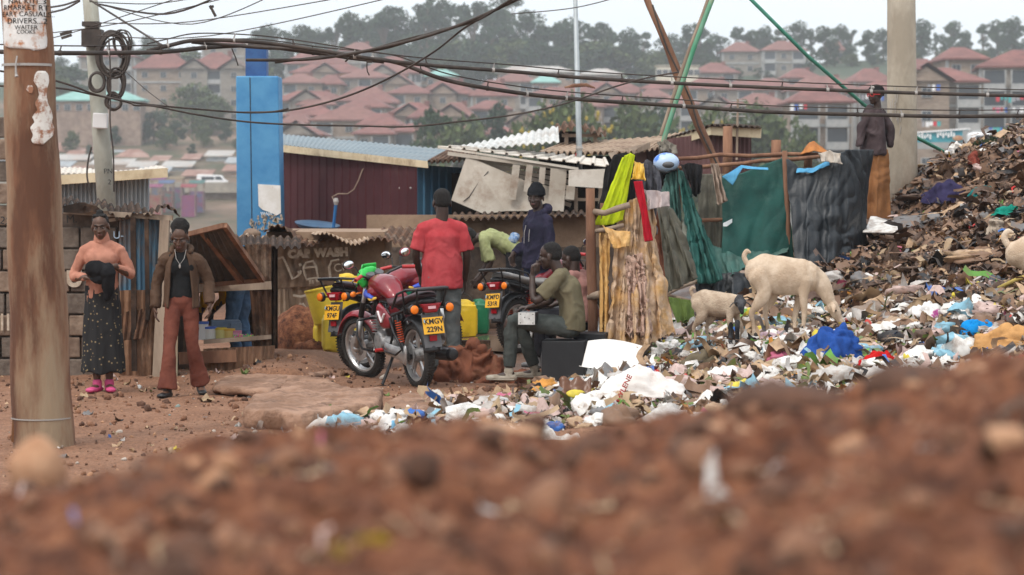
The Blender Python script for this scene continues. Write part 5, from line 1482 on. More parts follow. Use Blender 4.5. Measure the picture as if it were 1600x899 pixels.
cable('wire', 'twin lower slack wire with taped joint crossing the leaning pole', [(-20, 108, 19), (85, 126, 19), (150, 148, 19.3), (200, 160, 19.6), (212, 165, 19.6), (240, 166, 19.7), (300, 178, 20), (380, 190, 20.4), (460, 195, 20.8), (560, 197, 21), (640, 198, 21.1), (720, 190, 21.2), (800, 180, 21.3), (860, 168, 21.4), (905, 155, 21.5), (960, 136, 21.6), (1010, 122, 21.7), (1060, 113, 21.8)], 0.008)
cable('wire', 'slack wire just above its twin crossing in front of the blue pillar', [(-20, 134, 19.2), (90, 138, 19.2), (150, 149, 19.4), (220, 162, 19.8), (300, 170, 20.2), (380, 176, 20.6), (425, 175, 20.8), (450, 170, 21)], 0.008)
cable('wire', 'loose tail of cable hanging beside the leaning pole above the shed', [(143, 230, 31.5), (138, 250, 31.5), (136, 275, 31.5), (141, 300, 31.5), (144, 318, 31.5)], 0.012)
cable('wire', 'thin drop wire down the right side of the leaning pole', [(170, 60, 31.5), (173, 130, 31.5), (172, 190, 31.5), (177, 240, 31.5), (178, 300, 31.6)], 0.010)
m = MB(); g = thing('wire_tail', 'short bent wire end hanging below the thick cable near centre', 'wire', P(573, 100, 21.8))
m.box(P(577, 95, 21.7), (0.05, 0.04, 0.04)); m.tube([P(574, 92, 21.7), P(573, 104, 21.7), P(574, 112, 21.7), P(577, 118, 21.7)], 0.006, 5); put(m, 'tail', M_CABLE, g)
m = MB(); g = thing('wire_tail', 'thin wire end hanging under the cables left of the blue pillar', 'wire', P(366, 85, 21.8))
m.tube([P(362, 76, 21.8), P(368, 90, 21.8), P(372, 103, 21.8)], 0.006, 5); put(m, 'tail', M_CABLE, g)
# thin service wires in the sky, all strung from the leaning pole's head
SKYW = [((140, 3), (240, 6), (330, -8), 'first'), ((150, 6), (260, 22), (360, -14), 'second'), ((160, 8), (300, 38), (450, -18), 'third'), ((150, 36), (300, 34), (560, -8), 'fourth'), ((150, 56), (330, 56), (640, -10), 'fifth'),
        ((76, 12), (100, 8), (124, 0), 'sixth'), ((78, 20), (102, 14), (124, 2), 'seventh'), ((80, 60), (130, 46), (300, -10), 'eighth'), ((78, 52), (200, 34), (420, -20), 'ninth'), ((140, 0), (210, 44), (255, 72), 'tenth'),
        ((800, 22), (900, 12), (1000, -14), 'eleventh'), ((196, 112), (230, 142), (262, 166), 'twelfth')]
for i, (a, b, c, o_) in enumerate(SKYW):
    cable('service_wire', o_ + ' thin wire among those strung across the pale sky' if i != 11 else 'thin slanting wire right of the cable coils', [(*a, 30), (*b, 29), (*c, 27)], 0.006 if i not in (1, 9, 5, 6) else 0.012, 'thin wires across the sky')
g = thing('wire_connector', 'small dark double connector on a wire beside the wooden pole', 'connector', P(103, 54, 29))
m = MB(); m.bar(P(94, 54, 29), P(112, 49, 29), 0.035, 0.03); m.bar(P(96, 60, 29), P(112, 55, 29), 0.03, 0.03); put(m, 'body', M_CABLE, g)
g = thing('wire_connector', 'small dark clamp hanging on a sky wire near the top', 'connector', P(332, 16, 28.6))
m = MB(); m.bar(P(328, 9, 28.6), P(337, 26, 28.6), 0.035, 0.03); m.bar(P(327, 12, 28.6), P(334, 10, 28.6), 0.02, 0.03); put(m, 'body', M_CABLE, g)

# ============================================================ PEOPLE
def clothmat(name, a, b=None, scale=7, bump=0.25, bscale=150, dirt=None, dscale=4, rough=0.9, **k):
    return mat(name, a, b or tuple(c * 0.72 for c in a), scale, rough, bump=bump, bscale=bscale, dirt=dirt, dscale=dscale, dlo=0.55, dhi=0.75, spec=0.06, **k)
M_SKIN = [mat('brown_skin', (0.070, 0.035, 0.022), (0.105, 0.054, 0.035), 14, 0.5, bump=0.08, bscale=120), mat('deep_brown_skin', (0.034, 0.018, 0.013), (0.055, 0.030, 0.021), 14, 0.48, bump=0.08, bscale=120)]
M_HAIR = mat('black_hair', (0.008, 0.007, 0.007), (0.020, 0.017, 0.015), 60, 0.9, bump=1.0, bscale=180)
M_EYE = mat('eye_white', (0.20, 0.17, 0.15), rough=0.4)
M_IRIS = mat('dark_iris', (0.01, 0.008, 0.007), rough=0.2)
M_LIP = mat('lips', (0.10, 0.035, 0.03), rough=0.5)
def hand(mb, w, d, palm, thumb, curl=0.35, s=1.0):
    w, d, palm, thumb = V(w), V(d).normalized(), V(palm), V(thumb)
    palm = (palm - d * palm.dot(d)).normalized()
    th = d.cross(palm)
    if th.dot(thumb) < 0: th = -th
    mb.limb([w - d * 0.02 * s, w + d * 0.03 * s, w + d * 0.085 * s], [(0.026 * s, 0.021 * s), (0.036 * s, 0.018 * s), (0.040 * s, 0.015 * s)], side=th, n=12, sub=3)
    for i, (o, L) in enumerate(((0.031, 0.072), (0.0105, 0.080), (-0.0105, 0.075), (-0.031, 0.058))):
        b = w + d * (0.082 - 0.004 * abs(i - 1)) * s + th * (o * s)
        ds = (d + th * (o * 1.6)).normalized()
        a1, a2 = curl, curl * 2.3
        d1 = ds * math.cos(a1) + palm * math.sin(a1)
        d2 = ds * math.cos(a2) + palm * math.sin(a2)
        L *= s
        mb.limb([b, b + d1 * L * 0.5, b + d1 * L * 0.5 + d2 * L * 0.5], [0.0095 * s, 0.0085 * s, 0.0072 * s], n=8, sub=3)
    b = w + d * 0.022 * s + th * 0.026 * s
    d1 = (d * 0.55 + th * 0.75 + palm * 0.3).normalized()
    mb.limb([b, b + d1 * 0.036 * s, b + (d1 + d * 0.5 + palm * 0.3).normalized() * 0.07 * s], [0.0125 * s, 0.0105 * s, 0.008 * s], n=8, sub=3)
class Person:
    def __init__(s, label, loc, rotz, H=1.7, skin=0, group=None, female=False, **J):
        s.t = thing('person', label, 'person', loc, rotz, group)
        k = H / 1.7
        D = dict(pelvis=(0, 0, .93), waist=(0, 0, 1.08), chest=(0, 0, 1.27), neck=(0, 0.012, 1.435), head=(0, -0.012, 1.572),
                 sha=(-.162, .01, 1.325), shb=(.162, .01, 1.325), ela=(-.225, .03, 1.11), elb=(.225, .03, 1.11), wra=(-.235, -.05, .87), wrb=(.235, -.05, .87),
                 hipa=(-.085, 0, .90), hipb=(.085, 0, .90), kna=(-.095, -.015, .49), knb=(.095, -.015, .49), ana=(-.10, .03, .085), anb=(.10, .03, .085),
                 toea=(-.12, -1, 0), toeb=(.12, -1, 0), face=(0, -1, 0), up=(0, 0, 1), hda=(0, -.15, -1), hdb=(0, -.15, -1), pma=(1, 0, 0), pmb=(-1, 0, 0), tha=(0, -1, 0), thb=(0, -1, 0), ca=0.3, cb=0.3)
        s.dirs = ('toea', 'toeb', 'face', 'up', 'hda', 'hdb', 'pma', 'pmb', 'tha', 'thb')
        for n in D:
            v = J.get(n, D[n])
            if n in ('ca', 'cb'): D[n] = v
            elif n in s.dirs: D[n] = V(v)
            else: D[n] = V(v) * k
        s.J, s.k, s.skin, s.f = D, k, M_SKIN[skin], female
        s.side = (D['shb'] - D['sha']).normalized()
    def body(s, feet=False, hw=1.0):
        J, k, m = s.J, s.k, MB()
        m.limb([J['pelvis'], J['waist'], J['chest'], J['chest'].lerp(J['neck'], 0.6)], [(0.135 * k, 0.09 * k), (0.11 * k, 0.078 * k), (0.12 * k, 0.08 * k), (0.09 * k, 0.055 * k)], side=s.side)
        f, u = J['face'].normalized(), J['up']
        u = (u - f * u.dot(f)).normalized()
        r = f.cross(u)
        hc = J['head']
        rot = Matrix((r, f, u)).transposed()
        k = k * 1.06
        q = lambda x, y, z: hc + (r * x + f * y + u * z) * k
        s.q, s.rot = q, rot
        m.limb([J['chest'].lerp(J['neck'], 0.55), J['neck'], q(0, -0.028, -0.045)], [(0.075 * k, 0.055 * k), (0.055 * k, 0.052 * k), (0.05 * k, 0.052 * k)], side=s.side)
        B = lambda c, rr: m.ball(q(*c), tuple(a * k for a in rr), rot, 20, 14)
        B((0, -0.012, 0.032), (.072, .092, .080)); B((0, .020, -.035), (.058, .066, .070)); B((0, .048, -.088), (.030, .028, .024))
        B((0, .030, -.070), (.048, .045, .036)); B((0, .086, -.018), (.011, .014, .026)); B((0, .093, -.034), (.0185, .014, .0115))
        B((0, .078, -.056), (.024, .016, .0085)); B((0, .076, -.068), (.021, .016, .0085)); B((0, .070, .020), (.048, .018, .0095))
        for sx in (-1, 1):
            B((sx * .036, .056, -.024), (.022, .024, .020)); B((sx * .074, -.008, -.012), (.010, .018, .030))
        k = s.k
        for a in 'ab':
            sh, el, wr = J['sh' + a], J['el' + a], J['wr' + a]
            m.limb([sh, el, wr], [0.046 * k, 0.037 * k, 0.026 * k], sub=6)
            m.limb([J['chest'].lerp(J['neck'], 0.5), sh], [0.05 * k, 0.042 * k])
            hand(m, wr, J['hd' + a], J['pm' + a], J['th' + a], J['c' + a], 0.96 * k * hw)
            m.limb([J['hip' + a], J['kn' + a], J['kn' + a].lerp(J['an' + a], 0.35), J['an' + a]], [0.080 * k, 0.052 * k, 0.052 * k, 0.033 * k], sub=5)
            an, td = J['an' + a], J['toe' + a].normalized()
            m.limb([an - td * 0.02 - V((0, 0, 0.03 * k)), an + td * 0.07 * k - V((0, 0, 0.05 * k)), an + td * 0.14 * k - V((0, 0, 0.06 * k))], [(0.034 * k, 0.034 * k), (0.038 * k, 0.028 * k), (0.038 * k, 0.016 * k)], side=td.cross(V((0, 0, 1))))
        put(m, 'body', s.skin, s.t, local=True, remesh=0.0062, relax=3)
        k = k * 1.06
        for sx in (-1, 1):
            e = MB(); e.ball(q(sx * .030, .0735, .000), (.0115 * k, .0085 * k, .0048 * k), rot, 10, 8); eo = put(e, 'eye', M_EYE, s.t, local=True, smooth=True)
            e = MB(); e.ball(q(sx * .030, .0815, .000), (.0056 * k, .003 * k, .0046 * k), rot, 8, 6); put(e, 'iris', M_IRIS, eo, local=True, smooth=True)
            e = MB(); e.limb([q(sx * .014, .086, .021), q(sx * .032, .084, .026), q(sx * .050, .070, .020)], [.003, .004, .002], n=6); put(e, 'eyebrow', M_HAIR, s.t, local=True)
        e = MB(); e.ball(q(0, .090, -.0615), (.021 * k, .007 * k, .0085 * k), rot, 12, 8); put(e, 'lips', M_LIP, s.t, local=True, smooth=True)
        return s
    def hair(s, style='short', m_=None):
        q, k, m = s.q, s.k * 1.06, MB()
        B = lambda c, rr: m.ball(q(*c), tuple(a * k for a in rr), s.rot, 22, 16)
        if style == 'short': B((0, -0.022, 0.046), (.0745, .087, .074)); B((0, -0.05, 0.012), (.068, .060, .07))
        elif style == 'bun': B((0, -0.026, 0.044), (.0765, .086, .076)); B((0, -0.05, 0.012), (.068, .060, .07)); B((0, -0.03, 0.125), (.030, .030, .022)); [B((-.05 + .017 * i, .0, .10), (.008, .05, .012)) for i in range(7)]
        elif style == 'puff': B((0, -0.026, 0.046), (.0765, .088, .076)); B((0, -0.045, 0.092), (.090, .078, .060)); B((0, -0.05, 0.125), (.07, .065, .045)); B((0, -0.06, 0.02), (.07, .06, .07))
        elif style == 'beanie':
            B((0, -0.016, 0.052), (.088, .100, .082)); B((0, -0.02, 0.105), (.062, .072, .048)); B((0, -0.014, 0.030), (.092, .104, .030))
        put(m, 'beanie' if style == 'beanie' else 'hair', m_ or M_HAIR, s.t, local=True, remesh=0.006, relax=1, wr=(0.005 if style in ('puff', 'bun') else 0.0025, (60, 60, 60), 3, False))
        return s
    def shirt(s, m_, sleeve=1.0, hem=0.0, name='shirt', fat=1.0, collar=False, wr=0.007, seed=1, loose=1.0, high=False, hood=False):
        """sleeve: 0..1 upper arm, 1..2 forearm"""
        J, k, m = s.J, s.k, MB()
        dn = (J['pelvis'] - J['waist']).normalized()
        p0 = J['pelvis'] + dn * hem
        m.limb([p0, J['pelvis'].lerp(J['waist'], 0.5), J['waist'].lerp(J['chest'], 0.4), J['chest'], J['chest'].lerp(J['neck'], 0.55)],
               [(0.166 * k * fat * loose, 0.112 * k * fat * loose), (0.158 * k * fat * loose, 0.112 * k * fat), (0.146 * k * fat * loose, 0.105 * k * fat), (0.168 * k * fat, 0.118 * k * fat), (0.118 * k, 0.078 * k), ], side=s.side, n=20, flat='a')
        if s.f:
            f = J['face'].copy(); f.z = 0; f.normalize()
            for sx in (-1, 1): m.ball(J['chest'] + s.side * (0.060 * k * sx) + V((0, -0.062 * k, -0.01)), (0.080 * k, 0.052 * k, 0.080 * k))
        for a in 'ab':
            sh, el, wr_ = J['sh' + a], J['el' + a], J['wr' + a]
            top = J['chest'].lerp(J['neck'], 0.62)
            ax = (J['neck'] - J['chest']).normalized()
            m.limb([J['neck'] - ax * 0.045, J['neck'].lerp(sh, 0.45) - ax * 0.022, sh], [(0.058 * k, 0.058 * k), (0.056 * k, 0.058 * k), (0.058 * k, 0.058 * k)], n=16)
            m.limb([top, top.lerp(sh, 0.6), sh], [(0.07 * k, 0.078 * k), (0.064 * k, 0.07 * k), (0.058 * k, 0.06 * k)], n=16)
            w = 0.062 * k * loose
            if sleeve <= 1: m.limb([sh, sh.lerp(el, sleeve * 0.55), sh.lerp(el, sleeve)], [0.056 * k, w, w * 1.03], n=16, flat='b')
            else: m.limb([sh, el, el.lerp(wr_, (sleeve - 1) * 0.5), el.lerp(wr_, sleeve - 1)], [0.054 * k, 0.047 * k * loose, 0.042 * k * loose, 0.034 * k * loose], n=16, flat='b')
        if high: m.limb([J['neck'] - V((0, 0, .06)), J['neck'] + V((0, -0.012, 0.036))], [0.070 * k, 0.064 * k], flat='b')
        if hood:
            b = J['neck']; fw = V((0, -1, 0))
            m.limb([b + V((-0.10, -0.03, -0.02)), b + V((-0.08, 0.07, 0.02)), b + V((0, 0.10, 0.03)), b + V((0.08, 0.07, 0.02)), b + V((0.10, -0.03, -0.02))], [0.03, 0.045, 0.055, 0.045, 0.03])
        put(m, name, m_, s.t, local=True, remesh=0.0105, relax=2, wr=(wr * 1.25, (9, 9, 5), seed, 'fold'))
        return s
    def trousers(s, m_, L=0.97, name='trousers', fat=1.0, flare=0.0, wr=0.006, seed=4, butt=0.0):
        J, k, m = s.J, s.k, MB()
        m.limb([J['waist'].lerp(J['pelvis'], 0.55), J['pelvis'], J['pelvis'].lerp((J['hipa'] + J['hipb']) / 2, 1.0)], [(0.140 * k * fat, 0.100 * k * fat), (0.150 * k * fat, (0.104 + butt) * k * fat), (0.144 * k * fat, 0.104 * k * fat)], side=s.side, n=20)
        for a in 'ab':
            hp, kn, an = J['hip' + a], J['kn' + a], J['an' + a]
            m.limb([hp, hp.lerp(kn, 0.5), kn, kn.lerp(an, 0.5 * L), kn.lerp(an, L)], [0.094 * k * fat, 0.082 * k * fat, (0.064 + 0.0 * flare) * k * fat, (0.060 + 0.4 * flare) * k * fat, (0.054 + flare) * k * fat], n=16, flat='b')
        put(m, name, m_, s.t, local=True, remesh=0.0105, relax=2, wr=(wr * 1.3, (9, 9, 10), seed, 'fold'))
        return s
    def shoes(s, m_, name='shoe', sole=None, L=0.27, hi=0.0, w=1.0):
        for a in 'ab':
            an, td = s.J['an' + a], s.J['toe' + a].copy()
            td.normalize()
            k = s.k
            sd = td.cross(V((0, 0, 1))).normalized()
            upv = sd.cross(td).normalized()
            base = an - upv * 0.062 * k
            m = MB()
            m.limb([base - td * 0.045 * k, base + td * 0.05 * k, base + td * (L - 0.11) * k], [(0.038 * k * w, 0.034 * k), (0.044 * k * w, 0.034 * k), (0.046 * k * w, 0.023 * k)], side=sd, n=16)
            m.limb([base, an + upv * (0.0 + hi)], [0.042 * k, 0.046 * k])
            o = put(m, name, m_, s.t, local=True, remesh=0.008, relax=1)
            if sole:
                m = MB(); m.limb([base - td * 0.048 * k - upv * 0.018, base + td * 0.05 * k - upv * 0.018, base + td * (L - 0.105) * k - upv * 0.014], [(0.042 * k * w, 0.012), (0.047 * k * w, 0.012), (0.048 * k * w, 0.012)], side=sd, n=12)
                put(m, 'sole', sole, o, local=True, smooth=True)
        return s

def feet_at(px, Y): 
    return GP(px, 0, Y)
# ---- woman in peach sweater
w1 = Person('woman in peach roll neck sweater and dark dotted long skirt holding black cloth', feet_at(156, 21.75), 0.05, H=1.62, skin=0, female=True,
            ela=(-.262, .02, 1.10), elb=(.275, .03, 1.11), wra=(-.115, -.19, 1.085), wrb=(.135, -.175, 1.19), hda=(.95, -.15, -.2), hdb=(-.9, -.2, -.35), pma=(0, -.2, 1), pmb=(0, .9, -.3), tha=(0, .2, 1), thb=(0, 0, 1), ca=0.5, cb=0.5,
            head=(-.008, -.03, 1.56), face=(-.02, -1, -.16), up=(-0.05, -0.1, 1), ana=(-.05, -.02, .085), anb=(.06, .0, .085), toea=(-.35, -1, 0), toeb=(.25, -1, 0), kna=(-.07, -.03, .49), knb=(.07, -.02, .49))
w1.body().hair('bun')
M_PEACH = clothmat('peach_knit', (0.50, 0.235, 0.165), (0.40, 0.18, 0.125), bump=0.5, bscale=220)
w1.shirt(M_PEACH, sleeve=1.86, hem=0.055, name='sweater', fat=1.0, high=True, wr=0.008, seed=2, loose=0.95)
def skirt_mat():
    m = mat('dotted_black_cloth', (0.010, 0.010, 0.011), (0.018, 0.017, 0.019), 5, 0.9)
    n, l = m.node_tree.nodes, m.node_tree.links
    b = n['Principled BSDF']
    tc = n.new('ShaderNodeTexCoord'); vo = n.new('ShaderNodeTexVoronoi'); vo.inputs['Scale'].default_value = 24
    cr = n.new('ShaderNodeValToRGB'); cr.color_ramp.elements[0].position = 0.17; cr.color_ramp.elements[0].color = (0.20, 0.15, 0.08, 1); cr.color_ramp.elements[1].position = 0.24; cr.color_ramp.elements[1].color = (0.012, 0.012, 0.013, 1)
    l.new(tc.outputs['Object'], vo.inputs['Vector']); l.new(vo.outputs['Distance'], cr.inputs['Fac']); l.new(cr.outputs['Color'], b.inputs['Base Color'])
    return m
m = MB()
def skf(u, v):
    a = u * 2 * math.pi
    z = 0.955 - v * 0.785
    rx = (0.146 + 0.042 * v ** 0.7) * (1 + 0.07 * math.sin(7 * a + 1.5 * math.sin(3 * v)) * v + 0.03 * math.sin(13 * a))
    ry = (0.104 + 0.044 * v) * (1 + 0.10 * math.sin(7 * a + 1.5 * math.sin(3 * v)) * v)
    hemz = 0.012 * math.sin(5 * a) * v
    return V((rx * math.cos(a), ry * math.sin(a), z + hemz))
m.grid(skf, 84, 40); put(m, 'skirt', skirt_mat(), w1.t, local=True, smooth=True, solid=0.004, wr=(0.010, (13, 13, 2.2), 6, 'fold'))
m = MB(); m.limb([w1.J['neck'] + V((0, .0, -.035)), w1.J['neck'] + V((0, -.006, -.005)), w1.J['neck'] + V((0, -.014, .022))], [0.069, 0.073, 0.069]); put(m, 'roll_collar', M_PEACH, w1.t, local=True, smooth=True)
w1.shoes(mat('pink_rubber', (0.55, 0.07, 0.20), (0.47, 0.05, 0.16), 8, 0.6), name='slipper', L=0.27)
m = MB(); m.ball((-0.03, -0.215, 1.11), (0.09, 0.065, 0.07), n=20, m=14); m.ball((0.07, -0.22, 1.08), (0.07, 0.06, 0.07), n=20, m=14); m.limb([(0.07, -0.21, 1.10), (0.085, -0.22, 0.99), (0.07, -0.21, 0.86)], [0.06, 0.055, 0.03]); m.ball((0.0, -0.20, 1.03), (0.09, 0.06, 0.05))
m.v = [tuple(wmat(w1.t) @ V(v)) for v in m.v]
g = put(m, 'cloth_bundle', clothmat('black_cloth', (0.010, 0.010, 0.011), (0.018, 0.018, 0.02)), None, origin=wmat(w1.t) @ V((0.03, -0.22, 1.12)), remesh=0.009, relax=2, wr=(0.016, (10, 10, 8), 3, True))
tag(g, 'bundled black cloth held by the woman in the peach sweater', 'cloth')
# ---- woman in brown hoodie
w2 = Person('woman in open brown hooded jacket and black top looking down while walking', feet_at(281, 21.45), 0.02, H=1.535, skin=0, female=True,
            head=(-.008, -.055, 1.56), neck=(0, -.005, 1.43), face=(-.05, -.92, -.42), up=(0, -.4, 1), ela=(-.245, .05, 1.12), wra=(-.262, .0, .86), elb=(.255, .05, 1.13), wrb=(.275, -.03, .90), hda=(.1, -.3, -1), hdb=(.1, -.3, -1),
            ana=(-.125, -.17, .085), anb=(.165, .14, .12), kna=(-.105, -.14, .49), knb=(.105, -.02, .50), toea=(-.3, -1, 0), toeb=(.25, -1, -.25), hipa=(-.08, 0, .9), hipb=(.08, 0, .9))
w2.body().hair('puff')
w2.shirt(clothmat('black_jersey', (0.012, 0.013, 0.014), (0.02, 0.021, 0.022)), sleeve=0.1, hem=-0.03, name='top', fat=0.9, wr=0.003)
w2.trousers(clothmat('rust_brown_trousers', (0.17, 0.058, 0.040), (0.125, 0.042, 0.03)), L=1.02, flare=0.052, fat=0.93, butt=0.01, wr=0.005)
w2.shoes(mat('black_leather', (0.012, 0.012, 0.013), rough=0.45), L=0.27)
M_JKT = clothmat('brown_fleece', (0.070, 0.042, 0.028), (0.10, 0.062, 0.042), dirt=(0.13, 0.08, 0.055), dscale=3)
J = w2.J; k = w2.k
m = MB()
def jkf(u, v):
    gap = 0.55 + 0.20 * v
    a = -math.pi / 2 + gap + (2 * math.pi - 2 * gap) * u          # opening faces the front
    z = (1.44 - 0.58 * v) * k
    sh = math.sin(min(v * 3.2, 1) * math.pi / 2)
    rx = (0.082 + 0.076 * sh + 0.022 * v) * k
    ry = (0.085 + 0.055 * sh + 0.015 * v) * k
    r_ = 1 + 0.04 * math.sin(9 * a + 4 * v) * v
    return V((rx * math.cos(a) * r_, ry * math.sin(a) * r_ + 0.005, z + 0.012 * math.sin(u * 9) * v))
m.grid(jkf, 60, 30); put(m, 'jacket', M_JKT, w2.t, local=True, smooth=True, solid=0.010, wr=(0.008, (9, 9, 4), 9, 'fold'))
for a in 'ab':
    m = MB(); sh, el, wr_ = J['sh' + a], J['el' + a], J['wr' + a]
    m.limb([sh.lerp(V((0, 0, 1.25)), 0.4), sh, el, el.lerp(wr_, 0.5), el.lerp(wr_, 0.96)], [0.058, 0.060, 0.051, 0.049, 0.046], n=16, flat='b')
    put(m, 'jacket_sleeve', M_JKT, w2.t, local=True, remesh=0.011, relax=1, wr=(0.010, (9, 9, 11), 12, 'fold'))
m = MB(); m.limb([(-0.08, -0.05, 1.28), (-0.075, 0.04, 1.31), (0, 0.08, 1.32), (0.075, 0.04, 1.31), (0.08, -0.05, 1.28)], [0.020, 0.030, 0.04, 0.030, 0.020]); put(m, 'hood', M_JKT, w2.t, local=True, remesh=0.01, relax=1, wr=(0.006, (12, 12, 12), 2, True))
m = MB(); m.tube([(-.05, -.065, 1.30), (-.035, -.105, 1.22), (0, -.125, 1.17), (.035, -.105, 1.22), (.05, -.065, 1.30)], 0.0028, 5); m.ball((0, -.132, 1.155), (.009, .005, .02)); put(m, 'necklace', M_CLIP, w2.t, local=True)
# ---- man in red shirt, seen from behind
r1 = Person('man in faded red t-shirt seen from behind standing by the motorcycles', feet_at(690, 23.35), math.pi + 0.12, H=1.83, skin=1,
            shb=(.175, 0, 1.33), sha=(-.175, 0, 1.33), elb=(.235, .0, 1.12), wrb=(.18, -.17, .92), ela=(-.225, .0, 1.11), wra=(-.22, -.12, .87), head=(0, -.02, 1.575), face=(.12, -1, -.12), ana=(-.11, .03, .085), anb=(.08, .0, .085))
r1.body().hair('short')
M_RED = clothmat('faded_red_cotton', (0.37, 0.045, 0.052), (0.50, 0.085, 0.092), scale=3)
r1.shirt(M_RED, sleeve=0.86, hem=0.13, fat=1.02, loose=1.12, wr=0.010, seed=5)
r1.trousers(clothmat('grey_blue_denim', (0.095, 0.105, 0.105), (0.14, 0.15, 0.145), dirt=(0.17, 0.13, 0.10)), fat=1.03)
r1.shoes(mat('dusty_black_shoe', (0.03, 0.03, 0.03), (0.07, 0.055, 0.045), 9, 0.7), L=0.29)
# ---- bending man at the yard wall
bm = Person('man in pale green t-shirt bending down to wash something at the yard wall', feet_at(798, 31.0) , -math.pi / 2, H=1.74, skin=1,
            pelvis=(0, .06, .95), waist=(0, -.07, 1.06), chest=(0, -.24, 1.13), neck=(0, -.38, 1.14), head=(0, -.52, 1.12), face=(0, -.75, -.65), up=(0, -.65, .75),
            sha=(-.17, -.33, 1.10), shb=(.17, -.33, 1.10), ela=(-.19, -.30, .82), elb=(.20, -.25, .83), wra=(-.13, -.44, .60), wrb=(.14, -.40, .60), hda=(0, -.4, -1), hdb=(0, -.4, -1), ca=0.6, cb=0.6,
            hipa=(-.085, .05, .92), hipb=(.085, .05, .92), kna=(-.11, .0, .50), knb=(.11, .02, .50), ana=(-.12, .06, .085), anb=(.12, .12, .085))
bm.body().hair('short')
bm.shirt(clothmat('pale_green_cotton', (0.26, 0.28, 0.13), (0.33, 0.35, 0.18)), sleeve=0.95, hem=-0.02, fat=1.02, loose=1.05, wr=0.012, seed=3)
bm.trousers(clothmat('black_work_trousers', (0.014, 0.015, 0.018), (0.028, 0.028, 0.032)), fat=1.12, wr=0.012)
bm.shoes(mat('rubber_boot', (0.012, 0.012, 0.012), rough=0.5), name='boot', hi=0.16, L=0.3, w=1.15)
m = MB(); m.limb([(-.10, .02, 1.12), (0, .05, 1.17), (.10, .02, 1.12)], [(0.06, 0.05)] * 3); put(m, 'waist_cloth', clothmat('blue_patterned_cloth', (0.05, 0.13, 0.28), (0.35, 0.40, 0.45), scale=24, bump=0), bm.t, local=True, remesh=0.012, relax=1, wr=(0.012, (12, 12, 12), 4, True))
# ---- man in beanie
be = Person('man in black beanie and dark navy hooded top standing turned to the camera', feet_at(840, 27.0), -0.95, H=1.82, skin=1,
            head=(.0, -.02, 1.58), face=(.55, -.80, -.05), ela=(-.22, .02, 1.10), elb=(.24, -.02, 1.11), wra=(-.16, -.20, .98), wrb=(.20, -.14, .90), ca=0.5, cb=0.5)
be.body().hair('beanie', clothmat('black_wool', (0.010, 0.011, 0.013), (0.02, 0.021, 0.025), bump=0.8, bscale=120))
be.shirt(clothmat('navy_fleece', (0.018, 0.018, 0.032), (0.032, 0.028, 0.052)), sleeve=1.9, hem=0.10, name='hooded_top', fat=1.10, loose=1.12, hood=True, wr=0.011, seed=8)
be.trousers(clothmat('dark_blue_jeans', (0.025, 0.035, 0.065), (0.04, 0.05, 0.085)))
be.shoes(mat('dark_brown_shoe', (0.04, 0.028, 0.022), rough=0.7), L=0.29, sole=M_BLACK)
m = MB(); m.tube([(-.04, -.13, 1.38), (-.045, -.15, 1.30), (-.05, -.15, 1.18)], 0.004, 5); m.tube([(.04, -.13, 1.38), (.045, -.15, 1.28), (.04, -.15, 1.20)], 0.004, 5); put(m, 'drawstring', M_CLIP, be.t, local=True)
# ---- seated man
sb = P(893, 600, 22.45)
se = Person('seated man in olive t-shirt and grey jeans with one hand raised to his chin', V((sb.x, 22.45, gz(sb.x, 22.45))), -math.pi / 2 - 0.12, H=1.74, skin=1,
            pelvis=(0, .0, .50), waist=(0, .02, .64), chest=(0, -.04, .84), neck=(0, -.12, 1.0), head=(0, -.20, 1.135), face=(-.12, -1, -.12), up=(0, -.22, 1),
            sha=(-.175, -.10, .955), shb=(.175, -.09, .955), elb=(.23, -.30, .735), wrb=(.14, -.345, .965), hdb=(0, .05, 1), pmb=(-.2, .95, 0), thb=(-1, 0, 0), cb=0.75,
            ela=(-.23, -.22, .72), wra=(-.12, -.40, .66), hda=(.2, -1, -.1), pma=(0, 0, -1), tha=(1, 0, 0), ca=0.5,
            hipa=(-.09, -.02, .49), hipb=(.09, -.02, .49), knb=(.12, -.52, .545), kna=(-.17, -.50, .53), anb=(.12, -.56, .095), ana=(-.20, -.36, .095), toea=(0, -1, 0), toeb=(0.05, -1, 0))
se.body().hair('short')
se.shirt(clothmat('olive_cotton', (0.125, 0.108, 0.066), (0.165, 0.142, 0.09), scale=3), sleeve=0.80, hem=0.03, fat=1.06, loose=1.10, wr=0.011, seed=11)
se.trousers(clothmat('grey_green_jeans', (0.052, 0.060, 0.056), (0.080, 0.088, 0.082)), fat=1.02, L=0.93, wr=0.007)
se.shoes(clothmat('dirty_white_canvas', (0.42, 0.38, 0.31), (0.26, 0.22, 0.17), scale=12), L=0.30, sole=mat('grey_sole', (0.30, 0.27, 0.22)))
# ---- second seated person
s2 = P(916, 600, 23.25)
s2p = Person('person in dusty pink shirt seated behind the man in olive, half hidden by the post', V((s2.x, 23.25, gz(s2.x, 23.25))), -math.pi / 2 - 0.5, H=1.62, skin=1,
             pelvis=(0, .0, .50), waist=(0, .0, .64), chest=(0, -.06, .82), neck=(0, -.13, .97), head=(0, -.18, 1.11), face=(0, -1, -.35), up=(0, -.3, 1),
             sha=(-.165, -.11, .93), shb=(.165, -.11, .93), elb=(.21, -.28, .72), wrb=(.12, -.46, .62), ela=(-.21, -.26, .72), wra=(-.1, -.46, .62), hda=(0.2, -1, 0), hdb=(-0.2, -1, 0), pma=(0, 0, -1), pmb=(0, 0, -1),
             hipa=(-.085, -.02, .49), hipb=(.085, -.02, .49), knb=(.13, -.46, .52), kna=(-.13, -.46, .52), anb=(.13, -.47, .09), ana=(-.13, -.50, .09))
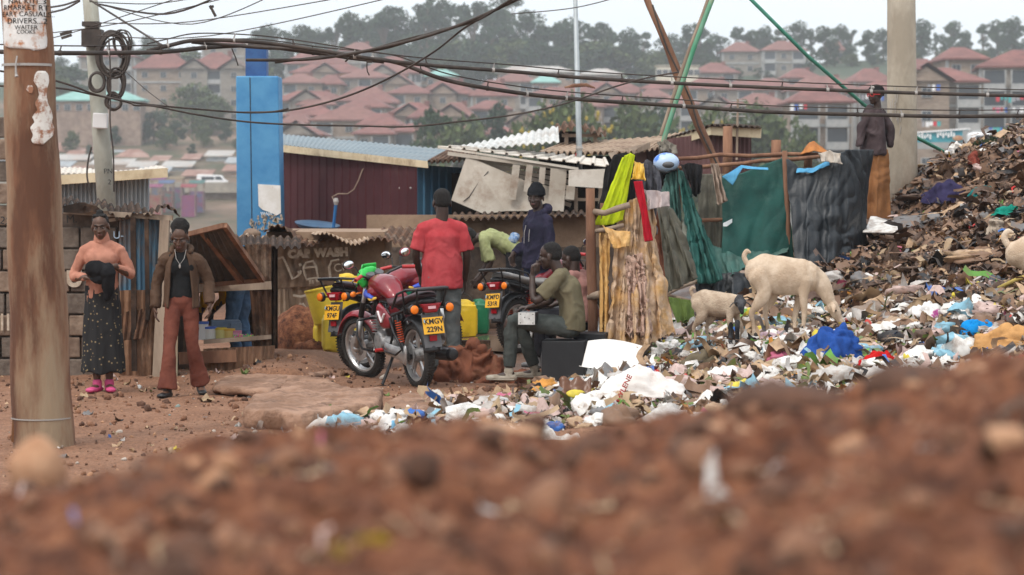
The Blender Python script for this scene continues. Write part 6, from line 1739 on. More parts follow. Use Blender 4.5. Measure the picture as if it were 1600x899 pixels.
s2p.body().hair('short')
s2p.shirt(clothmat('dusty_pink_cotton', (0.36, 0.19, 0.165), (0.30, 0.15, 0.13)), sleeve=0.8, hem=0.02, fat=1.0, wr=0.009, seed=13)
s2p.trousers(clothmat('black_jeans', (0.018, 0.018, 0.022), (0.03, 0.03, 0.035)), L=0.93)
s2p.shoes(mat('grey_trainer', (0.10, 0.10, 0.10), (0.20, 0.20, 0.20), 20, 0.7), L=0.28, sole=M_BLACK)
# ---- man inside the kiosk
kp = P(376, 560, 25.6)
km = Person('person in yellow jacket and blue jeans bending over inside the kiosk', V((kp.x, 25.55, 0.0)), -math.pi / 2 - 0.5, H=1.62, skin=1,
            pelvis=(0, .02, .86), waist=(0, -.09, .96), chest=(0, -.27, 1.0), neck=(0, -.41, .98), head=(0, -.54, .92), face=(0, -.6, -.8), up=(0, -.8, .6),
            sha=(-.17, -.37, .95), shb=(.17, -.37, .95), ela=(-.19, -.36, .68), elb=(.2, -.33, .68), wra=(-.13, -.48, .50), wrb=(.14, -.44, .50), hipa=(-.085, .02, .84), hipb=(.085, .02, .84), kna=(-.10, -.04, .45), knb=(.10, -.04, .45))
km.body().hair('short')
km.shirt(clothmat('yellow_fabric', (0.66, 0.34, 0.02), (0.58, 0.28, 0.02)), sleeve=1.8, hem=0.0, name='jacket', wr=0.010)
km.trousers(clothmat('mid_blue_jeans', (0.07, 0.13, 0.22), (0.11, 0.18, 0.28)), fat=1.1, butt=0.02, wr=0.010)
km.shoes(M_BLACK, L=0.28)

# ============================================================ MOTORCYCLES
M_BKRED = mat('red_bike_paint', (0.24, 0.008, 0.018), (0.17, 0.008, 0.016), 3, 0.32, coat=0.4, dirt=(0.20, 0.09, 0.06), dscale=5, dlo=0.58, dhi=0.9)
M_ALLOY = mat('alloy', (0.42, 0.42, 0.42), (0.55, 0.55, 0.54), 10, 0.38, metal=0.75)
M_ENG = mat('engine_metal', (0.20, 0.20, 0.20), (0.36, 0.35, 0.34), 14, 0.5, metal=0.6, bump=0.3, bscale=60)
M_BKBLK = mat('black_frame_paint', (0.012, 0.012, 0.013), rough=0.35)
M_SEAT = mat('maroon_vinyl_seat', (0.035, 0.014, 0.018), (0.055, 0.022, 0.028), 8, 0.5)
M_TYRE = mat('tyre_rubber', (0.018, 0.017, 0.016), (0.035, 0.030, 0.026), 12, 0.85, bump=0.5, bscale=90)
M_AMBER = mat('amber_lens', (0.85, 0.20, 0.01), rough=0.2)
M_REDL = mat('red_lens', (0.30, 0.008, 0.015), rough=0.2)
M_PLATE = mat('yellow_plate', (0.80, 0.42, 0.02), (0.74, 0.38, 0.02), 6, 0.45)
M_MIRR = mat('mirror_glass', (0.85, 0.88, 0.90), rough=0.12, metal=1.0)
M_GREENP = mat('bright_green_plastic', (0.03, 0.52, 0.08), (0.02, 0.42, 0.06), 4, 0.4)
M_BLUED = mat('blue_decal', (0.04, 0.09, 0.50), rough=0.35)
M_GOLD = mat('gold_decal', (0.75, 0.48, 0.08), rough=0.4)
M_GREYD = mat('grey_plastic', (0.10, 0.10, 0.105), rough=0.5)

def motorcycle(label, rear, ang, plate, green=False, lean=0.0, steer=0.0, seat=None, tank=None, rearonly=False):
    """local frame: +y is forward, origin on the ground under the rear axle, x to the rider's right"""
    t = thing('motorcycle', label, 'motorcycle', rear, ang, 'motorcycles parked in the yard', rot=(0, lean, ang))
    seat, tank = seat or M_SEAT, tank or M_BKRED
    WB, RR = 1.26, 0.305
    def wheel(c, name='wheel', w=0.052, front=False):
        m = MB()
        a, R0 = V((1, 0, 0)), RR
        prof = []
        for i in range(9):
            th = -math.pi * 0.5 + math.pi * i / 8
            prof.append((R0 - 0.055 + 0.055 * math.cos(th), w * math.sin(th) * 1.0))
        prof = [(R0 - 0.065, -w * 0.8)] + prof + [(R0 - 0.065, w * 0.8)]
        m.lathe(prof, c, a, 56)
        for k in range(64):       # tread blocks
            th = 2 * math.pi * k / 64
            d = V((0, math.cos(th), math.sin(th)))
            for sx in (-1, 1):
                m.box(V(c) + d * (R0 - 0.004) + V((sx * 0.020, 0, 0)), (0.026, 0.017, 0.012), Matrix.Rotation(th, 3, 'X'))
        wo = put(m, name, M_TYRE, t, local=True, smooth=False)
        m = MB(); m.lathe([(R0 - 0.066, -0.036), (R0 - 0.082, -0.034), (R0 - 0.095, -0.014), (R0 - 0.095, 0.014), (R0 - 0.082, 0.034), (R0 - 0.066, 0.036), (R0 - 0.060, 0.03), (R0 - 0.060, -0.03), (R0 - 0.066, -0.036)], c, a, 48)
        for k in range(5):
            th = 2 * math.pi * k / 5 + 0.4
            d = V((0, math.cos(th), math.sin(th)))
            for off in (-0.11, 0.11):
                d2 = V((0, math.cos(th + off), math.sin(th + off)))
                m.bar(V(c) + d * 0.05, V(c) + d2 * (R0 - 0.085), 0.022, 0.018, up=(1, 0, 0))
        put(m, 'rim', M_ALLOY, wo, local=True, smooth=False)
        m = MB(); m.lathe([(0.03, -0.07), (0.062, -0.055), (0.068, 0), (0.062, 0.055), (0.03, 0.07)], c, a, 20); put(m, 'hub', M_ENG, wo, local=True)
        if front:
            m = MB(); m.lathe([(0.075, -0.060), (0.125, -0.060), (0.125, -0.056), (0.075, -0.056), (0.075, -0.060)], c, a, 32); put(m, 'brake_disc', M_ALLOY, wo, local=True)
        else:
            m = MB(); m.lathe([(0.03, -0.082), (0.092, -0.082), (0.092, -0.075), (0.03, -0.075)], c, a, 24); put(m, 'sprocket', M_ENG, wo, local=True)
        return wo
    wheel((0, 0, RR))
    # steered front end
    ph = V((0, 0.93, 0.86))
    fr = Matrix.Translation(ph) @ Matrix.Rotation(steer, 4, V((0, -0.40, 0.92))) @ Matrix.Translation(-ph)
    def putf(m, *a, **k):
        m.v = [tuple(fr @ V(v)) for v in m.v]
        return put(m, *a, **k)
    _v = wheel((0, WB, RR), front=True)
    for o in (_v,) + tuple(q for q in bpy.data.objects if q.parent == _v):
        o.data.transform(fr)
    for sx in (-1, 1):
        m = MB(); m.tube([(sx * 0.085, WB, RR), (sx * 0.085, WB - 0.13, RR + 0.28)], 0.028, 14); m.tube([(sx * 0.085, WB - 0.13, RR + 0.28), (sx * 0.085, WB - 0.30, RR + 0.62)], 0.020, 14); m.ball((sx * 0.085, WB, RR), 0.034, n=10, m=8); putf(m, 'fork_leg', M_ALLOY, t, local=True, smooth=True)
        m = MB(); m.tube([(sx * 0.085, WB - 0.15, RR + 0.32), (sx * 0.085, WB - 0.22, RR + 0.46)], 0.028, 14); putf(m, 'fork_gaiter', M_BKBLK, t, local=True)
    def fend(r0, w, a0, a1, c, y0=0):
        def f(u, v):
            th = a0 + (a1 - a0) * u
            s = (v - 0.5) * 2
            rad = r0 - 0.045 * abs(s) ** 2.2
            return V((w * s, c[1] + rad * math.cos(th), c[2] + rad * math.sin(th)))
        return f
    m = MB(); m.grid(fend(RR + 0.055, 0.065, R(20), R(150), (0, WB, RR)), 30, 10); putf(m, 'front_mudguard', tank, t, local=True, smooth=True, solid=0.004)
    m = MB(); m.ball((0, WB - 0.22, 0.90), (0.105, 0.075, 0.105), n=24, m=16); m.ball((0, WB - 0.15, 0.90), (0.085, 0.02, 0.085)); putf(m, 'headlamp', tank, t, local=True, remesh=0.010)
    m = MB()
    m.grid(lambda u, v: V(((u - 0.5) * 0.26 * (1 - 0.35 * v), WB - 0.20 - 0.09 * v + 0.09 * math.sin(math.pi * u), 0.92 + 0.20 * v)), 14, 8); putf(m, 'cowl', M_GREENP if green else M_GREYD, t, local=True, smooth=True, solid=0.006)
    if green:
        m = MB(); m.ball((-0.10, WB - 0.30, 1.00), (0.06, 0.05, 0.09)); m.ball((-0.02, WB - 0.30, 1.05), (0.09, 0.04, 0.05)); m.ball((0.08, WB - 0.30, 0.99), (0.05, 0.05, 0.07)); putf(m, 'green_cover', M_GREENP, t, local=True, remesh=0.009, wr=(0.008, (20,) * 3, 3, True))
    m = MB(); hb = [(-0.36, WB - 0.52, 1.03), (-0.24, WB - 0.46, 1.05), (-0.15, WB - 0.40, 1.02), (-0.06, WB - 0.34, 0.955), (0.06, WB - 0.34, 0.955), (0.15, WB - 0.40, 1.02), (0.24, WB - 0.46, 1.05), (0.36, WB - 0.52, 1.03)]
    m.tube(hb, 0.0115, 10); putf(m, 'handlebar', M_BKBLK, t, local=True)
    for i, sx in ((0, -1), (7, 1)):
        a_, b_ = V(hb[i]), V(hb[i + (1 if i == 0 else -1)])
        m = MB(); m.tube([a_, a_.lerp(b_, 0.9)], 0.0185, 12); putf(m, 'grip', M_REDP, t, local=True)
        m = MB(); m.tube([b_ + V((0, 0.03, 0)), a_ + V((0, 0.055, -0.01))], 0.006, 6); putf(m, 'lever', M_ALLOY, t, local=True)
        m = MB(); c = V((sx * 0.25, WB - 0.45, 1.07)); e = V((sx * 0.33, WB - 0.42, 1.15)); m.tube([c, c + V((sx * 0.02, 0.02, 0.07)), e], 0.006, 6); st = putf(m, 'mirror_stem', M_BKBLK, t, local=True)
        m = MB(); m.ball(e + V((sx * 0.015, 0, 0.025)), (0.068, 0.018, 0.044), n=18, m=10); mh_ = putf(m, 'mirror', tank if sx > 0 else M_BKBLK, t, local=True, smooth=True)
        m = MB(); m.ball(e + V((sx * 0.015, -0.014, 0.025)), (0.060, 0.008, 0.038), n=18, m=8); putf(m, 'mirror_glass', M_MIRR, mh_, local=True, smooth=True)
        m = MB(); m.ball((sx * 0.19, WB - 0.22, 0.86), (0.032, 0.028, 0.028)); m.tube([(sx * 0.09, WB - 0.23, 0.86), (sx * 0.17, WB - 0.22, 0.86)], 0.009, 6); putf(m, 'indicator', M_AMBER, t, local=True, smooth=True)
        m = MB(); m.tube([(sx * 0.12, WB - 0.38, 1.0), (sx * 0.16, WB - 0.20, 0.98), (sx * 0.08, WB - 0.15, 0.80), (sx * 0.03, WB - 0.30, 0.62)], 0.006, 5); putf(m, 'control_cable', M_BKBLK, t, local=True, smooth=True)
    m = MB(); m.lathe([(0.045, 0), (0.05, 0.03), (0.045, 0.05)], (-0.055, WB - 0.33, 1.00), (0, -0.5, 0.85), 18); m.lathe([(0.045, 0), (0.05, 0.03), (0.045, 0.05)], (0.055, WB - 0.33, 1.00), (0, -0.5, 0.85), 18); putf(m, 'instrument_dials', M_GREYD, t, local=True)
    # frame, tank, seat, panels
    m = MB()
    m.tube([(0, 0.94, 0.88), (0, 0.80, 0.52), (0, 0.76, 0.34)], 0.019, 10)
    for sx in (-1, 1):
        m.tube([(sx * 0.02, 0.92, 0.84), (sx * 0.10, 0.62, 0.70), (sx * 0.12, 0.30, 0.66), (sx * 0.12, -0.22, 0.78)], 0.013, 8)
        m.tube([(sx * 0.09, 0.76, 0.34), (sx * 0.10, 0.46, 0.32), (sx * 0.11, 0.34, 0.44), (sx * 0.12, 0.26, 0.66)], 0.013, 8)
    put(m, 'frame', M_BKBLK, t, local=True, smooth=True)
    m = MB()
    m.limb([(0, 0.92, 0.88), (0, 0.82, 0.93), (0, 0.62, 0.92), (0, 0.44, 0.82)], [(0.06, 0.05), (0.12, 0.095), (0.13, 0.10), (0.08, 0.06)], side=(1, 0, 0), n=22)
    m.ball((0, 0.78, 0.86), (0.15, 0.15, 0.09)); put(m, 'fuel_tank', tank, t, local=True, remesh=0.009, relax=5)
    for sx in (-1, 1):
        m = MB()
        def dec(pts, rad=0.008): m.tube(pts, rad, 6)
        X = lambda y, z: (sx * (0.150 + 0.012 - abs(y - 0.74) * 0.25), y, z)
        m.grid(lambda u, v: V((sx * (0.168 - 0.55 * abs(0.72 + 0.17 * u - 0.78) ** 1.6 - 0.35 * abs(v - 0.45) ** 2.0 * 0.25), 0.66 + 0.22 * u, 0.80 + 0.09 * (0.3 + 0.7 * u) * v)), 8, 6)
        put(m, 'blue_decal', M_BLUED, t, local=True, smooth=True, solid=0.003)
        m = MB(); m.limb([X(0.62, 0.815), X(0.72, 0.80), X(0.84, 0.845)], [(0.006, 0.012), (0.008, 0.016), (0.004, 0.006)]); put(m, 'gold_decal', M_GOLD, t, local=True, smooth=True)
        m = MB(); m.limb([(sx * 0.13, 0.56, 0.72), (sx * 0.145, 0.44, 0.64), (sx * 0.13, 0.32, 0.60)], [(0.03, 0.06), (0.025, 0.105), (0.02, 0.06)], side=(1, 0, 0), n=14); pn = put(m, 'side_panel', tank, t, local=True, smooth=True)
        m = MB(); m.bar((sx * 0.172, 0.50, 0.70), (sx * 0.172, 0.42, 0.60), 0.012, 0.02, up=(1, 0, 0)); m.bar((sx * 0.172, 0.42, 0.60), (sx * 0.168, 0.36, 0.68), 0.012, 0.018, up=(1, 0, 0)); put(m, 'white_decal', M_WHITE, pn, local=True)
    m = MB(); m.limb([(0, 0.50, 0.80), (0, 0.30, 0.775), (0, 0.10, 0.80), (0, -0.16, 0.86), (0, -0.26, 0.87)], [(0.085, 0.045), (0.135, 0.050), (0.14, 0.052), (0.13, 0.045), (0.10, 0.035)], side=(1, 0, 0), n=18); put(m, 'seat', seat, t, local=True, remesh=0.010, relax=2)
    m = MB(); m.limb([(0, 0.10, 0.72), (0, -0.10, 0.78), (0, -0.30, 0.82)], [(0.12, 0.05), (0.12, 0.055), (0.085, 0.04)], side=(1, 0, 0), n=16); put(m, 'tail_panel', M_BKBLK, t, local=True, smooth=True)
    # rear rack
    m = MB()
    for sx in (-1, 1):
        m.tube([(sx * 0.16, 0.18, 0.74), (sx * 0.175, 0.02, 0.88), (sx * 0.17, -0.18, 0.925), (sx * 0.15, -0.40, 0.935)], 0.012, 8)
        m.tube([(sx * 0.15, -0.38, 0.93), (sx * 0.12, -0.30, 0.76)], 0.010, 6)
        m.tube([(sx * 0.17, -0.10, 0.915), (sx * 0.14, -0.06, 0.70)], 0.010, 6)
    m.tube([(-0.15, -0.40, 0.935), (0.15, -0.40, 0.935)], 0.014, 8)
    for yy in (-0.34, -0.28): m.bar((-0.15, yy, 0.93), (0.15, yy, 0.93), 0.03, 0.006)
    m.grid(lambda u, v: V(((u - 0.5) * 0.30, -0.24 - 0.17 * v, 0.945 + 0.006 * math.sin(v * 3))), 4, 4)
    put(m, 'rear_rack', M_BKBLK, t, local=True, smooth=False)
    # rear light, indicators, mudguard, plate
    m = MB(); m.prism([(-0.105, -0.36, 0.80), (0.105, -0.36, 0.80), (0.06, -0.345, 0.715), (-0.06, -0.345, 0.715)], (0, 0.06, 0)); rl = put(m, 'tail_light', M_REDL, t, local=True, bevel=0.012)
    m = MB(); m.box((0.0, -0.363, 0.765), (0.075, 0.006, 0.025)); put(m, 'reflector', mat('pink_reflector', (0.75, 0.45, 0.48), rough=0.4), rl, local=True)
    for sx in (-1, 1):
        m = MB(); m.tube([(0, -0.32, 0.755), (sx * 0.15, -0.33, 0.755)], 0.010, 6); m.lathe([(0.02, -0.03), (0.046, -0.01), (0.048, 0.012), (0.03, 0.03)], (sx * 0.175, -0.34, 0.755), (0, 1, 0), 16); io = put(m, 'indicator_stalk', M_BKBLK, t, local=True)
        m = MB(); m.ball((sx * 0.175, -0.368, 0.755), (0.040, 0.016, 0.040), n=16, m=10); put(m, 'indicator', M_AMBER, t, local=True, smooth=True)
    m = MB(); m.grid(fend(RR + 0.065, 0.085, R(70), R(172), (0, 0, RR)), 26, 10); put(m, 'rear_mudguard', M_BKBLK, t, local=True, smooth=True, solid=0.004)
    m = MB(); m.grid(lambda u, v: V(((u - 0.5) * 0.17, -0.30 - 0.06 * v, 0.70 - 0.30 * v)), 4, 6); put(m, 'mud_flap', M_GREYD, t, local=True, solid=0.004)
    m = MB(); c = V((0, -0.375, 0.60)); rotp = Matrix.Rotation(R(-12), 3, 'X'); m.box(c, (0.205, 0.006, 0.155), rotp); po = put(m, 'number_plate', M_PLATE, t, local=True, bevel=0.008)
    xx, yy2 = V((1, 0, 0)), rotp @ V((0, 0, 1))
    zz = xx.cross(yy2)
    for j, line in enumerate(plate):
        o_ = c + xx * 0.007 + zz * 0.0045 + yy2 * (0.036 if j == 0 else -0.036)
        text_mesh('lettering', line, 0.068, basis(o_, xx, yy2, zz), M_INK, po, 0.001, spacing=1.02, bold=0.0016)
    m = MB(); m.box(c + zz * 0.004 + V((-0.09, 0, 0.045)), (0.012, 0.003, 0.03), rotp); put(m, 'emblem', mat('pale_blue_badge', (0.3, 0.45, 0.55)), po, local=True)
    m = MB(); m.box((0, -0.36, 0.485), (0.07, 0.012, 0.05)); put(m, 'lower_reflector', M_REDL, t, local=True)
    # swing arm, chain case, shocks, engine
    m = MB(); m.bar((0.10, 0.44, 0.36), (0.10, -0.06, 0.30), 0.03, 0.045, up=(0, 0, 1)); m.bar((-0.10, 0.44, 0.36), (-0.10, -0.06, 0.30), 0.03, 0.045, up=(0, 0, 1)); put(m, 'swing_arm', M_BKBLK, t, local=True)
    m = MB(); m.limb([(-0.125, 0.46, 0.35), (-0.125, 0.20, 0.325), (-0.125, 0.0, 0.31)], [(0.018, 0.055), (0.018, 0.060), (0.018, 0.095)], side=(1, 0, 0), n=16); put(m, 'chain_case', M_ALLOY, t, local=True, smooth=True)
    for sx in (-1, 1):
        a_, b_ = V((sx * 0.135, 0.02, 0.34)), V((sx * 0.135, 0.14, 0.68))
        m = MB(); m.tube([a_, b_], 0.013, 8); sh_ = put(m, 'shock_absorber', M_BKBLK, t, local=True)
        m = MB(); m.tube([a_.lerp(b_, 0.25 + 0.6 * i / 80) + V((0.026 * math.cos(i * 0.75), 0.026 * math.sin(i * 0.75), 0)) for i in range(81)], 0.0055, 5); put(m, 'spring', mat('orange_spring', (0.50, 0.07, 0.02), rough=0.4), sh_, local=True)
    m = MB(); m.limb([(0, 0.70, 0.40), (0, 0.48, 0.38)], [(0.12, 0.09), (0.13, 0.10)], side=(1, 0, 0)); m.limb([(0, 0.74, 0.44), (0, 0.80, 0.64)], [(0.075, 0.075), (0.07, 0.07)], side=(1, 0, 0)); m.lathe([(0.09, -0.14), (0.10, -0.12), (0.10, 0.12), (0.09, 0.14)], (0, 0.62, 0.40), (1, 0, 0), 20); put(m, 'engine', M_ENG, t, local=True, remesh=0.011)
    m = MB()
    for i in range(7): q = 0.47 + i * 0.026; m.box((0, 0.755 + (q - 0.44) * 0.3, q), (0.18, 0.17, 0.008))
    put(m, 'cooling_fins', M_ENG, t, local=True)
    m = MB(); m.limb([(0, 0.50, 0.50), (0, 0.46, 0.60)], [(0.10, 0.09), (0.09, 0.08)]); put(m, 'air_box', M_BKBLK, t, local=True, smooth=True)
    # exhaust on the right
    m = MB(); m.tube([(0.05, 0.86, 0.52), (0.09, 0.94, 0.42), (0.10, 0.84, 0.26), (0.12, 0.50, 0.22), (0.16, 0.30, 0.25), (0.18, 0.16, 0.30)], 0.021, 12); ex = put(m, 'exhaust_pipe', M_ALLOY, t, local=True, smooth=True)
    m = MB(); m.lathe([(0.03, 0), (0.058, 0.05), (0.062, 0.12), (0.062, 0.46), (0.048, 0.50), (0.020, 0.505)], (0.185, 0.18, 0.305), (0.06, -1, 0.02), 22); put(m, 'silencer', M_BKBLK, t, local=True, smooth=False)
    # crash bars, footrests, side stand, leg guard rails
    for sx in (-1, 1):
        m = MB(); m.tube([(sx * 0.05, 0.82, 0.62), (sx * 0.24, 0.84, 0.60), (sx * 0.27, 0.80, 0.46), (sx * 0.25, 0.74, 0.34), (sx * 0.08, 0.66, 0.28)], 0.0125, 8); put(m, 'crash_bar', M_BKBLK, t, local=True, smooth=True)
        m = MB(); m.tube([(sx * 0.10, 0.44, 0.34), (sx * 0.24, 0.44, 0.34)], 0.017, 8); put(m, 'footrest', M_REDP if sx < 0 else M_BKBLK, t, local=True)
        m = MB(); m.tube([(sx * 0.14, 0.30, 0.64), (sx * 0.19, 0.10, 0.52), (sx * 0.20, -0.10, 0.38), (sx * 0.20, 0.06, 0.32), (sx * 0.18, 0.34, 0.33), (sx * 0.16, 0.44, 0.36)], 0.0115, 8); put(m, 'side_rail', M_BKBLK, t, local=True, smooth=True)
    m = MB(); m.tube([(-0.06, 0.42, 0.30), (-0.22, 0.36, 0.025)], 0.015, 8); m.box((-0.235, 0.35, 0.012), (0.07, 0.06, 0.012)); put(m, 'side_stand', M_BKBLK, t, local=True)
    return t
def bike_at(px, Y): 
    x = P(px, 0, Y).x
    return V((x, Y, gz(x, Y) - 0.01))
_a = bike_at(655, 22.25)
_b = P(569, 0, 23.42)
ang1 = math.atan2(-(_b.x - _a.x), _b.y - _a.y)
b1 = motorcycle('nearest red motorcycle with number plate KMGV 229N and green cowl cover', _a, ang1, ('KMGV', '229N'), green=True, lean=R(-3), steer=R(16))
b2 = motorcycle('second red motorcycle with plate KMGU 974F mostly hidden behind the nearest one', bike_at(562, 24.5), -0.72, ('KMGU', '974F'), lean=R(-3), steer=R(8))
b3 = motorcycle('motorcycle with tilted plate standing behind the man in the beanie', bike_at(810, 26.5) , -R(42), ('KMFD', '536R'), lean=R(-4), steer=R(10), seat=mat('grey_seat_cover', (0.22, 0.21, 0.20), (0.30, 0.29, 0.28), 8, 0.6))

# ============================================================ CONTAINERS AND THINGS OF THE YARD
def plastic(name, c, **k): return mat(name, c, tuple(q * 0.82 for q in c), 5, 0.42, dirt=(0.22, 0.13, 0.07), dscale=5, dlo=0.60, dhi=0.85, **k)
M_YEL1, M_YEL2, M_GRN = plastic('yellow_plastic', (0.72, 0.48, 0.02)), plastic('lemon_plastic', (0.72, 0.54, 0.05)), plastic('green_plastic', (0.01, 0.16, 0.07))
def jerrycan(label, loc, rz, m_, w=0.30, d=0.2, h=0.36, tilt=(0, 0), wire=False, capm=None):
    t = thing('jerrycan', label, 'jerrycan', loc, 0, 'plastic containers of the car wash', rot=(tilt[0], tilt[1], rz))
    m = MB()
    m.limb([(0, 0, 0.06), (0, 0, h * 0.5), (0, 0, h - 0.08), (0, 0, h - 0.02)], [(w / 2, d / 2), (w / 2 * 1.02, d / 2 * 1.02), (w / 2, d / 2), (w / 2 * 0.7, d / 2 * 0.75)], side=(1, 0, 0), n=28, flat='')
    m.box((0, 0, h * 0.5), (w * 0.86, d * 0.90, h - 0.02))
    m.box((0, 0, h * 0.48), (w * 0.97, d * 0.70, h - 0.10))
    put(m, 'body', m_, t, local=True, remesh=0.011, relax=4)
    m = MB(); m.tube([(-w * 0.28, 0, h - 0.03), (-w * 0.26, 0, h + 0.035), (w * 0.05, 0, h + 0.045), (w * 0.12, 0, h - 0.02)], 0.016, 8); put(m, 'handle', m_, t, local=True, smooth=True)
    m = MB(); m.lathe([(0.032, 0), (0.032, 0.05), (0.028, 0.055), (0.0, 0.055)], (w * 0.30, 0, h - 0.03), (0, 0, 1), 16); put(m, 'cap', capm or m_, t, local=True)
    m = MB()
    for q in (0.3, 0.5, 0.7): m.tube([(math.cos(i * math.pi / 18) * w * 0.515, math.sin(i * math.pi / 18) * d * 0.515, h * q) for i in range(36)], 0.003, 5, closed=True)
    if wire:
        m = MB(); m.tube([(-0.10, 0, h), (-0.08, 0, h + 0.08), (0, 0, h + 0.13), (0.08, 0, h + 0.08), (0.11, 0, h)], 0.007, 6); put(m, 'wire_handle', M_BLACK, t, local=True)
    return t
jerrycan('bright yellow jerrycan behind the rear wheel of the nearest motorcycle', GP(725, 0, 29.3), 0.1, M_YEL1, w=0.32, d=0.22, h=0.40, wire=True)
jerrycan('dark green jerrycan just right of the bright yellow one', GP(749, 0, 29.8), -0.1, M_GRN, w=0.24, d=0.2, h=0.38)
jerrycan('orange yellow jerrycan stacked behind the second motorcycle rack', GP(541, 0, 27.2) + V((0, 0, 0.38)), 0.2, M_YEL1, w=0.30, d=0.22, h=0.42, capm=M_YEL1)
jerrycan('lower lemon yellow jerrycan standing beside the front wheel', GP(522, 0, 26.6) + V((0, 0, 0.02)), 0.15, M_YEL2, w=0.30, d=0.25, h=0.40)
jerrycan('hidden yellow jerrycan supporting the orange yellow one', GP(545, 0, 27.3), 0.0, M_YEL2, w=0.34, d=0.25, h=0.40)
t = thing('bucket', 'lemon yellow bucket leaning on top of the mud bank by the wall', 'bucket', GP(508, 0, 27.0) + V((0, 0, 0.30)), 0, 'plastic containers of the car wash', rot=(0, R(-12), 0))
jb = jerrycan('yellow jerrycan lying under the leaning bucket', GP(506, 0, 27.2), 0.3, M_YEL2, w=0.26, d=0.2, h=0.30)
m = MB(); m.lathe([(0.125, 0), (0.135, 0.02), (0.16, 0.38), (0.168, 0.385), (0.168, 0.40), (0.15, 0.40), (0.12, 0.03), (0.0, 0.03)], n=28); put(m, 'body', M_YEL2, t, local=True, smooth=False)
t = thing('basin', 'small teal green plastic basin showing beside the fuel tank', 'basin', GP(642, 0, 27.0) + V((0, 0, 0.62)))
m = MB(); m.lathe([(0.11, 0), (0.15, 0.10), (0.16, 0.10), (0.155, 0.115), (0.13, 0.11), (0.09, 0.02), (0, 0.02)], n=24); put(m, 'body', plastic('teal_plastic', (0.02, 0.30, 0.18)), t, local=True)
t = thing('oil_drum', 'dark rusty drum under the teal basin behind the motorcycles', 'drum', GP(642, 0, 27.0))
m = MB(); m.lathe([(0.20, 0), (0.205, 0.02), (0.20, 0.04), (0.20, 0.30), (0.207, 0.31), (0.20, 0.32), (0.20, 0.60), (0.207, 0.61), (0.0, 0.61)], n=24); put(m, 'body', M_RUSTD, t, local=True)
# puddle and wet earth sheen
m = MB(); r3 = random.Random(2)
c = GP(760, 0, 27.6)
def pud(cx, cy, rx, ry, z):
    m.add([(cx + rx * (1 + 0.25 * math.sin(a * 3 + cx)) * math.cos(a), cy + ry * (1 + 0.2 * math.sin(a * 5)) * math.sin(a), z) for a in [i * 2 * math.pi / 40 for i in range(40)]], [tuple(range(40))])
pud(c.x, 27.6, 0.55, 1.3, 0.028)
o = put(m, 'puddle', mat('muddy_water', (0.10, 0.065, 0.04), rough=0.08, spec=0.6), None, origin=(c.x, 27.6, 0.0)); o['kind'] = 'structure'
t = thing('plank', 'dark short plank lying beside the yellow jerrycan', 'plank', GP(742, 0, 27.5)); m = MB(); q = GP(735, 0, 27.5); m.box(q + V((0.05, 0, 0.04)), (0.35, 0.12, 0.08)); put(m, 'board', M_RUSTD, t, bevel=0.01)
# brown sack beside the seated man
def heapcloth(name, label, cat, c, rx, ry, h, m_, seed, amp=0.05, f=4.0, res=60, group=None, fold='fold', parts=None, lift=0.0):
    """a dropped piece of cloth or sack: domed, folded, closed to the ground"""
    c = V(c)
    m = MB()
    rr = random.Random(seed)
    ph = [rr.uniform(0, 6.28) for _ in range(4)]
    def fn(u, v):
        a = u * 2 * math.pi
        r_ = v
        wob = 1 + 0.16 * math.sin(2 * a + ph[0]) + 0.10 * math.sin(3 * a + ph[1]) + 0.07 * math.sin(5 * a + ph[2]) + 0.04 * math.sin(9 * a + ph[3])
        z = h * (1 - r_ ** 2.6) if r_ < 1 else 0
        return c + V((rx * wob * r_ * math.cos(a), ry * wob * r_ * math.sin(a), z + lift - 0.02))
    m.grid(fn, res, res // 2)
    o = put(m, name, m_, None, origin=c, smooth=True, wr=(amp, (f, f, f), seed, fold))
    return tag(o, label, cat, group)
M_SACK = clothmat('brown_sackcloth', (0.22, 0.085, 0.050), (0.15, 0.058, 0.036), dirt=(0.30, 0.16, 0.10), bump=0.4)
heapcloth('sack', 'large brown sackcloth heaped on the ground beside the seated man', 'sack', GP(737, 0, 23.0), 0.30, 0.24, 0.40, M_SACK, 3, amp=0.09, f=5.5, res=90)
heapcloth('sack', 'small folded end of brown sackcloth between the feet of the seated man', 'sack', GP(815, 0, 22.9), 0.16, 0.12, 0.14, M_SACK, 5, amp=0.05, f=7, res=60)
# black box seat and the machine on the lap
q = P(883, 600, 22.45); q.z = gz(q.x, 22.45)
t = thing('speaker_box', 'matt black box used as a seat by the man in olive', 'box', q, -0.12)
m = MB(); m.box((0, 0, 0.20), (0.40, 0.36, 0.40)); put(m, 'cabinet', mat('matt_black_board', (0.012, 0.013, 0.015), (0.02, 0.021, 0.023), 4, 0.6), t, local=True, bevel=0.008)
m = MB(); m.lathe([(0.13, 0), (0.12, 0.01), (0.03, 0.03), (0, 0.03)], (-0.201, 0, 0.2), (-1, 0, 0), 20); put(m, 'speaker_cone', M_GREYD, t, local=True)
q = P(925, 600, 22.7); q.z = gz(q.x, 22.7)
t = thing('speaker_box', 'second black box standing behind the wooden post', 'box', q, -0.2)
m = MB(); m.box((0, 0, 0.20), (0.30, 0.34, 0.40)); put(m, 'cabinet', bpy.data.materials['matt_black_board'], t, local=True, bevel=0.008)
t = thing('metal_box', 'small white metal machine box resting on the lap of the seated man', 'metal box', P(826, 497, 22.25), -0.15)
m = MB(); m.box((0, 0, 0.0), (0.155, 0.20, 0.115)); put(m, 'case', M_BKBLK, t, local=True, bevel=0.005)
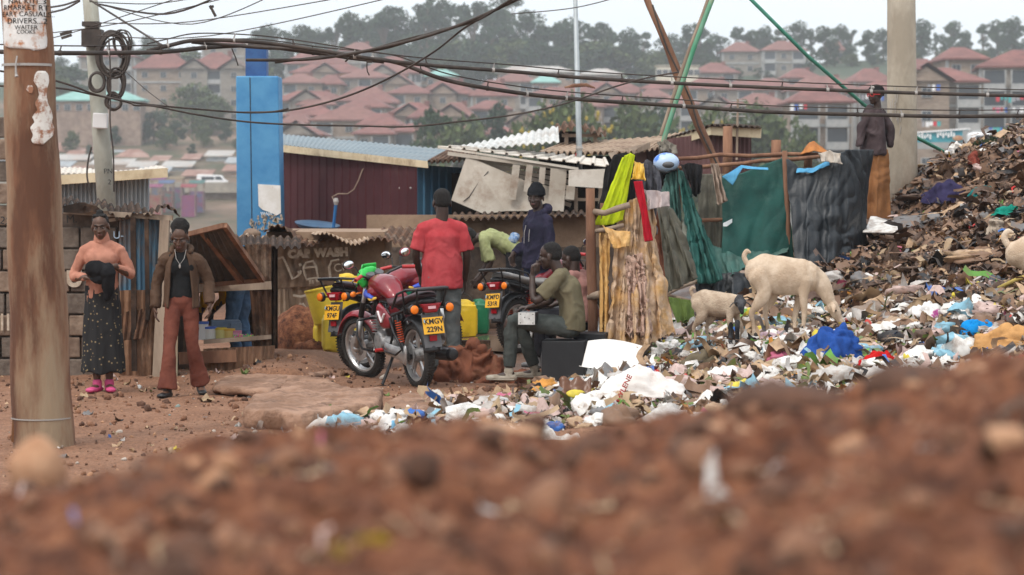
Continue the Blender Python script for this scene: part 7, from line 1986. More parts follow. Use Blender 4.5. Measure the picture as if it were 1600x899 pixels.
m = MB(); m.box((-0.005, -0.102, 0.0), (0.155, 0.006, 0.113)); pl = put(m, 'face_plate', mat('white_metal', (0.60, 0.60, 0.58), (0.45, 0.44, 0.42), 20, 0.5), t, local=True)
m = MB()
for (x, z) in ((-.06, .04), (-.06, -.04), (.055, .04), (.055, -.04), (0.02, 0), (-0.02, 0.01)): m.lathe([(0.005, 0), (0.005, 0.004), (0, 0.004)], (x, -0.105, z), (0, -1, 0), 8)
put(m, 'screws', M_BKBLK, pl, local=True)
m = MB(); m.box((0.04, 0.105, -0.06), (0.02, 0.02, 0.02)); put(m, 'red_knob', M_REDP, t, local=True)

# ============================================================ RAG STALL, NET FENCE, MANNEQUIN
def pline(pts, u):
    n = len(pts) - 1
    f = min(max(u, 0), 0.99999) * n
    i = int(f)
    a, b = pts[i], pts[i + 1]
    t = f - i
    return [a[k] + (b[k] - a[k]) * t for k in range(3)]
def drape(name, label, cat, top, bot, m_, amp=0.04, folds=5, seed=1, nu=40, nv=40, group=None, wrk=0.012, f=6.0, parent=None, ragged=0.0, thick=0.005, sag=0.0):
    r_ = random.Random(seed)
    ph = r_.uniform(0, 6.28)
    rag = [r_.uniform(-1, 1) for _ in range(nu + 2)]
    m = MB()
    def fn(u, v):
        a, b = pline(top, u), pline(bot, u)
        px, py, Y = [a[k] + (b[k] - a[k]) * v for k in range(3)]
        if v > 0.99: py += ragged * rag[int(u * nu)]
        p = P(px, py, Y)
        d = amp * (0.35 + 0.65 * v) * (math.sin(u * folds * 6.28 + ph + 1.3 * math.sin(v * 3 + ph)) + 0.4 * math.sin(u * folds * 15 + v * 4))
        return p + V((0.3 * d, d - sag * math.sin(math.pi * v), 0))
    m.grid(fn, nu, nv)
    o_ = P(*pline(top, 0.5))
    o = put(m, name, m_, parent, origin=None if parent else o_, smooth=True, wr=(wrk, (f, f, f * 0.7), seed, 'fold'), solid=thick)
    return tag(o, label, cat, group) if parent is None else o
def stick(m, pts, r_, Y=None):
    W = [P(*p) for p in pts]
    m.tube(W, r_, 8)
# front post and rungs
t = thing('wooden_post', 'rough upright timber post with short rungs beside the seated man', 'post', GP(925, 0, 23.0))
q0 = GP(925, 0, 23.0) - V((0, 0, 0.2))
m = MB(); m.tube([V((P(928, 0, 23).x, 23, q0.z)), P(926, 480, 23), P(923, 400, 23), P(922, 330, 23), P(922, 295, 23)], [0.045, 0.043, 0.045, 0.042, 0.040], 10); put(m, 'post', M_WOODB, t, smooth=True, wr=(0.008, (14, 14, 3), 3, True))
m = MB(); m.tube([V((P(941, 0, 23.1).x, 23.1, q0.z)), P(942, 470, 23.1), P(940, 345, 23.1), P(941, 318, 23.1)], [0.03, 0.028, 0.022, 0.018], 8); put(m, 'post', M_WOODB, t, smooth=True, wr=(0.006, (14, 14, 3), 4, True))
m = MB(); pass
for a_, b_ in (([(920, 330, 23), (945, 333, 22.95), (965, 326, 22.95), (984, 320, 22.95)], [0.03, 0.024, 0.026, 0.028]), ([(926, 362, 23), (950, 358, 22.95), (975, 352, 22.95)], 0.02), ([(921, 465, 23), (936, 460, 22.9)], 0.035), ([(922, 541, 23), (934, 539, 22.9)], 0.03)):
    m = MB(); stick(m, a_, b_); put(m, 'rung', M_WOODG, t, smooth=True, wr=(0.006, (14, 14, 14), 4, True))
M_LIME = clothmat('lime_fabric', (0.52, 0.62, 0.02), (0.44, 0.54, 0.02)); M_BLKC = clothmat('black_fabric', (0.012, 0.012, 0.013), (0.022, 0.021, 0.022))
M_HIDE = mat('dried_hide', (0.34, 0.22, 0.135), (0.50, 0.36, 0.25), 4, 0.75, bump=0.7, bscale=22, dirt=(0.44, 0.25, 0.09), dscale=3.5, dlo=0.47, dhi=0.62)
M_HIDE2 = mat('ochre_hide', (0.50, 0.27, 0.075), (0.60, 0.38, 0.15), 5, 0.6, bump=0.6, bscale=25, dirt=(0.24, 0.12, 0.05), dscale=4)
M_HIDE3 = mat('pinkish_dried_hide', (0.36, 0.22, 0.165), (0.52, 0.36, 0.28), 6, 0.8, bump=0.8, bscale=26, dirt=(0.19, 0.10, 0.065), dscale=4)
GR_ = 'rags and hides hung on the post stall'
drape('jacket', 'black jacket hanging from the top of the rag stall', 'jacket', [(948, 262, 23.3), (960, 242, 23.3), (978, 238, 23.3), (994, 246, 23.3)], [(932, 330, 23.2), (950, 370, 23.2), (972, 372, 23.2), (990, 350, 23.2)], M_BLKC, 0.03, 3, 2, group=GR_)
drape('jacket', 'lime yellow stripe fabric over the black jacket', 'jacket', [(972, 246, 23.1), (985, 239, 23.1), (992, 243, 23.1)], [(928, 352, 23.05), (952, 352, 23.05), (973, 344, 23.05)], M_LIME, 0.02, 2, 3, group=GR_)
drape('plastic_bag', 'crumpled golden yellow bag hanging beside the lime fabric', 'bag', [(990, 251, 23.1), (1006, 256, 23.1)], [(988, 280, 23.0), (1008, 281, 23.0)], mat('golden_foil', (0.62, 0.36, 0.03), (0.70, 0.44, 0.06), 6, 0.35), 0.02, 2, 5, group=GR_, nu=20, nv=20, wrk=0.025, f=12)
drape('jacket', 'grey quilted jacket bundled at the top of the rag stall', 'jacket', [(996, 262, 23.6), (1012, 248, 23.6), (1030, 268, 23.6)], [(998, 300, 23.5), (1015, 306, 23.5), (1034, 298, 23.5)], clothmat('grey_quilt', (0.055, 0.055, 0.065), (0.085, 0.085, 0.095)), 0.04, 3, 7, group=GR_)
drape('cloth', 'thin red cloth strip hanging down the rag stall', 'cloth', [(990, 284, 22.95), (1004, 283, 22.95)], [(1008, 378, 22.85), (1020, 376, 22.85)], clothmat('red_cloth', (0.40, 0.012, 0.025), (0.30, 0.010, 0.02)), 0.015, 1.5, 8, nu=16, group=GR_)
drape('cloth', 'pinkish white cloth wad poking out at the right of the rag stall', 'cloth', [(1006, 296, 23.1), (1046, 300, 23.3)], [(1010, 328, 23.0), (1044, 322, 23.2)], clothmat('pinkish_white_cloth', (0.48, 0.40, 0.38), (0.38, 0.31, 0.30)), 0.05, 2, 9, nu=24, nv=20, group=GR_, wrk=0.02)
drape('cloth', 'grey blue cloth tail below the red strip', 'cloth', [(1010, 322, 23.2), (1024, 326, 23.2)], [(1010, 372, 23.2), (1026, 366, 23.2)], clothmat('grey_blue_cloth', (0.20, 0.22, 0.26), (0.14, 0.15, 0.19)), 0.03, 2, 10, nu=16, group=GR_)
drape('hide', 'pale tan hide draped widely down the rag stall', 'hide', [(962, 345, 23.15), (985, 312, 23.15), (1006, 306, 23.15), (1018, 330, 23.15)], [(944, 546, 22.7), (975, 548, 22.55), (1012, 540, 22.55), (1052, 520, 22.8)], M_HIDE, 0.055, 5, 11, nu=80, nv=80, group=GR_, wrk=0.035, f=5, ragged=5)
drape('hide', 'ochre translucent skin hanging from the rungs by the post', 'hide', [(936, 362, 22.98), (952, 366, 22.98)], [(936, 540, 22.8), (952, 536, 22.8)], M_HIDE2, 0.03, 2, 12, nu=24, nv=60, group=GR_, wrk=0.025, f=9, ragged=6)
drape('hide', 'shiny ochre skin loop slung over the middle rung', 'hide', [(940, 352, 22.9), (955, 358, 22.85), (985, 362, 22.85)], [(948, 372, 22.85), (962, 388, 22.75), (985, 384, 22.8)], M_HIDE2, 0.03, 2, 13, nu=30, nv=20, group=GR_, wrk=0.02)
drape('hide', 'shaggy pinkish brown hide at the right side of the stall', 'hide', [(1006, 318, 23.2), (1020, 380, 23.2)], [(1008, 520, 22.95), (1046, 500, 23.0)], M_HIDE3, 0.05, 4, 14, nu=40, nv=70, group=GR_, wrk=0.04, f=7, ragged=8)
drape('hide', 'stiff brown peeling hide standing in the middle of the stall foot', 'hide', [(978, 400, 22.85), (1004, 395, 22.85)], [(980, 525, 22.6), (1020, 520, 22.6)], M_HIDE3, 0.04, 4, 15, nu=30, nv=60, group=GR_, wrk=0.04, f=8, ragged=10)
drape('hide', 'dark brown sacking hanging behind the tan hide', 'hide', [(975, 350, 23.5), (1026, 330, 23.5)], [(950, 545, 23.4), (1050, 520, 23.4)], M_SACK, 0.05, 4, 16, nu=40, nv=50, group=GR_)
# tied bundle, helmet, jackets on the top rail
drape('cloth', 'grey rag knotted where the crossed poles meet the fence', 'cloth', [(1026, 222, 26.4), (1040, 218, 26.4), (1056, 226, 26.4)], [(1030, 240, 26.3), (1040, 236, 26.3), (1056, 242, 26.3)], clothmat('grey_green_rag', (0.20, 0.18, 0.15), (0.14, 0.125, 0.10)), 0.05, 2, 3, nu=24, nv=16, wrk=0.03, f=9)
t = thing('helmet', 'blue and white motorcycle helmet hung on the fence rail', 'helmet', P(1042, 252, 26.0))
m = MB(); c = P(1041, 254, 26.0); m.ball(c, (0.14, 0.12, 0.105), n=24, m=16); put(m, 'shell', mat('helmet_blue', (0.04, 0.16, 0.55), (0.42, 0.55, 0.72), 3.2, 0.3, lo=0.45, hi=0.52), t, smooth=True)
m = MB(); m.ball(c + V((0.01, -0.045, -0.02)), (0.085, 0.09, 0.05), n=18, m=12); put(m, 'visor', M_GREYD, t, smooth=True)
m = MB(); m.tube([c + V((-0.13, -0.02, -0.03)), c + V((-0.11, -0.06, -0.09)), c + V((0.0, -0.08, -0.11)), c + V((0.12, -0.03, -0.07))], 0.012, 6); put(m, 'rim_trim', M_BKBLK, t, smooth=True)
GJ = 'clothes thrown over the fence rail'
drape('jacket', 'black jacket flung over the fence rail right of the helmet', 'jacket', [(1062, 258, 25.9), (1078, 254, 25.9), (1097, 258, 25.9)], [(1078, 284, 25.8), (1086, 308, 25.8), (1095, 300, 25.8)], M_BLKC, 0.04, 3, 5, group=GJ, wrk=0.025)
drape('cloth', 'beige rag hanging in a long twist from the fence rail', 'cloth', [(1110, 256, 25.8), (1120, 256, 25.8)], [(1124, 320, 25.7), (1137, 314, 25.7)], clothmat('beige_rag', (0.30, 0.23, 0.18), (0.22, 0.165, 0.13)), 0.04, 2, 6, nu=20, group=GJ, wrk=0.02)
drape('cloth', 'black cloth under the helmet behind the green net edge', 'cloth', [(1026, 262, 26.1), (1060, 262, 26.1)], [(1034, 290, 26.1), (1060, 296, 26.1)], M_BLKC, 0.03, 3, 7, group=GJ)
drape('cloth', 'orange brown cloth tented over a stump on the fence', 'cloth', [(1262, 224, 26.4), (1272, 221, 26.3), (1284, 230, 26.3)], [(1250, 242, 26.2), (1272, 236, 26.1), (1304, 243, 26.2)], clothmat('orange_brown_cloth', (0.42, 0.17, 0.055), (0.32, 0.13, 0.05)), 0.03, 2, 8, nu=24, nv=14, group=GJ)
drape('cloth', 'cream crumpled rag at the corner of the grey tarpaulin', 'cloth', [(1278, 240, 25.8), (1296, 235, 25.8), (1312, 240, 25.8)], [(1282, 250, 25.7), (1298, 254, 25.7), (1314, 256, 25.7)], clothmat('cream_rag', (0.46, 0.41, 0.35), (0.36, 0.31, 0.26)), 0.05, 2, 9, nu=24, nv=14, group=GJ, wrk=0.02)
drape('cloth', 'pale blue cloth strip along the fence rail', 'cloth', [(1245, 264, 25.9), (1270, 262, 25.9), (1295, 249, 25.9)], [(1244, 270, 25.85), (1270, 269, 25.85), (1296, 258, 25.85)], clothmat('sky_blue_cloth', (0.10, 0.33, 0.52), (0.08, 0.26, 0.44)), 0.01, 2, 10, nv=8, group=GJ)
drape('cloth', 'pale blue cloth triangle at the top of the green net', 'cloth', [(1128, 276, 25.85), (1158, 258, 25.85), (1200, 262, 25.85)], [(1144, 290, 25.8), (1160, 262, 25.8), (1200, 266, 25.8)], bpy.data.materials['sky_blue_cloth'], 0.01, 2, 11, nv=10, group=GJ)
# fence frame
t = thing('stick_fence', 'crooked stick frame of the netting shelter left of the waste heap', 'fence', GP(1150, 0, 26.2))
for pts, r_ in (([(1052, 400, 26.2), (1062, 372, 26.1), (1060, 300, 26.1), (1057, 258, 26.1)], 0.026), ([(1236, 470, 26.0), (1233, 400, 25.95), (1229, 300, 25.95), (1226, 236, 25.95)], 0.028), ([(1134, 300, 26.4), (1137, 250, 26.4), (1137, 198, 26.4)], 0.05), ([(1212, 280, 26.4), (1213, 219, 26.4)], 0.052), ([(1262, 262, 26.4), (1264, 232, 26.4)], 0.04), ([(1344, 330, 26.6), (1345, 240, 26.6)], 0.03)):
    m = MB(); stick(m, pts, [r_ * (1.1 - 0.2 * i / len(pts)) for i in range(len(pts))]); put(m, 'post', M_WOODB, t, smooth=True, wr=(0.006, (12, 12, 5), 3, True))
for pts in ([(1060, 248, 26.3), (1090, 247, 26.3), (1125, 242, 26.3), (1170, 244, 26.3), (1230, 241, 26.3), (1290, 242, 26.3)], [(1026, 264, 26.1), (1060, 263, 26.1), (1097, 261, 26.1), (1130, 258, 26.1), (1160, 256, 26.1), (1190, 251, 26.1), (1240, 249, 26.1), (1282, 245, 26.1)], [(1085, 345, 26.15), (1145, 343, 26.15)]):
    m = MB(); stick(m, pts, 0.020); put(m, 'rail', M_WOODB, t, smooth=True, wr=(0.006, (12, 12, 12), 3, True))
m = MB(); stick(m, [(1034, 463, 25.2), (1060, 450, 25.3), (1100, 436, 25.5)], 0.022); stick(m, [(1040, 460, 25.3), (1086, 472, 25.3)], 0.016); put(m, 'lower_pole', M_WOODG, t, smooth=True)
def netmat(name, c, alpha, dust):
    m = mat(name, c, tuple(q * 0.7 for q in c), 4, 0.7, bump=0.3, bscale=60, dirt=dust, dscale=3.0, dlo=0.52, dhi=0.85, alpha=alpha)
    return m
M_NET = netmat('green_shade_net', (0.008, 0.082, 0.068), 0.95, (0.07, 0.14, 0.115)); M_NETL = netmat('light_green_net', (0.05, 0.135, 0.115), 0.92, (0.12, 0.18, 0.15))
M_TARP = netmat('grey_black_tarp', (0.016, 0.021, 0.026), 1.0, (0.085, 0.085, 0.080)); M_TARP.node_tree.nodes['Principled BSDF'].inputs['Roughness'].default_value = 0.42
M_GAUZE = netmat('dusty_gauze', (0.16, 0.155, 0.12), 0.9, (0.24, 0.22, 0.17)); M_CANVAS = netmat('olive_canvas', (0.095, 0.088, 0.062), 1.0, (0.17, 0.125, 0.09))
GN = 'sheets of the netting shelter'
drape('shade_net', 'pale green netting curtain on the left post of the shelter', 'net', [(1032, 300, 26.0), (1044, 266, 26.0), (1058, 262, 26.0)], [(1052, 330, 25.9), (1060, 360, 25.9), (1066, 372, 25.9)], M_NETL, 0.05, 3, 2, group=GN)
drape('shade_net', 'dark green netting curtain sweeping down to the left', 'net', [(1058, 262, 26.0), (1070, 270, 26.0), (1084, 320, 25.9)], [(1082, 440, 25.4), (1110, 445, 25.4), (1130, 436, 25.4)], M_NET, 0.05, 3, 3, nu=60, nv=60, group=GN, wrk=0.03)
drape('shade_net', 'dusty grey gauze sheet between the two green nets', 'net', [(1090, 272, 26.25), (1150, 272, 26.25)], [(1088, 400, 26.2), (1155, 400, 26.2)], M_GAUZE, 0.03, 3, 4, group=GN, nu=50, nv=50)
drape('shade_net', 'large dark green shade net stretched to the middle post', 'net', [(1128, 278, 26.0), (1160, 270, 26.0), (1230, 244, 26.0)], [(1128, 420, 25.9), (1190, 425, 25.85), (1240, 412, 25.9)], M_NET, 0.02, 1.5, 5, group=GN, nu=60, nv=60, wrk=0.025, f=2.6)
drape('shade_net', 'lower slack green netting sagging below the shelter opening', 'net', [(1100, 375, 26.0), (1150, 398, 25.9), (1232, 386, 25.9)], [(1130, 440, 25.6), (1160, 420, 25.6), (1232, 392, 25.85)], M_NETL, 0.05, 3, 6, group=GN, nu=50, nv=30, wrk=0.03)
drape('tarpaulin', 'big shiny grey black tarpaulin right of the middle post', 'tarpaulin', [(1228, 246, 25.95), (1262, 272, 25.9), (1300, 252, 25.9), (1322, 234, 25.9), (1362, 234, 26.3)], [(1246, 470, 25.4), (1275, 440, 25.4), (1300, 440, 25.5), (1330, 410, 25.8), (1352, 380, 26.2)], M_TARP, 0.04, 3.1, 23, group=GN, nu=110, nv=80, wrk=0.035, f=4.5)
drape('tarpaulin', 'olive canvas flap hanging beside the hides', 'tarpaulin', [(1018, 330, 24.4), (1036, 322, 24.6), (1052, 326, 24.8)], [(1036, 460, 24.2), (1064, 448, 24.3), (1094, 432, 24.6)], M_CANVAS, 0.05, 3, 8, group=GN, nu=50, nv=60, wrk=0.03)
drape('tarpaulin', 'dark grey sheet low behind the small goat', 'tarpaulin', [(1086, 430, 25.6), (1150, 425, 25.6), (1246, 440, 25.5)], [(1080, 512, 25.4), (1150, 512, 25.4), (1250, 505, 25.4)], M_TARP, 0.05, 5, 9, group=GN, nu=60, wrk=0.04)
drape('cloth', 'moss green cloth at the foot of the olive canvas', 'cloth', [(1036, 462, 24.9), (1085, 470, 25.1)], [(1060, 506, 24.8), (1084, 502, 24.9)], clothmat('moss_cloth', (0.12, 0.17, 0.045), (0.09, 0.13, 0.035)), 0.04, 2, 10, group=GN)
t = thing('mirror_shard', 'small white shard caught in the green netting', 'shard', P(1136, 350, 26.0)); m = MB(); m.prism([P(1130, 349, 25.9), P(1144, 342, 25.9), P(1144, 348, 25.9), P(1136, 354, 25.9), P(1130, 354, 25.9)], (0, 0.01, 0)); put(m, 'shard', M_INKW, t)
# mannequin
t = thing('mannequin', 'black mannequin bust in cap and red sunglasses and dark jacket by the concrete pole', 'mannequin', P(1368, 300, 27.2))
mk = bpy.data.materials['black_frame_paint']
hc = P(1368, 148, 27.2); fw = V((-0.85, -0.52, 0)).normalized(); rt = V((0.52, -0.85, 0)).normalized(); rt = -rt
rot = Matrix((rt, fw, V((0, 0, 1)))).transposed()
q = lambda x, y, z: hc + rt * x + fw * y + V((0, 0, z))
m = MB()
for c, r_ in (((0, -.012, .02), (.068, .088, .076)), ((0, .02, -.04), (.052, .06, .065)), ((0, .045, -.09), (.028, .026, .022)), ((0, .085, -.03), (.012, .016, .022)), ((0, .075, -.062), (.02, .014, .012))): m.ball(q(*c), r_, rot, 18, 12)
m.limb([q(0, -.02, -.06), q(0, -.03, -.14), q(0, -.03, -.22)], [.042, .046, .06]); put(m, 'head', M_SKIN[1], t, remesh=0.008, relax=2)
m = MB(); m.ball(q(0, -.012, .045), (.082, .098, .070), rot, 20, 12); m.limb([q(-.04, .07, .05), q(0, .10, .05), q(.04, .07, .05)], [(.03, .008)] * 3, side=fw); m.ball(q(0, -.10, -.0), (.03, .02, .02), rot); put(m, 'cap', M_BLKC, t, remesh=0.008, relax=1)
m = MB(); m.ball(q(-0.045, .075, .075), (.02, .015, .02), rot); put(m, 'cap_badge', M_CLIP, t, smooth=True)
m = MB()
for sx in (-1, 1): m.tube([q(sx * .034 + .026 * math.cos(a * .52), .082 - .012 * abs(math.cos(a * .52)) * (1 if sx * math.cos(a * .52) > 0 else 0), -.004 + .018 * math.sin(a * .52)) for a in range(12)], .0055, 5, closed=True); m.tube([q(sx * .06, .07, 0), q(sx * .078, .0, 0)], .005, 5)
put(m, 'sunglasses', M_REDP, t)
m = MB(); m.tube([q(.05 * math.cos(a), -.03 + .05 * math.sin(a), -.165) for a in [i * 0.524 for i in range(12)]], 0.010, 6, closed=True); put(m, 'bead_necklace', mat('beads', (0.45, 0.36, 0.30), rough=0.5), t)
m = MB(); sc = P(1366, 200, 27.25)
m.limb([P(1364, 242, 27.25), P(1364, 205, 27.25), P(1366, 178, 27.25), P(1368, 168, 27.25)], [(0.17, 0.12), (0.155, 0.10), (0.15, 0.09), (0.085, 0.07)], side=rt, n=18, flat='ab')
m.limb([P(1358, 180, 27.2), P(1347, 200, 27.2), P(1343, 224, 27.15)], [0.06, 0.055, 0.04]); m.limb([P(1376, 180, 27.3), P(1388, 200, 27.3), P(1390, 225, 27.3)], [0.06, 0.055, 0.04])
put(m, 'jacket', clothmat('dark_brown_leather', (0.045, 0.032, 0.034), (0.075, 0.055, 0.057), rough=0.6), t, remesh=0.011, relax=1, wr=(0.022, (7, 7, 5), 5, 'fold'))
drape('skirt_cloth', None, None, [(1356, 234, 27.2), (1372, 230, 27.1), (1388, 234, 27.2)], [(1352, 342, 27.2), (1370, 344, 27.1), (1392, 342, 27.2)], clothmat('tan_brown_cloth', (0.30, 0.14, 0.06), (0.22, 0.10, 0.042)), 0.025, 1.3, 6, parent=t, wrk=0.02, f=4)
m = MB(); m.tube([P(1368, 430, 27.28), P(1368, 180, 27.28)], 0.025, 8); put(m, 'stand', M_WOODB, t)

# ============================================================ GOATS
M_GOAT = mat('cream_goat_coat', (0.46, 0.345, 0.245), (0.62, 0.50, 0.38), 5, 0.9, bump=0.5, bscale=90, dirt=(0.33, 0.22, 0.15), dscale=3, dlo=0.55, dhi=0.8, spec=0.1)
M_GOATT = mat('tan_goat_coat', (0.33, 0.245, 0.175), (0.50, 0.40, 0.30), 6, 0.9, bump=0.6, bscale=90, dirt=(0.20, 0.13, 0.09), dscale=4, spec=0.1)
M_GOATD = mat('dark_goat_coat', (0.018, 0.018, 0.020), (0.075, 0.075, 0.080), 9, 0.9, bump=0.6, bscale=90, spec=0.1)
M_HORN = mat('horn_and_hoof', (0.03, 0.026, 0.022), rough=0.6)
def goat(label, loc, rz, s=1.0, coat=None, headm=None, graze=True, group='goats feeding on the dump', legs=None, headdir=0.0, lying=False):
    t = thing('goat', label, 'goat', loc, rz, group)
    coat = coat or M_GOAT
    S = lambda *p: V(p) * s
    m = MB()
    lz = -0.42 if lying else 0.0
    m.limb([S(-.05, 0, .60 + lz), S(.08, 0, .595 + lz), S(.26, 0, .555 + lz), S(.46, 0, .545 + lz), S(.58, 0, .54 + lz)], [(.075 * s, .10 * s), (.125 * s, .155 * s), (.150 * s, .175 * s), (.120 * s, .160 * s), (.085 * s, .12 * s)], side=(0, 1, 0), n=24)
    if graze: nk = [S(.52, 0, .56 + lz), S(.66, .02, .50 + lz), S(.76, .03, .34 + lz)]; hd, hf = S(.80, .03, .27 + lz), V((.55, .05, -.84)).normalized()
    else:
        c_, s_ = math.cos(headdir), math.sin(headdir)
        nk = [S(.50, 0, .57), S(.59, -.03, .60), S(.65, -.06, .58)]; hd, hf = S(.66, -.10, .56), V((c_, s_, -.75)).normalized()
    hm = MB() if headm else m
    m.limb(nk, [(.085 * s, .13 * s), (.062 * s, .095 * s), (.045 * s, .062 * s)], side=(0, 1, 0), n=18)
    hside = hf.cross(V((0, 0, 1))).normalized()
    if headm: hm.limb([nk[1], nk[2], hd], [(.070 * s, .100 * s), (.056 * s, .078 * s), (.05 * s, .06 * s)], side=(0, 1, 0), n=18)
    hm.limb([hd - hf * .02 * s, hd + hf * .06 * s, hd + hf * .13 * s, hd + hf * .175 * s], [(.050 * s, .060 * s), (.044 * s, .056 * s), (.030 * s, .036 * s), (.026 * s, .026 * s)], side=hside, n=18)
    if not lying:
        for i, y in enumerate((-.075, .075)):
            o = (0.0, 0.14)[i] if legs is None else legs[0][i]
            m.limb([S(.02, y, .56), S(.08 + o * .5, y * 1.15, .40), S(-.045 + o, y * 1.05, .235), S(-.03 + o, y, .14), S(-.02 + o, y, .03)], [(.070 * s, .115 * s), (.052 * s, .080 * s), (.026 * s, .032 * s), (.020 * s, .021 * s), (.024 * s, .026 * s)], side=(0, 1, 0), n=14)
            o = (0.0, -0.09)[i] if legs is None else legs[1][i]
            m.limb([S(.50, y * .9, .52), S(.49 + o * .4, y, .36), S(.50 + o, y, .23), S(.49 + o, y, .12), S(.50 + o, y, .03)], [(.055 * s, .085 * s), (.038 * s, .048 * s), (.026 * s, .030 * s), (.020 * s, .021 * s), (.024 * s, .026 * s)], side=(0, 1, 0), n=14)
    put(m, 'body', coat, t, local=True, remesh=0.009, relax=3, wr=(0.007, (9, 9, 9), 3, False))
    if headm: put(hm, 'head_coat', headm, t, local=True, remesh=0.008, relax=2)
    m = MB(); m.limb([S(-.10, 0, .66 + lz), S(-.13, 0, .72 + lz), S(-.105, 0, .765 + lz), S(-.07, 0, .76 + lz)], [.026 * s, .026 * s, .024 * s, .012 * s]); put(m, 'tail', coat, t, local=True, smooth=True)
    for sy in (-1, 1):
        e0 = hd + hside * (.045 * s * sy) + V((0, 0, .02 * s)) - hf * .02 * s
        m = MB(); m.limb([e0, e0 + hside * (.06 * s * sy) + V((0, 0, -.015 * s)), e0 + hside * (.10 * s * sy) + V((0, 0, -.065 * s))], [(.016 * s, .010 * s), (.028 * s, .008 * s), (.012 * s, .006 * s)], n=10); put(m, 'ear', headm or coat, t, local=True, smooth=True)
        m = MB(); m.limb([hd + hside * (.022 * s * sy) - hf * .045 * s + V((0, 0, .035 * s)), hd + hside * (.03 * s * sy) - hf * .10 * s + V((0, 0, .06 * s)), hd + hside * (.045 * s * sy) - hf * .13 * s + V((0, 0, .05 * s))], [.011 * s, .009 * s, .004 * s], n=8); put(m, 'horn', M_HORN, t, local=True, smooth=True)
        m = MB(); m.ball(hd + hside * (.046 * s * sy) + hf * .04 * s + V((0, 0, .012 * s)), .009 * s, n=8, m=6); put(m, 'eye', M_IRIS, t, local=True, smooth=True)
    if not lying:
        for i, y in enumerate((-.075, .075)):
            for x in (-.02 + ((0.0, 0.14)[i] if legs is None else legs[0][i]), .50 + ((0.0, -0.09)[i] if legs is None else legs[1][i])):
                m = MB(); m.limb([S(x, y, .045), S(x + .012, y, .012)], [(.024 * s, .026 * s), (.028 * s, .034 * s)], side=(0, 1, 0), n=10); put(m, 'hoof', M_HORN, t, local=True, smooth=True)
    return t
g = P(1184, 0, 21.9)
gl = goat('large cream goat grazing with its head down in the rubbish', V((g.x, 21.9, gz(g.x, 21.9) + 0.03)), R(-6), s=1.03)
gl.scale = (0.84, 1, 1)
g = P(1092, 0, 21.9)
gsm = goat('small tan goat with dark grey head standing left of the large goat', V((g.x, 21.7, gz(g.x, 21.7) + 0.09)), R(-30), s=0.66, coat=M_GOATT, headm=M_GOATD, graze=False, headdir=-1.0, legs=((0.0, 0.12), (0.0, 0.10)))
m = MB()
for x in (.50, .60): m.limb([V((x * .66, -.05, .21)), V((x * .66, -.05, .12)), V((x * .66, -.05, .04))], [.024, .020, .020])
put(m, 'dark_stockings', M_GOATD, gsm, local=True, smooth=True)
g = P(1600, 0, 22.0)
goat('pale goat lying at the right edge of the waste heap', V((g.x, 22.0, gz(g.x, 22.0) + 0.04)), R(-12), s=1.2, lying=True)

# ============================================================ THE DUMP
def hit(px, py, dz=0.0):
    Y = np.arange(15.5, 34, 0.04)
    u, v = (px - 800) / FPX, (py - 449.5) / FPX
    t_ = Y / (_ct - v * _st)
    z = CAMZ + t_ * (-_st - v * _ct)
    d = z - ground_z(u * t_, Y)
    i = np.argmax(d < 0) if (d < 0).any() else len(Y) - 1
    return V((u * t_[i], Y[i], z[i] + dz))
RS = np.random.RandomState(11)
def templates(n, k=6, crump=0.55):
    T = []
    for i in range(n):
        g = np.linspace(-0.5, 0.5, k)
        X, Yy = np.meshgrid(g, g)
        x_, y_ = X.ravel() * 2, Yy.ravel() * 2          # square grid to a rounded outline
        a_, b_ = x_ * np.sqrt(1 - y_ * y_ / 2) / 2, y_ * np.sqrt(1 - x_ * x_ / 2) / 2
        p = np.stack([a_ * RS.uniform(0.8, 1.3), b_ * RS.uniform(0.5, 1.0), np.zeros(k * k)], -1)
        n1 = fbm(p * 2.7 + i * 7.1, i, 3); n2 = fbm(p * 2.7 + 50 + i * 3.3, i + 9, 3)
        p[:, 2] = n1 * crump * 1.5
        p[:, 0] += n2 * crump * 0.5 * 1.2
        p[:, 1] += fbm(p * 3 + 90, i, 2) * crump * 0.5
        T.append(p)
    q = []
    for a in range(k - 1):
        for b in range(k - 1): q.append((a * k + b, a * k + b + 1, (a + 1) * k + b + 1, (a + 1) * k + b))
    return T, np.array(q)
def strips(n, k=8):
    T = []
    for i in range(n):
        s_ = np.linspace(-0.5, 0.5, k)
        c = np.stack([s_, fbm(np.stack([s_ * 3 + i * 5, s_ * 0, s_ * 0], -1), i, 2) * 0.35, fbm(np.stack([s_ * 3 + i * 5, s_ * 0 + 9, s_ * 0], -1), i, 2) * 0.30], -1)
        w = 0.05 + 0.05 * RS.rand()
        T.append(np.concatenate([c + [0, -w, 0.02], c + [0, w, -0.02]]))
    q = np.array([(j, j + 1, k + j + 1, k + j) for j in range(k - 1)])
    return T, q
def lumps(n):
    b = MB().ball((0, 0, 0), 0.5, n=7, m=5)
    base = np.array(b.v)
    T = []
    for i in range(n):
        s_ = 1 + 0.5 * vnoise(base * 3.1 + i * 11, i)
        T.append(base * s_[:, None] * np.array([1, RS.uniform(.6, 1), RS.uniform(.45, .8)]))
    return T, b.f
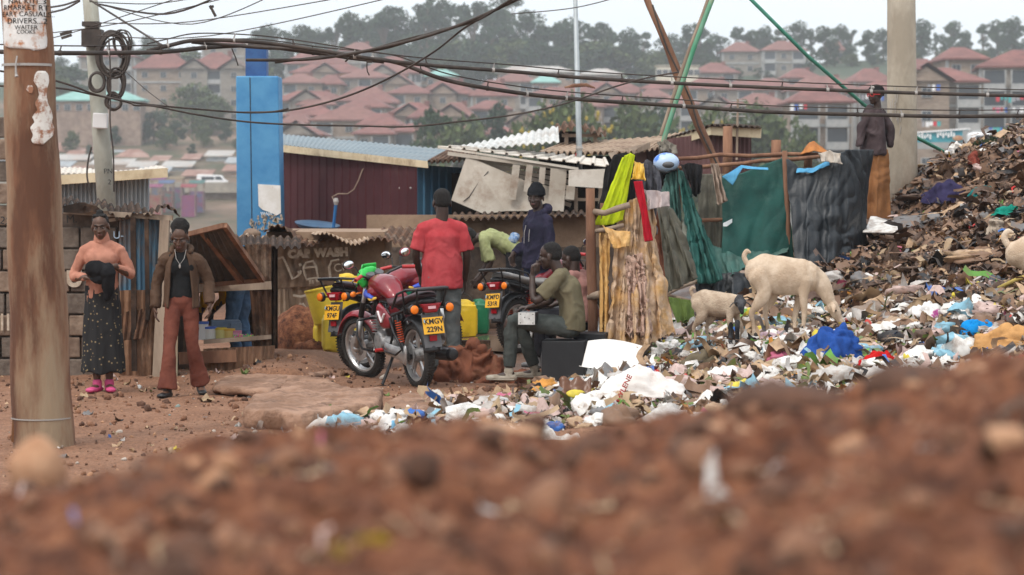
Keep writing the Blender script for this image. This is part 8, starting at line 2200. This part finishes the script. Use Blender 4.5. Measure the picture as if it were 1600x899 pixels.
def scatter(name, T, Q, pos, size, matidx, mats, tilt=0.5, lift=0.3, label_kind='stuff'):
    """one mesh of many scraps; pos (n,3)"""
    n = len(pos)
    az = RS.uniform(0, 6.28, n); tx = RS.normal(0, tilt, n); ty = RS.normal(0, tilt, n)
    which = RS.randint(0, len(T), n)
    V_, F_, M_ = [], [], []
    o = 0
    tri = isinstance(Q, list)
    for i in range(n):
        ca, sa, cx, sx, cy, sy = math.cos(az[i]), math.sin(az[i]), math.cos(tx[i]), math.sin(tx[i]), math.cos(ty[i]), math.sin(ty[i])
        Rm = np.array([[ca, -sa, 0], [sa, ca, 0], [0, 0, 1]]) @ np.array([[1, 0, 0], [0, cx, -sx], [0, sx, cx]]) @ np.array([[cy, 0, sy], [0, 1, 0], [-sy, 0, cy]])
        p = (T[which[i]] * size[i]) @ Rm.T
        p = p + pos[i] + np.array([0, 0, max(-p[:, 2].min() * lift, 0)])
        V_.append(p)
        if tri:
            F_.extend([tuple(a + o for a in f) for f in Q]); M_.extend([matidx[i]] * len(Q))
        else:
            F_.append(Q + o); M_.append(np.full(len(Q), matidx[i]))
        o += len(p)
    v = np.concatenate(V_)
    me = bpy.data.meshes.new(name)
    if tri:
        me.from_pydata(v.tolist(), [], F_)
        mi = np.array(M_)
    else:
        f = np.concatenate(F_)
        mi = np.concatenate(M_)
        me.vertices.add(len(v)); me.vertices.foreach_set('co', v.ravel())
        me.loops.add(f.size); me.loops.foreach_set('vertex_index', f.ravel().astype(np.int32))
        me.polygons.add(len(f)); me.polygons.foreach_set('loop_start', np.arange(0, f.size, 4))
        me.update()
    for m_ in mats: me.materials.append(m_)
    me.polygons.foreach_set('material_index', mi.astype(np.int32))
    me.polygons.foreach_set('use_smooth', np.ones(len(me.polygons), bool))
    me.update()
    ob = bpy.data.objects.new(name, me)
    COL.objects.link(ob)
    ob['kind'] = 'stuff'
    return ob
def lm(n, c, c2=None, r_=0.55, **k): return mat('litter_' + n, c, c2 or tuple(q * 0.75 for q in c), 9, r_, dirt=(0.25, 0.15, 0.09), dscale=9, dlo=0.50, dhi=0.78, spec=0.35, **k)
LIT = [lm('white', (0.72, 0.70, 0.66)), lm('pale_grey', (0.48, 0.45, 0.42)), lm('pinkish', (0.52, 0.38, 0.34)), lm('tan', (0.45, 0.30, 0.18)), lm('pale_blue', (0.22, 0.42, 0.52)), lm('blue', (0.03, 0.13, 0.42)), lm('red', (0.50, 0.03, 0.025)),
       lm('yellow', (0.62, 0.50, 0.05)), lm('green', (0.12, 0.30, 0.05)), lm('orange', (0.55, 0.24, 0.04)), lm('brown', (0.20, 0.115, 0.07)), lm('dark_brown', (0.085, 0.05, 0.034)), lm('black', (0.016, 0.015, 0.016)), lm('straw', (0.36, 0.25, 0.145)), lm('rose', (0.45, 0.11, 0.18)), lm('grey', (0.16, 0.155, 0.155)), lm('leaf', (0.10, 0.15, 0.03))]
CT, CQ = templates(26)
ST, SQ = strips(16)
LT, LQ = lumps(10)
def sample(n, x0, x1, y0, y1, prob):
    out = []
    while len(out) < n:
        x = RS.uniform(x0, x1, 4000); y = RS.uniform(y0, y1, 4000)
        h = heap(x, y)
        keep = RS.rand(4000) < prob(x, y, h)
        z = ground_z(x, y)
        out.extend(np.stack([x, y, z], -1)[keep].tolist())
    return np.array(out[:n])
def pr_low(x, y, h):
    px = 800 + x / y * FPX
    base = np.clip((h - 0.04) / 0.12, 0, 1) * (h < 1.0) * (0.25 + 0.75 * (h < 0.75))
    w = (px > 560) & (px < 1700) & (y < 27)
    left = np.exp(-((px - 560) / 110) ** 2) * np.exp(-((y - 18.3) / 0.6) ** 2)
    mid = np.clip((px - 640) / 200, 0, 1) * np.clip((21.4 - y) / 1.5, 0, 1) * 0.9
    return np.clip(np.maximum(base * w, np.maximum(left, mid)), 0, 1)
def pick(n, w):
    w = np.array(w, float); return RS.choice(len(w), n, p=w / w.sum())
pos = sample(5400, -2.6, 6.5, 17.2, 26.5, pr_low)
sz = np.clip(RS.lognormal(-2.6, 0.6, len(pos)), 0.03, 0.30)
#        wh  gr  pk  tan pb  bl  rd  ye  gr  or  br  db  bk  st  ro  gy  lf
mi = pick(len(pos), [26, 17, 14, 12, 3, 1.0, 1.0, 1.6, 1.2, 1.4, 12, 7, 4, 12, 1.2, 4, 3])
sz[(abs(pos[:, 0] - 2.3) < 0.75) & (abs(pos[:, 1] - 21.5) < .6)] *= 0.55
scatter('scattered_litter', CT, CQ, pos, sz, mi, LIT, tilt=0.30, lift=0.25)
pos = sample(3800, -1.5, 6.5, 17.4, 27, pr_low)
scatter('litter_strips', ST, SQ, pos + [0, 0, 0.02], np.clip(RS.lognormal(-1.9, 0.5, len(pos)), 0.06, 0.4), pick(len(pos), [6, 5, 4, 12, 1, .6, .7, 1, 3, 1, 14, 10, 7, 18, .6, 3, 8]), LIT, tilt=0.5, lift=0.3)
def pr_hi(x, y, h):
    return np.clip((h - 0.55) / 0.3, 0, 1) * (y < 31)
pos = sample(9000, 1.5, 8.5, 19.5, 31, pr_hi)
scatter('rotted_scraps', CT, CQ, pos, np.clip(RS.lognormal(-2.75, 0.6, len(pos)), 0.03, 0.30), pick(len(pos), [.7, .8, 2, 6, .2, .25, .5, .15, .3, .5, 26, 38, 18, 7, .5, 4, 1]), LIT, tilt=0.32, lift=0.2)
pos = sample(5500, 1.5, 8.5, 19.5, 31, pr_hi)
scatter('rotted_fibres', ST, SQ, pos + [0, 0, 0.02], np.clip(RS.lognormal(-1.8, 0.5, len(pos)), 0.08, 0.6), pick(len(pos), [.6, .6, 2, 8, .2, .2, .4, .2, .3, .4, 26, 28, 16, 10, .4, 4, 1]), LIT, tilt=0.3, lift=0.3)
def wads(n):
    b = MB().ball((0, 0, 0), 0.5, n=16, m=11)
    base = np.array(b.v)
    T = []
    for i in range(n):
        s_ = 1 + 0.34 * (1 - 2.2 * np.abs(vnoise(base * 4.2 + i * 11, i))) + 0.16 * (1 - 2.2 * np.abs(vnoise(base * 9 + i * 5, i)))
        T.append(base * s_[:, None] * np.array([1, RS.uniform(.6, 1), RS.uniform(.35, .6)]))
    return T, b.f
WT, WQ = wads(14)
pos = sample(1150, -2.6, 6.5, 17.2, 26.5, pr_low)
scatter('crumpled_bags', WT, WQ, pos, np.clip(RS.lognormal(-1.95, 0.4, len(pos)), 0.07, 0.30), pick(len(pos), [34, 18, 14, 8, 4, 1.2, 1, 1.5, 1, 1.5, 9, 6, 5, 6, 1, 4, 2]), LIT, tilt=0.2, lift=0.15)
pos = sample(300, 1.5, 8.5, 19.5, 31, pr_hi)
scatter('buried_rags', [q * [1.2, 1, .55] for q in WT], WQ, pos, np.clip(RS.lognormal(-1.7, 0.45, len(pos)), 0.10, 0.5), pick(len(pos), [.8, 1, 2, 8, .2, .3, .5, .1, .2, .4, 26, 30, 12, 9, .4, 4, 1]), LIT, tilt=0.2, lift=-0.35)
# pebbles and clods on the path, clods on the berm
EM = [mat('clod_red_earth', (0.16, 0.075, 0.042), (0.26, 0.13, 0.075), 12, 0.95, bump=0.6, bscale=60), mat('clod_dark_earth', (0.07, 0.034, 0.021), (0.12, 0.058, 0.036), 12, 0.95, bump=0.6, bscale=60), mat('clod_tan', (0.34, 0.175, 0.095), (0.44, 0.26, 0.155), 12, 0.95, bump=0.4, bscale=60), mat('chip_pale', (0.42, 0.36, 0.30), (0.50, 0.44, 0.38), 12, 0.9), mat('chip_grey_green', (0.18, 0.22, 0.20), (0.24, 0.28, 0.26), 12, 0.9)]
def lay(n, x0, x1, y0, y1):
    x = RS.uniform(x0, x1, n); y = RS.uniform(y0, y1, n)
    return np.stack([x, y, ground_z(x, y)], -1)
pos = lay(3000, -5.2, 1.5, 15.5, 24.5)
scatter('pebbles', LT, LQ, pos, np.clip(RS.lognormal(-3.9, 0.6, len(pos)), 0.01, 0.09), pick(len(pos), [12, 8, 3, 0.5, 0.15]), EM, tilt=0.8, lift=0.35)
pos = lay(420, -5, 1.5, 15.5, 24.5)
scatter('path_litter', CT, CQ, pos, np.clip(RS.lognormal(-3.1, 0.5, len(pos)), 0.02, 0.12), pick(len(pos), [3, 4, 5, 9, .4, .2, .3, .3, .3, .3, 8, 6, 2, 9, .3, 2, 2]), LIT, tilt=0.15, lift=0.3)
n = 2300
y = RS.uniform(1.9, 4.7, n); x = RS.uniform(-0.30, 0.30, n) * y
pos = np.stack([x, y, ground_z(x, y)], -1)
scatter('earth_clods', LT, LQ, pos, np.clip(RS.lognormal(-4.35, 0.70, n), 0.005, 0.085), pick(n, [15, 17, 1.3, 0.08, 0.05]), EM, tilt=0.9, lift=0.2)
n = 260
y = RS.uniform(2.2, 4.2, n); x = RS.uniform(-0.27, 0.27, n) * y
pos = np.stack([x, y, ground_z(x, y)], -1)
scatter('berm_litter', ST, SQ, pos + [0, 0, 0.004], np.clip(RS.lognormal(-3.2, 0.4, n), 0.02, 0.10), pick(n, [.5, .7, 2, 12, .3, .1, .2, .3, .2, 1, 10, 6, 3, 12, .2, 1, 1]), LIT, tilt=0.4, lift=0.3)

# ============================================================ SINGLE PIECES ON THE DUMP
def cm(n, c, **k): return clothmat(n, c, tuple(q * 0.72 for q in c), **k)
GD_ = 'cloths and bags lying on the dump'
for (nm, lb, cat, px, py, rx, ry, h, m_, amp, f) in [
    ('cloth', 'royal blue cloth heaped in the middle of the rubbish', 'cloth', 1302, 566, .29, .25, .27, cm('royal_blue_cloth', (0.022, 0.072, 0.28)), .07, 6),
    ('cloth', 'bright red cloth lying just right of the royal blue one', 'cloth', 1384, 572, .27, .14, .12, cm('scarlet_cloth', (0.46, 0.015, 0.015)), .05, 8),
    ('cloth', 'bright azure cloth near the right edge', 'cloth', 1530, 527, .17, .14, .14, cm('azure_cloth', (0.01, 0.24, 0.60)), .05, 8),
    ('cloth', 'dark slate cloth behind the azure one', 'cloth', 1500, 516, .26, .16, .10, cm('slate_cloth', (0.05, 0.055, 0.065)), .05, 7),
    ('bag', 'olive yellow sack left of the orange cloth at the right edge', 'bag', 1505, 552, .20, .12, .11, cm('olive_yellow_sack', (0.20, 0.19, 0.045)), .03, 8),
    ('cloth', 'pale orange cloth at the right edge behind the berm', 'cloth', 1578, 548, .28, .2, .18, cm('pale_orange_cloth', (0.52, 0.28, 0.11)), .05, 6),
    ('cloth', 'navy purple cloth draped high on the heap beside the concrete pole', 'cloth', 1478, 318, .25, .3, .24, cm('navy_purple_cloth', (0.035, 0.030, 0.075)), .08, 6),
    ('cloth', 'small teal cloth high on the heap right of the navy one', 'cloth', 1538, 305, .14, .12, .10, cm('teal_cloth', (0.015, 0.16, 0.16)), .05, 9),
    ('cloth', 'sea green cloth at the right edge high on the heap', 'cloth', 1580, 340, .22, .14, .10, cm('sea_green_cloth', (0.01, 0.22, 0.16)), .04, 8),
    ('cloth', 'grey green cloth lump in front of the large goat muzzle', 'cloth', 1262, 513, .22, .16, .12, cm('grey_green_lump', (0.13, 0.14, 0.12)), .04, 7),
    ('sack', 'tan and grey sheet of sacking spread above the royal blue cloth', 'sack', 1378, 492, .34, .22, .13, cm('tan_grey_sacking', (0.26, 0.20, 0.16)), .05, 5),
    ('bag', 'white and purple plastic bag above the red cloth', 'bag', 1452, 498, .20, .16, .15, mat('purple_white_print', (0.62, 0.60, 0.58), (0.34, 0.05, 0.22), 4, 0.4, lo=0.58, hi=0.62), .05, 8),
    ('bag', 'brown and white paper bag between the blue cloth and purple bag', 'bag', 1400, 515, .19, .15, .14, mat('brown_white_paper', (0.34, 0.24, 0.16), (0.62, 0.60, 0.57), 3.5, 0.7, lo=0.5, hi=0.54), .05, 9),
    ('packet', 'yellow and green crumpled packet behind the royal blue cloth', 'packet', 1345, 505, .10, .08, .10, mat('yellow_green_packet', (0.58, 0.52, 0.05), (0.08, 0.26, 0.04), 9, 0.4, lo=0.5, hi=0.54), .04, 12),
    ('packet', 'small bright yellow packet high near the pale goat', 'packet', 1494, 467, .07, .06, .07, LIT[7], .03, 14),
    ('packet', 'yellow packet with white corner right of the purple bag', 'packet', 1552, 492, .13, .10, .09, LIT[7], .04, 12),
    ('packet', 'green and yellow packet just left of the red cloth top', 'packet', 1372, 541, .10, .06, .05, bpy.data.materials['yellow_green_packet'], .03, 12),
    ('packet', 'small turquoise packet above the red cloth', 'packet', 1398, 545, .06, .05, .05, mat('turquoise_film', (0.06, 0.42, 0.46), rough=0.4), .02, 14),
    ('cloth', 'scarlet crumpled plastic in front of the pinkish sheet', 'plastic', 1066, 606, .13, .10, .10, LIT[6], .05, 10),
    ('cloth', 'dusty pink crumpled sheet stretched below the small goat', 'cloth', 1160, 590, .34, .14, .09, cm('dusty_pink_sheet', (0.40, 0.22, 0.19)), .05, 7),
    ('bag', 'olive brown stiff bag below the small goat', 'bag', 1100, 572, .22, .14, .12, cm('olive_brown_bag', (0.13, 0.105, 0.07)), .05, 7),
    ('bag', 'clear whitish bag below the legs of the large goat', 'bag', 1180, 552, .20, .14, .11, mat('milky_film', (0.50, 0.48, 0.46), (0.62, 0.61, 0.58), 8, 0.3), .06, 9),
    ('bag', 'pale mauve bag behind the legs of the large goat', 'bag', 1215, 532, .17, .13, .10, mat('mauve_film', (0.40, 0.28, 0.32), (0.50, 0.38, 0.42), 8, 0.35), .05, 9),
    ('bag', 'milky plastic bag beside the foot of the hides', 'bag', 1050, 555, .18, .14, .16, bpy.data.materials['milky_film'], .06, 9),
    ('packet', 'lime green and yellow flattened carton in front of the heap', 'packet', 1182, 612, .12, .07, .04, mat('lime_carton', (0.26, 0.42, 0.04), (0.55, 0.50, 0.06), 6, 0.45, lo=.5, hi=.54), .02, 12),
    ('bag', 'white crumpled bag left of the brown snack packet', 'bag', 868, 630, .22, .14, .10, LIT[0], .05, 9),
    ('bag', 'pale blue and white bag nearest the seated man', 'bag', 770, 640, .18, .14, .10, mat('blue_white_print', (0.58, 0.57, 0.55), (0.10, 0.32, 0.50), 4, 0.4, lo=0.56, hi=0.6), .05, 10),
    ('bag', 'long cream sheet of plastic in front of the berm crest', 'bag', 840, 690, .30, .13, .08, LIT[0], .05, 8),
    ('bag', 'small dark green and yellow packet above the berm crest', 'packet', 942, 656, .09, .06, .06, bpy.data.materials['yellow_green_packet'], .03, 12),
    ('bag', 'milky bag at the left end of the rubbish by the slabs', 'bag', 545, 664, .13, .10, .10, bpy.data.materials['milky_film'], .05, 11),
    ('bag', 'white and blue bag just right of the dark gap under the slab', 'bag', 612, 668, .17, .12, .12, bpy.data.materials['blue_white_print'], .05, 10),
    ('bag', 'small white bag lying in the gully beside the front wheel', 'bag', 402, 621, .10, .07, .05, LIT[0], .03, 12),
    ('cloth', 'black rag in front of the scarlet plastic', 'cloth', 1225, 668 - 40, .16, .10, .06, M_BLKC, .03, 9),
    ('cloth', 'grey denim scrap below the pale goat', 'cloth', 1560, 445, .14, .12, .10, cm('grey_denim', (0.10, 0.11, 0.125)), .04, 9),
    ('cloth', 'maroon cloth scrap low on the heap beside tarpaulin', 'cloth', 1318, 452, .16, .10, .07, cm('maroon_scrap', (0.12, 0.02, 0.035)), .04, 9),
    ('cloth', 'rust red leather scrap near the top of the heap', 'cloth', 1524, 262, .08, .2, .14, cm('rust_leather', (0.20, 0.05, 0.035)), .03, 9),
    ('bag', 'white bag on top of the heap right of the concrete pole', 'bag', 1494, 236, .13, .1, .13, LIT[0], .04, 11),
    ('bag', 'cream paper bag on top of the heap beside the white one', 'bag', 1512, 236, .13, .1, .11, LIT[3], .04, 11),
    ('cloth', 'dark green cloth on the crest of the heap', 'cloth', 1560, 222, .26, .14, .08, cm('dark_green_cloth', (0.025, 0.035, 0.018)), .03, 8),
    ('bag', 'pale bulging sack below the sea green cloth', 'sack', 1556, 372, .08, .07, .18, cm('pale_sack', (0.40, 0.33, 0.26)), .03, 10)]:
    c = hit(px, min(py, 690))
    c.y += ry * 0.5; c.z = gz(c.x, c.y)
    heapcloth(nm, lb, cat, c, rx, ry, h, m_, px, amp=amp, f=f, res=56, group=GD_)
# curled white sheet
c = hit(955, 592); c.z = gz(c.x, c.y + .1)
m = MB()
def cs(u, v):
    x = (u - 0.5) * 0.50
    return c + V((x + 0.06 * v - 0.03 * (1 - v), 0.10 + 0.30 * v + 0.10 * (1 - u) ** 2, 0.02 + 0.30 * v ** 1.1 * (1 - 0.45 * (u - 0.35) ** 2) + 0.10 * (max(0, 0.28 - v) * 3) * (1 - u)))
m.grid(cs, 24, 24); tag(put(m, 'plastic_sheet', mat('speckled_white_sheet', (0.74, 0.72, 0.68), (0.66, 0.64, 0.60), 4, 0.5, dirt=(0.25, 0.17, 0.12), dscale=26, dlo=0.64, dhi=0.68), None, origin=c, smooth=True, solid=0.004, wr=(0.012, (4, 4, 4), 5, False)), 'large curled white sheet with brown specks at the foot of the post', 'sheet')
# woven sack with red print
c = hit(1000, 636); c.y += .1; c.z = gz(c.x, c.y)
m = MB()
m.grid(lambda u, v: c + V(((u - .5) * .62 + .10 * v, .02 + .30 * v, .01 + .36 * math.sin(math.pi * min(v * .95 + .05, 1)) ** .8 * (1 - abs(u - .42) * 1.25) * (.4 + .6 * v) + .02)), 40, 30)
pm = put(m, 'woven_sack', mat('white_woven_plastic', (0.60, 0.56, 0.52), (0.72, 0.69, 0.66), 8, 0.55, dirt=(0.36, 0.25, 0.18), dscale=4), None, origin=c, smooth=True, solid=0.004, wr=(0.02, (7, 7, 7), 5, 'fold'))
tag(pm, 'white woven plastic sack with red lettering in front of the curled sheet', 'sack')
qq = P(972, 614, c.y - .06)
lx = V((.42, .25, .87)).normalized(); lz = V((0.55, -.80, .10)).normalized(); lz = (lz - lx * lz.dot(lx)).normalized()
text_mesh('lettering', 'ROPYLENE', 0.062, basis(qq - lz * 0.0, lx, lz.cross(lx), lz), LIT[6], pm, 0.002, local=False, bold=0.001)
# snack packet
c = hit(900, 640); c.z = gz(c.x, c.y) + .02
m = MB(); m.grid(lambda u, v: c + V(((u - .5) * .24, .05 + .10 * v, .02 + .17 * v + .02 * math.sin(u * 14))), 16, 16)
sp = put(m, 'packet', mat('brown_foil', (0.13, 0.05, 0.02), (0.09, 0.035, 0.015), 8, 0.35), None, origin=c, smooth=True, solid=0.012, wr=(0.012, (14, 14, 14), 5, 'fold')); tag(sp, 'brown snack packet with yellow oval badge lying in the rubbish', 'packet', GD_)
m = MB(); m.ball(c + V((0, .07, .09)), (.075, .012, .035), Matrix.Rotation(-0.5, 3, 'X'), 20, 8); put(m, 'badge', LIT[7], sp, smooth=True)
# white board half black, cardboard, yellow pole, flat sheets
for nm, lb, cat, pts, m_, th in [
    ('board', 'white flat board half stained black lying below the concrete pole', 'board', [(1348, 364, 26.0), (1408, 366, 25.9), (1400, 346, 26.6), (1360, 343, 26.6)], LIT[0], .02),
    ('board', 'dark grey stained board joined right of the white board', 'board', [(1400, 364, 25.9), (1470, 352, 26.0), (1460, 341, 26.6), (1396, 345, 26.6)], LIT[15], .02),
    ('cardboard', 'flat sheet of brown cardboard under the royal blue cloth', 'cardboard', [(1252, 586, 20.2), (1372, 566, 20.4), (1360, 552, 21.2), (1270, 560, 21.2)], LIT[3], .015),
    ('board', 'long white board under the cloth left of the royal blue cloth', 'board', [(1186, 556, 21.4), (1270, 552, 21.4), (1276, 534, 22.2), (1200, 540, 22.2)], LIT[0], .012),
    ('paper', 'white sheet of paper below the black box seat', 'paper', [(822, 628, 20.8), (880, 634, 20.6), (900, 606, 21.5), (835, 604, 21.5)], LIT[0], .006),
    ('paper', 'large white sheet lying left of the woven sack', 'paper', [(880, 618, 21.0), (944, 612, 21.0), (940, 598, 21.8), (890, 600, 21.8)], LIT[0], .006)]:
    pp = [P(*p) for p in pts]
    g0 = max(gz(p.x, p.y) for p in pp)
    zc = sum(p.z for p in pp) / 4
    for p in pp: p.z = max(p.z, gz(p.x, p.y) + 0.03)
    m = MB(); m.grid(lambda u, v: pp[0].lerp(pp[1], u).lerp(pp[3].lerp(pp[2], u), v) + V((0, 0, 0.025 * math.sin(u * 5 + px) * math.sin(v * 4))), 14, 10)
    tag(put(m, nm, m_, None, origin=pp[0], smooth=True, solid=th), lb, cat, GD_)
m = MB(); a = hit(1560, 458); b = P(1622, 428, a.y - .2); m.tube([a + V((0, 0, .04)), a.lerp(b, .5) + V((0, 0, .04)), b], 0.020, 8)
tag(put(m, 'bent_pole', mat('yellow_cane', (0.42, 0.32, 0.08), (0.34, 0.25, 0.07), 5), None, origin=a, smooth=True), 'yellow cane sticking out at the right edge of the heap', 'cane')
# broken slabs and the painted shade of the gully
def slab(label, pts, Y0, th, seed, m_):
    pp = []
    for (x, y) in pts:
        v = hit(x, y); pp.append(v)
    zt_ = sum(p.z for p in pp) / len(pp)
    cx = sum((p for p in pp), V()) / len(pp)
    m = MB(); m.prism([V((p.x, p.y, zt_ + 0.01)) for p in pp], (0, 0, th))
    o = put(m, 'broken_slab', m_, None, origin=cx, remesh=0.022, relax=2, wr=(0.028, (5, 5, 7), seed, True))
    return tag(o, label, 'slab', 'broken slabs of the worn path')
M_SLAB = mat('earthy_slab', (0.20, 0.11, 0.068), (0.33, 0.20, 0.135), 3, 0.95, bump=0.9, bscale=30, dirt=(0.12, 0.065, 0.042), dscale=5)
slab('large flat broken slab of red hardened earth in front of the gully', [(382, 668), (470, 676), (588, 652), (596, 636), (480, 630), (398, 648)], 0, .13, 3, M_SLAB)
slab('rounded broken slab behind the large flat one', [(432, 634), (500, 634), (536, 622), (500, 604), (450, 606)], 0, .08, 5, M_SLAB)
slab('long worn slab running left of the nearest front wheel', [(332, 618), (420, 624), (470, 606), (520, 588), (440, 586), (352, 600)], 0, .05, 7, M_SLAB)
slab('small tilted slab between the gully and the sackcloth', [(602, 664), (650, 652), (690, 636), (640, 632), (604, 644)], 0, .05, 9, M_SLAB)
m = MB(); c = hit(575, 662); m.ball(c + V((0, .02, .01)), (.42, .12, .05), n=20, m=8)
o = put(m, 'gully_shadow_hole', mat('gully_shade_black', (0.015, 0.010, 0.008), rough=0.9), None, origin=c, smooth=True); o.name = 'gully'; o['kind'] = 'structure'  # black blob on the ground paints the shade of the gap under the slab
# big blurred pieces on the foreground berm
def fore(name, label, cat, px, py, Y, r_, m_, seed, amp=.35, sx=(1, 1, 1), dz=0):
    p = P(px, py, Y)
    m = MB(); m.ball((p.x, Y, p.z + dz), (r_ * sx[0], r_ * sx[1], r_ * sx[2]), n=22, m=16)
    o = put(m, name, m_, None, origin=p, smooth=True, wr=(r_ * amp, (0.35 / r_,) * 3, seed, True))
    return tag(o, label, cat, 'blurred pieces on the foreground berm')
fore('stone', 'blurred tan cone shaped lump at the far left of the berm', 'stone', 58, 738, 4.05, .040, EM[2], 3, sx=(1.0, .8, 1.35))
fore('cloth', 'blurred crimson scrap in the middle of the berm', 'scrap', 690, 758, 3.35, .030, cm('crimson_scrap', (0.30, 0.02, 0.03)), 4, sx=(1.4, 1, .8))
fore('stone', 'blurred yellowish pebble above the crimson scrap', 'stone', 727, 708, 3.6, .022, mat('yellowish_clod', (0.36, 0.25, 0.10), (0.28, 0.19, 0.08), 9), 5, sx=(1.3, 1, .7))
fore('cardboard', 'long blurred tan flake along the crest near centre', 'flake', 745, 676, 4.0, .075, EM[2], 6, sx=(1.5, .8, .26), amp=.2)
fore('wood', 'blurred dark clod on the crest left of the orange chunks', 'clod', 1225, 632, 3.9, .055, EM[1], 7, sx=(1.7, 1, .5))
fore('clod', 'blurred dark brown clod at the right part of the crest', 'clod', 1430, 610, 3.9, .055, EM[1], 8, sx=(1.3, 1, .8))
fore('clod', 'blurred orange tan chunk at the right edge of the crest', 'clod', 1560, 600, 3.8, .052, EM[2], 9, sx=(1.7, 1, .55))
fore('clod', 'blurred pale tan chunk right of centre on the berm', 'clod', 1120, 690, 3.6, .040, EM[2], 10, sx=(1.4, 1, .5))
fore('clod', 'blurred rusty chunk below the orange tan one', 'clod', 1500, 690, 3.5, .050, EM[0], 11, sx=(1.5, 1, .8))
fore('clod', 'blurred pale brown chunk low at the right', 'clod', 1230, 765, 3.2, .035, EM[2], 12, sx=(1.3, 1, .6))
for i, (px, py, q) in enumerate([(1085, 770, 1), (1110, 820, -1)]):
    a = P(px, py, 3.3); m = MB()
    m.grid(lambda u, v: V((a.x + (u - .5) * .014 + q * .02 * v, 3.3 - .25 * v + .01 * math.sin(v * 9), gz(a.x, 3.3 - .25 * v) + .016 + .012 * math.sin(v * 6 + i))), 4, 16)
    tag(put(m, 'paper_strip', LIT[1], None, origin=a, smooth=True, solid=.003), ['upper', 'lower'][i] + ' blurred whitish strip low on the berm right of centre', 'strip', 'blurred pieces on the foreground berm')
# slippers of weeds: small green sprigs
r5 = random.Random(8)
for i, (px, py) in enumerate([(505, 636), (522, 654), (382, 590), (690, 650), (760, 540)]):
    c = hit(px, py); m = MB()
    for k in range(14):
        a = r5.uniform(0, 6.28); L = r5.uniform(.05, .13)
        d = V((math.cos(a) * .6, math.sin(a) * .6, 1)).normalized()
        s_ = V((-math.sin(a), math.cos(a), 0)) * .008
        m.add([c - s_, c + s_, c + d * L * .6 + s_ * 1.6, c + d * L + V((0, 0, -.01)), c + d * L * .6 - s_ * 1.6], [(0, 1, 2, 3, 4)])
    tag(put(m, 'weed_tuft', LIT[16], None, origin=c), ['small green weed beside the front wheel gully', 'small green weed at the left tip of the rubbish', 'small weed at the foot of the mud shack', 'small weed right of the slabs near the rubbish', 'small weed in the damp yard'][i], 'weed', 'weeds on the path')
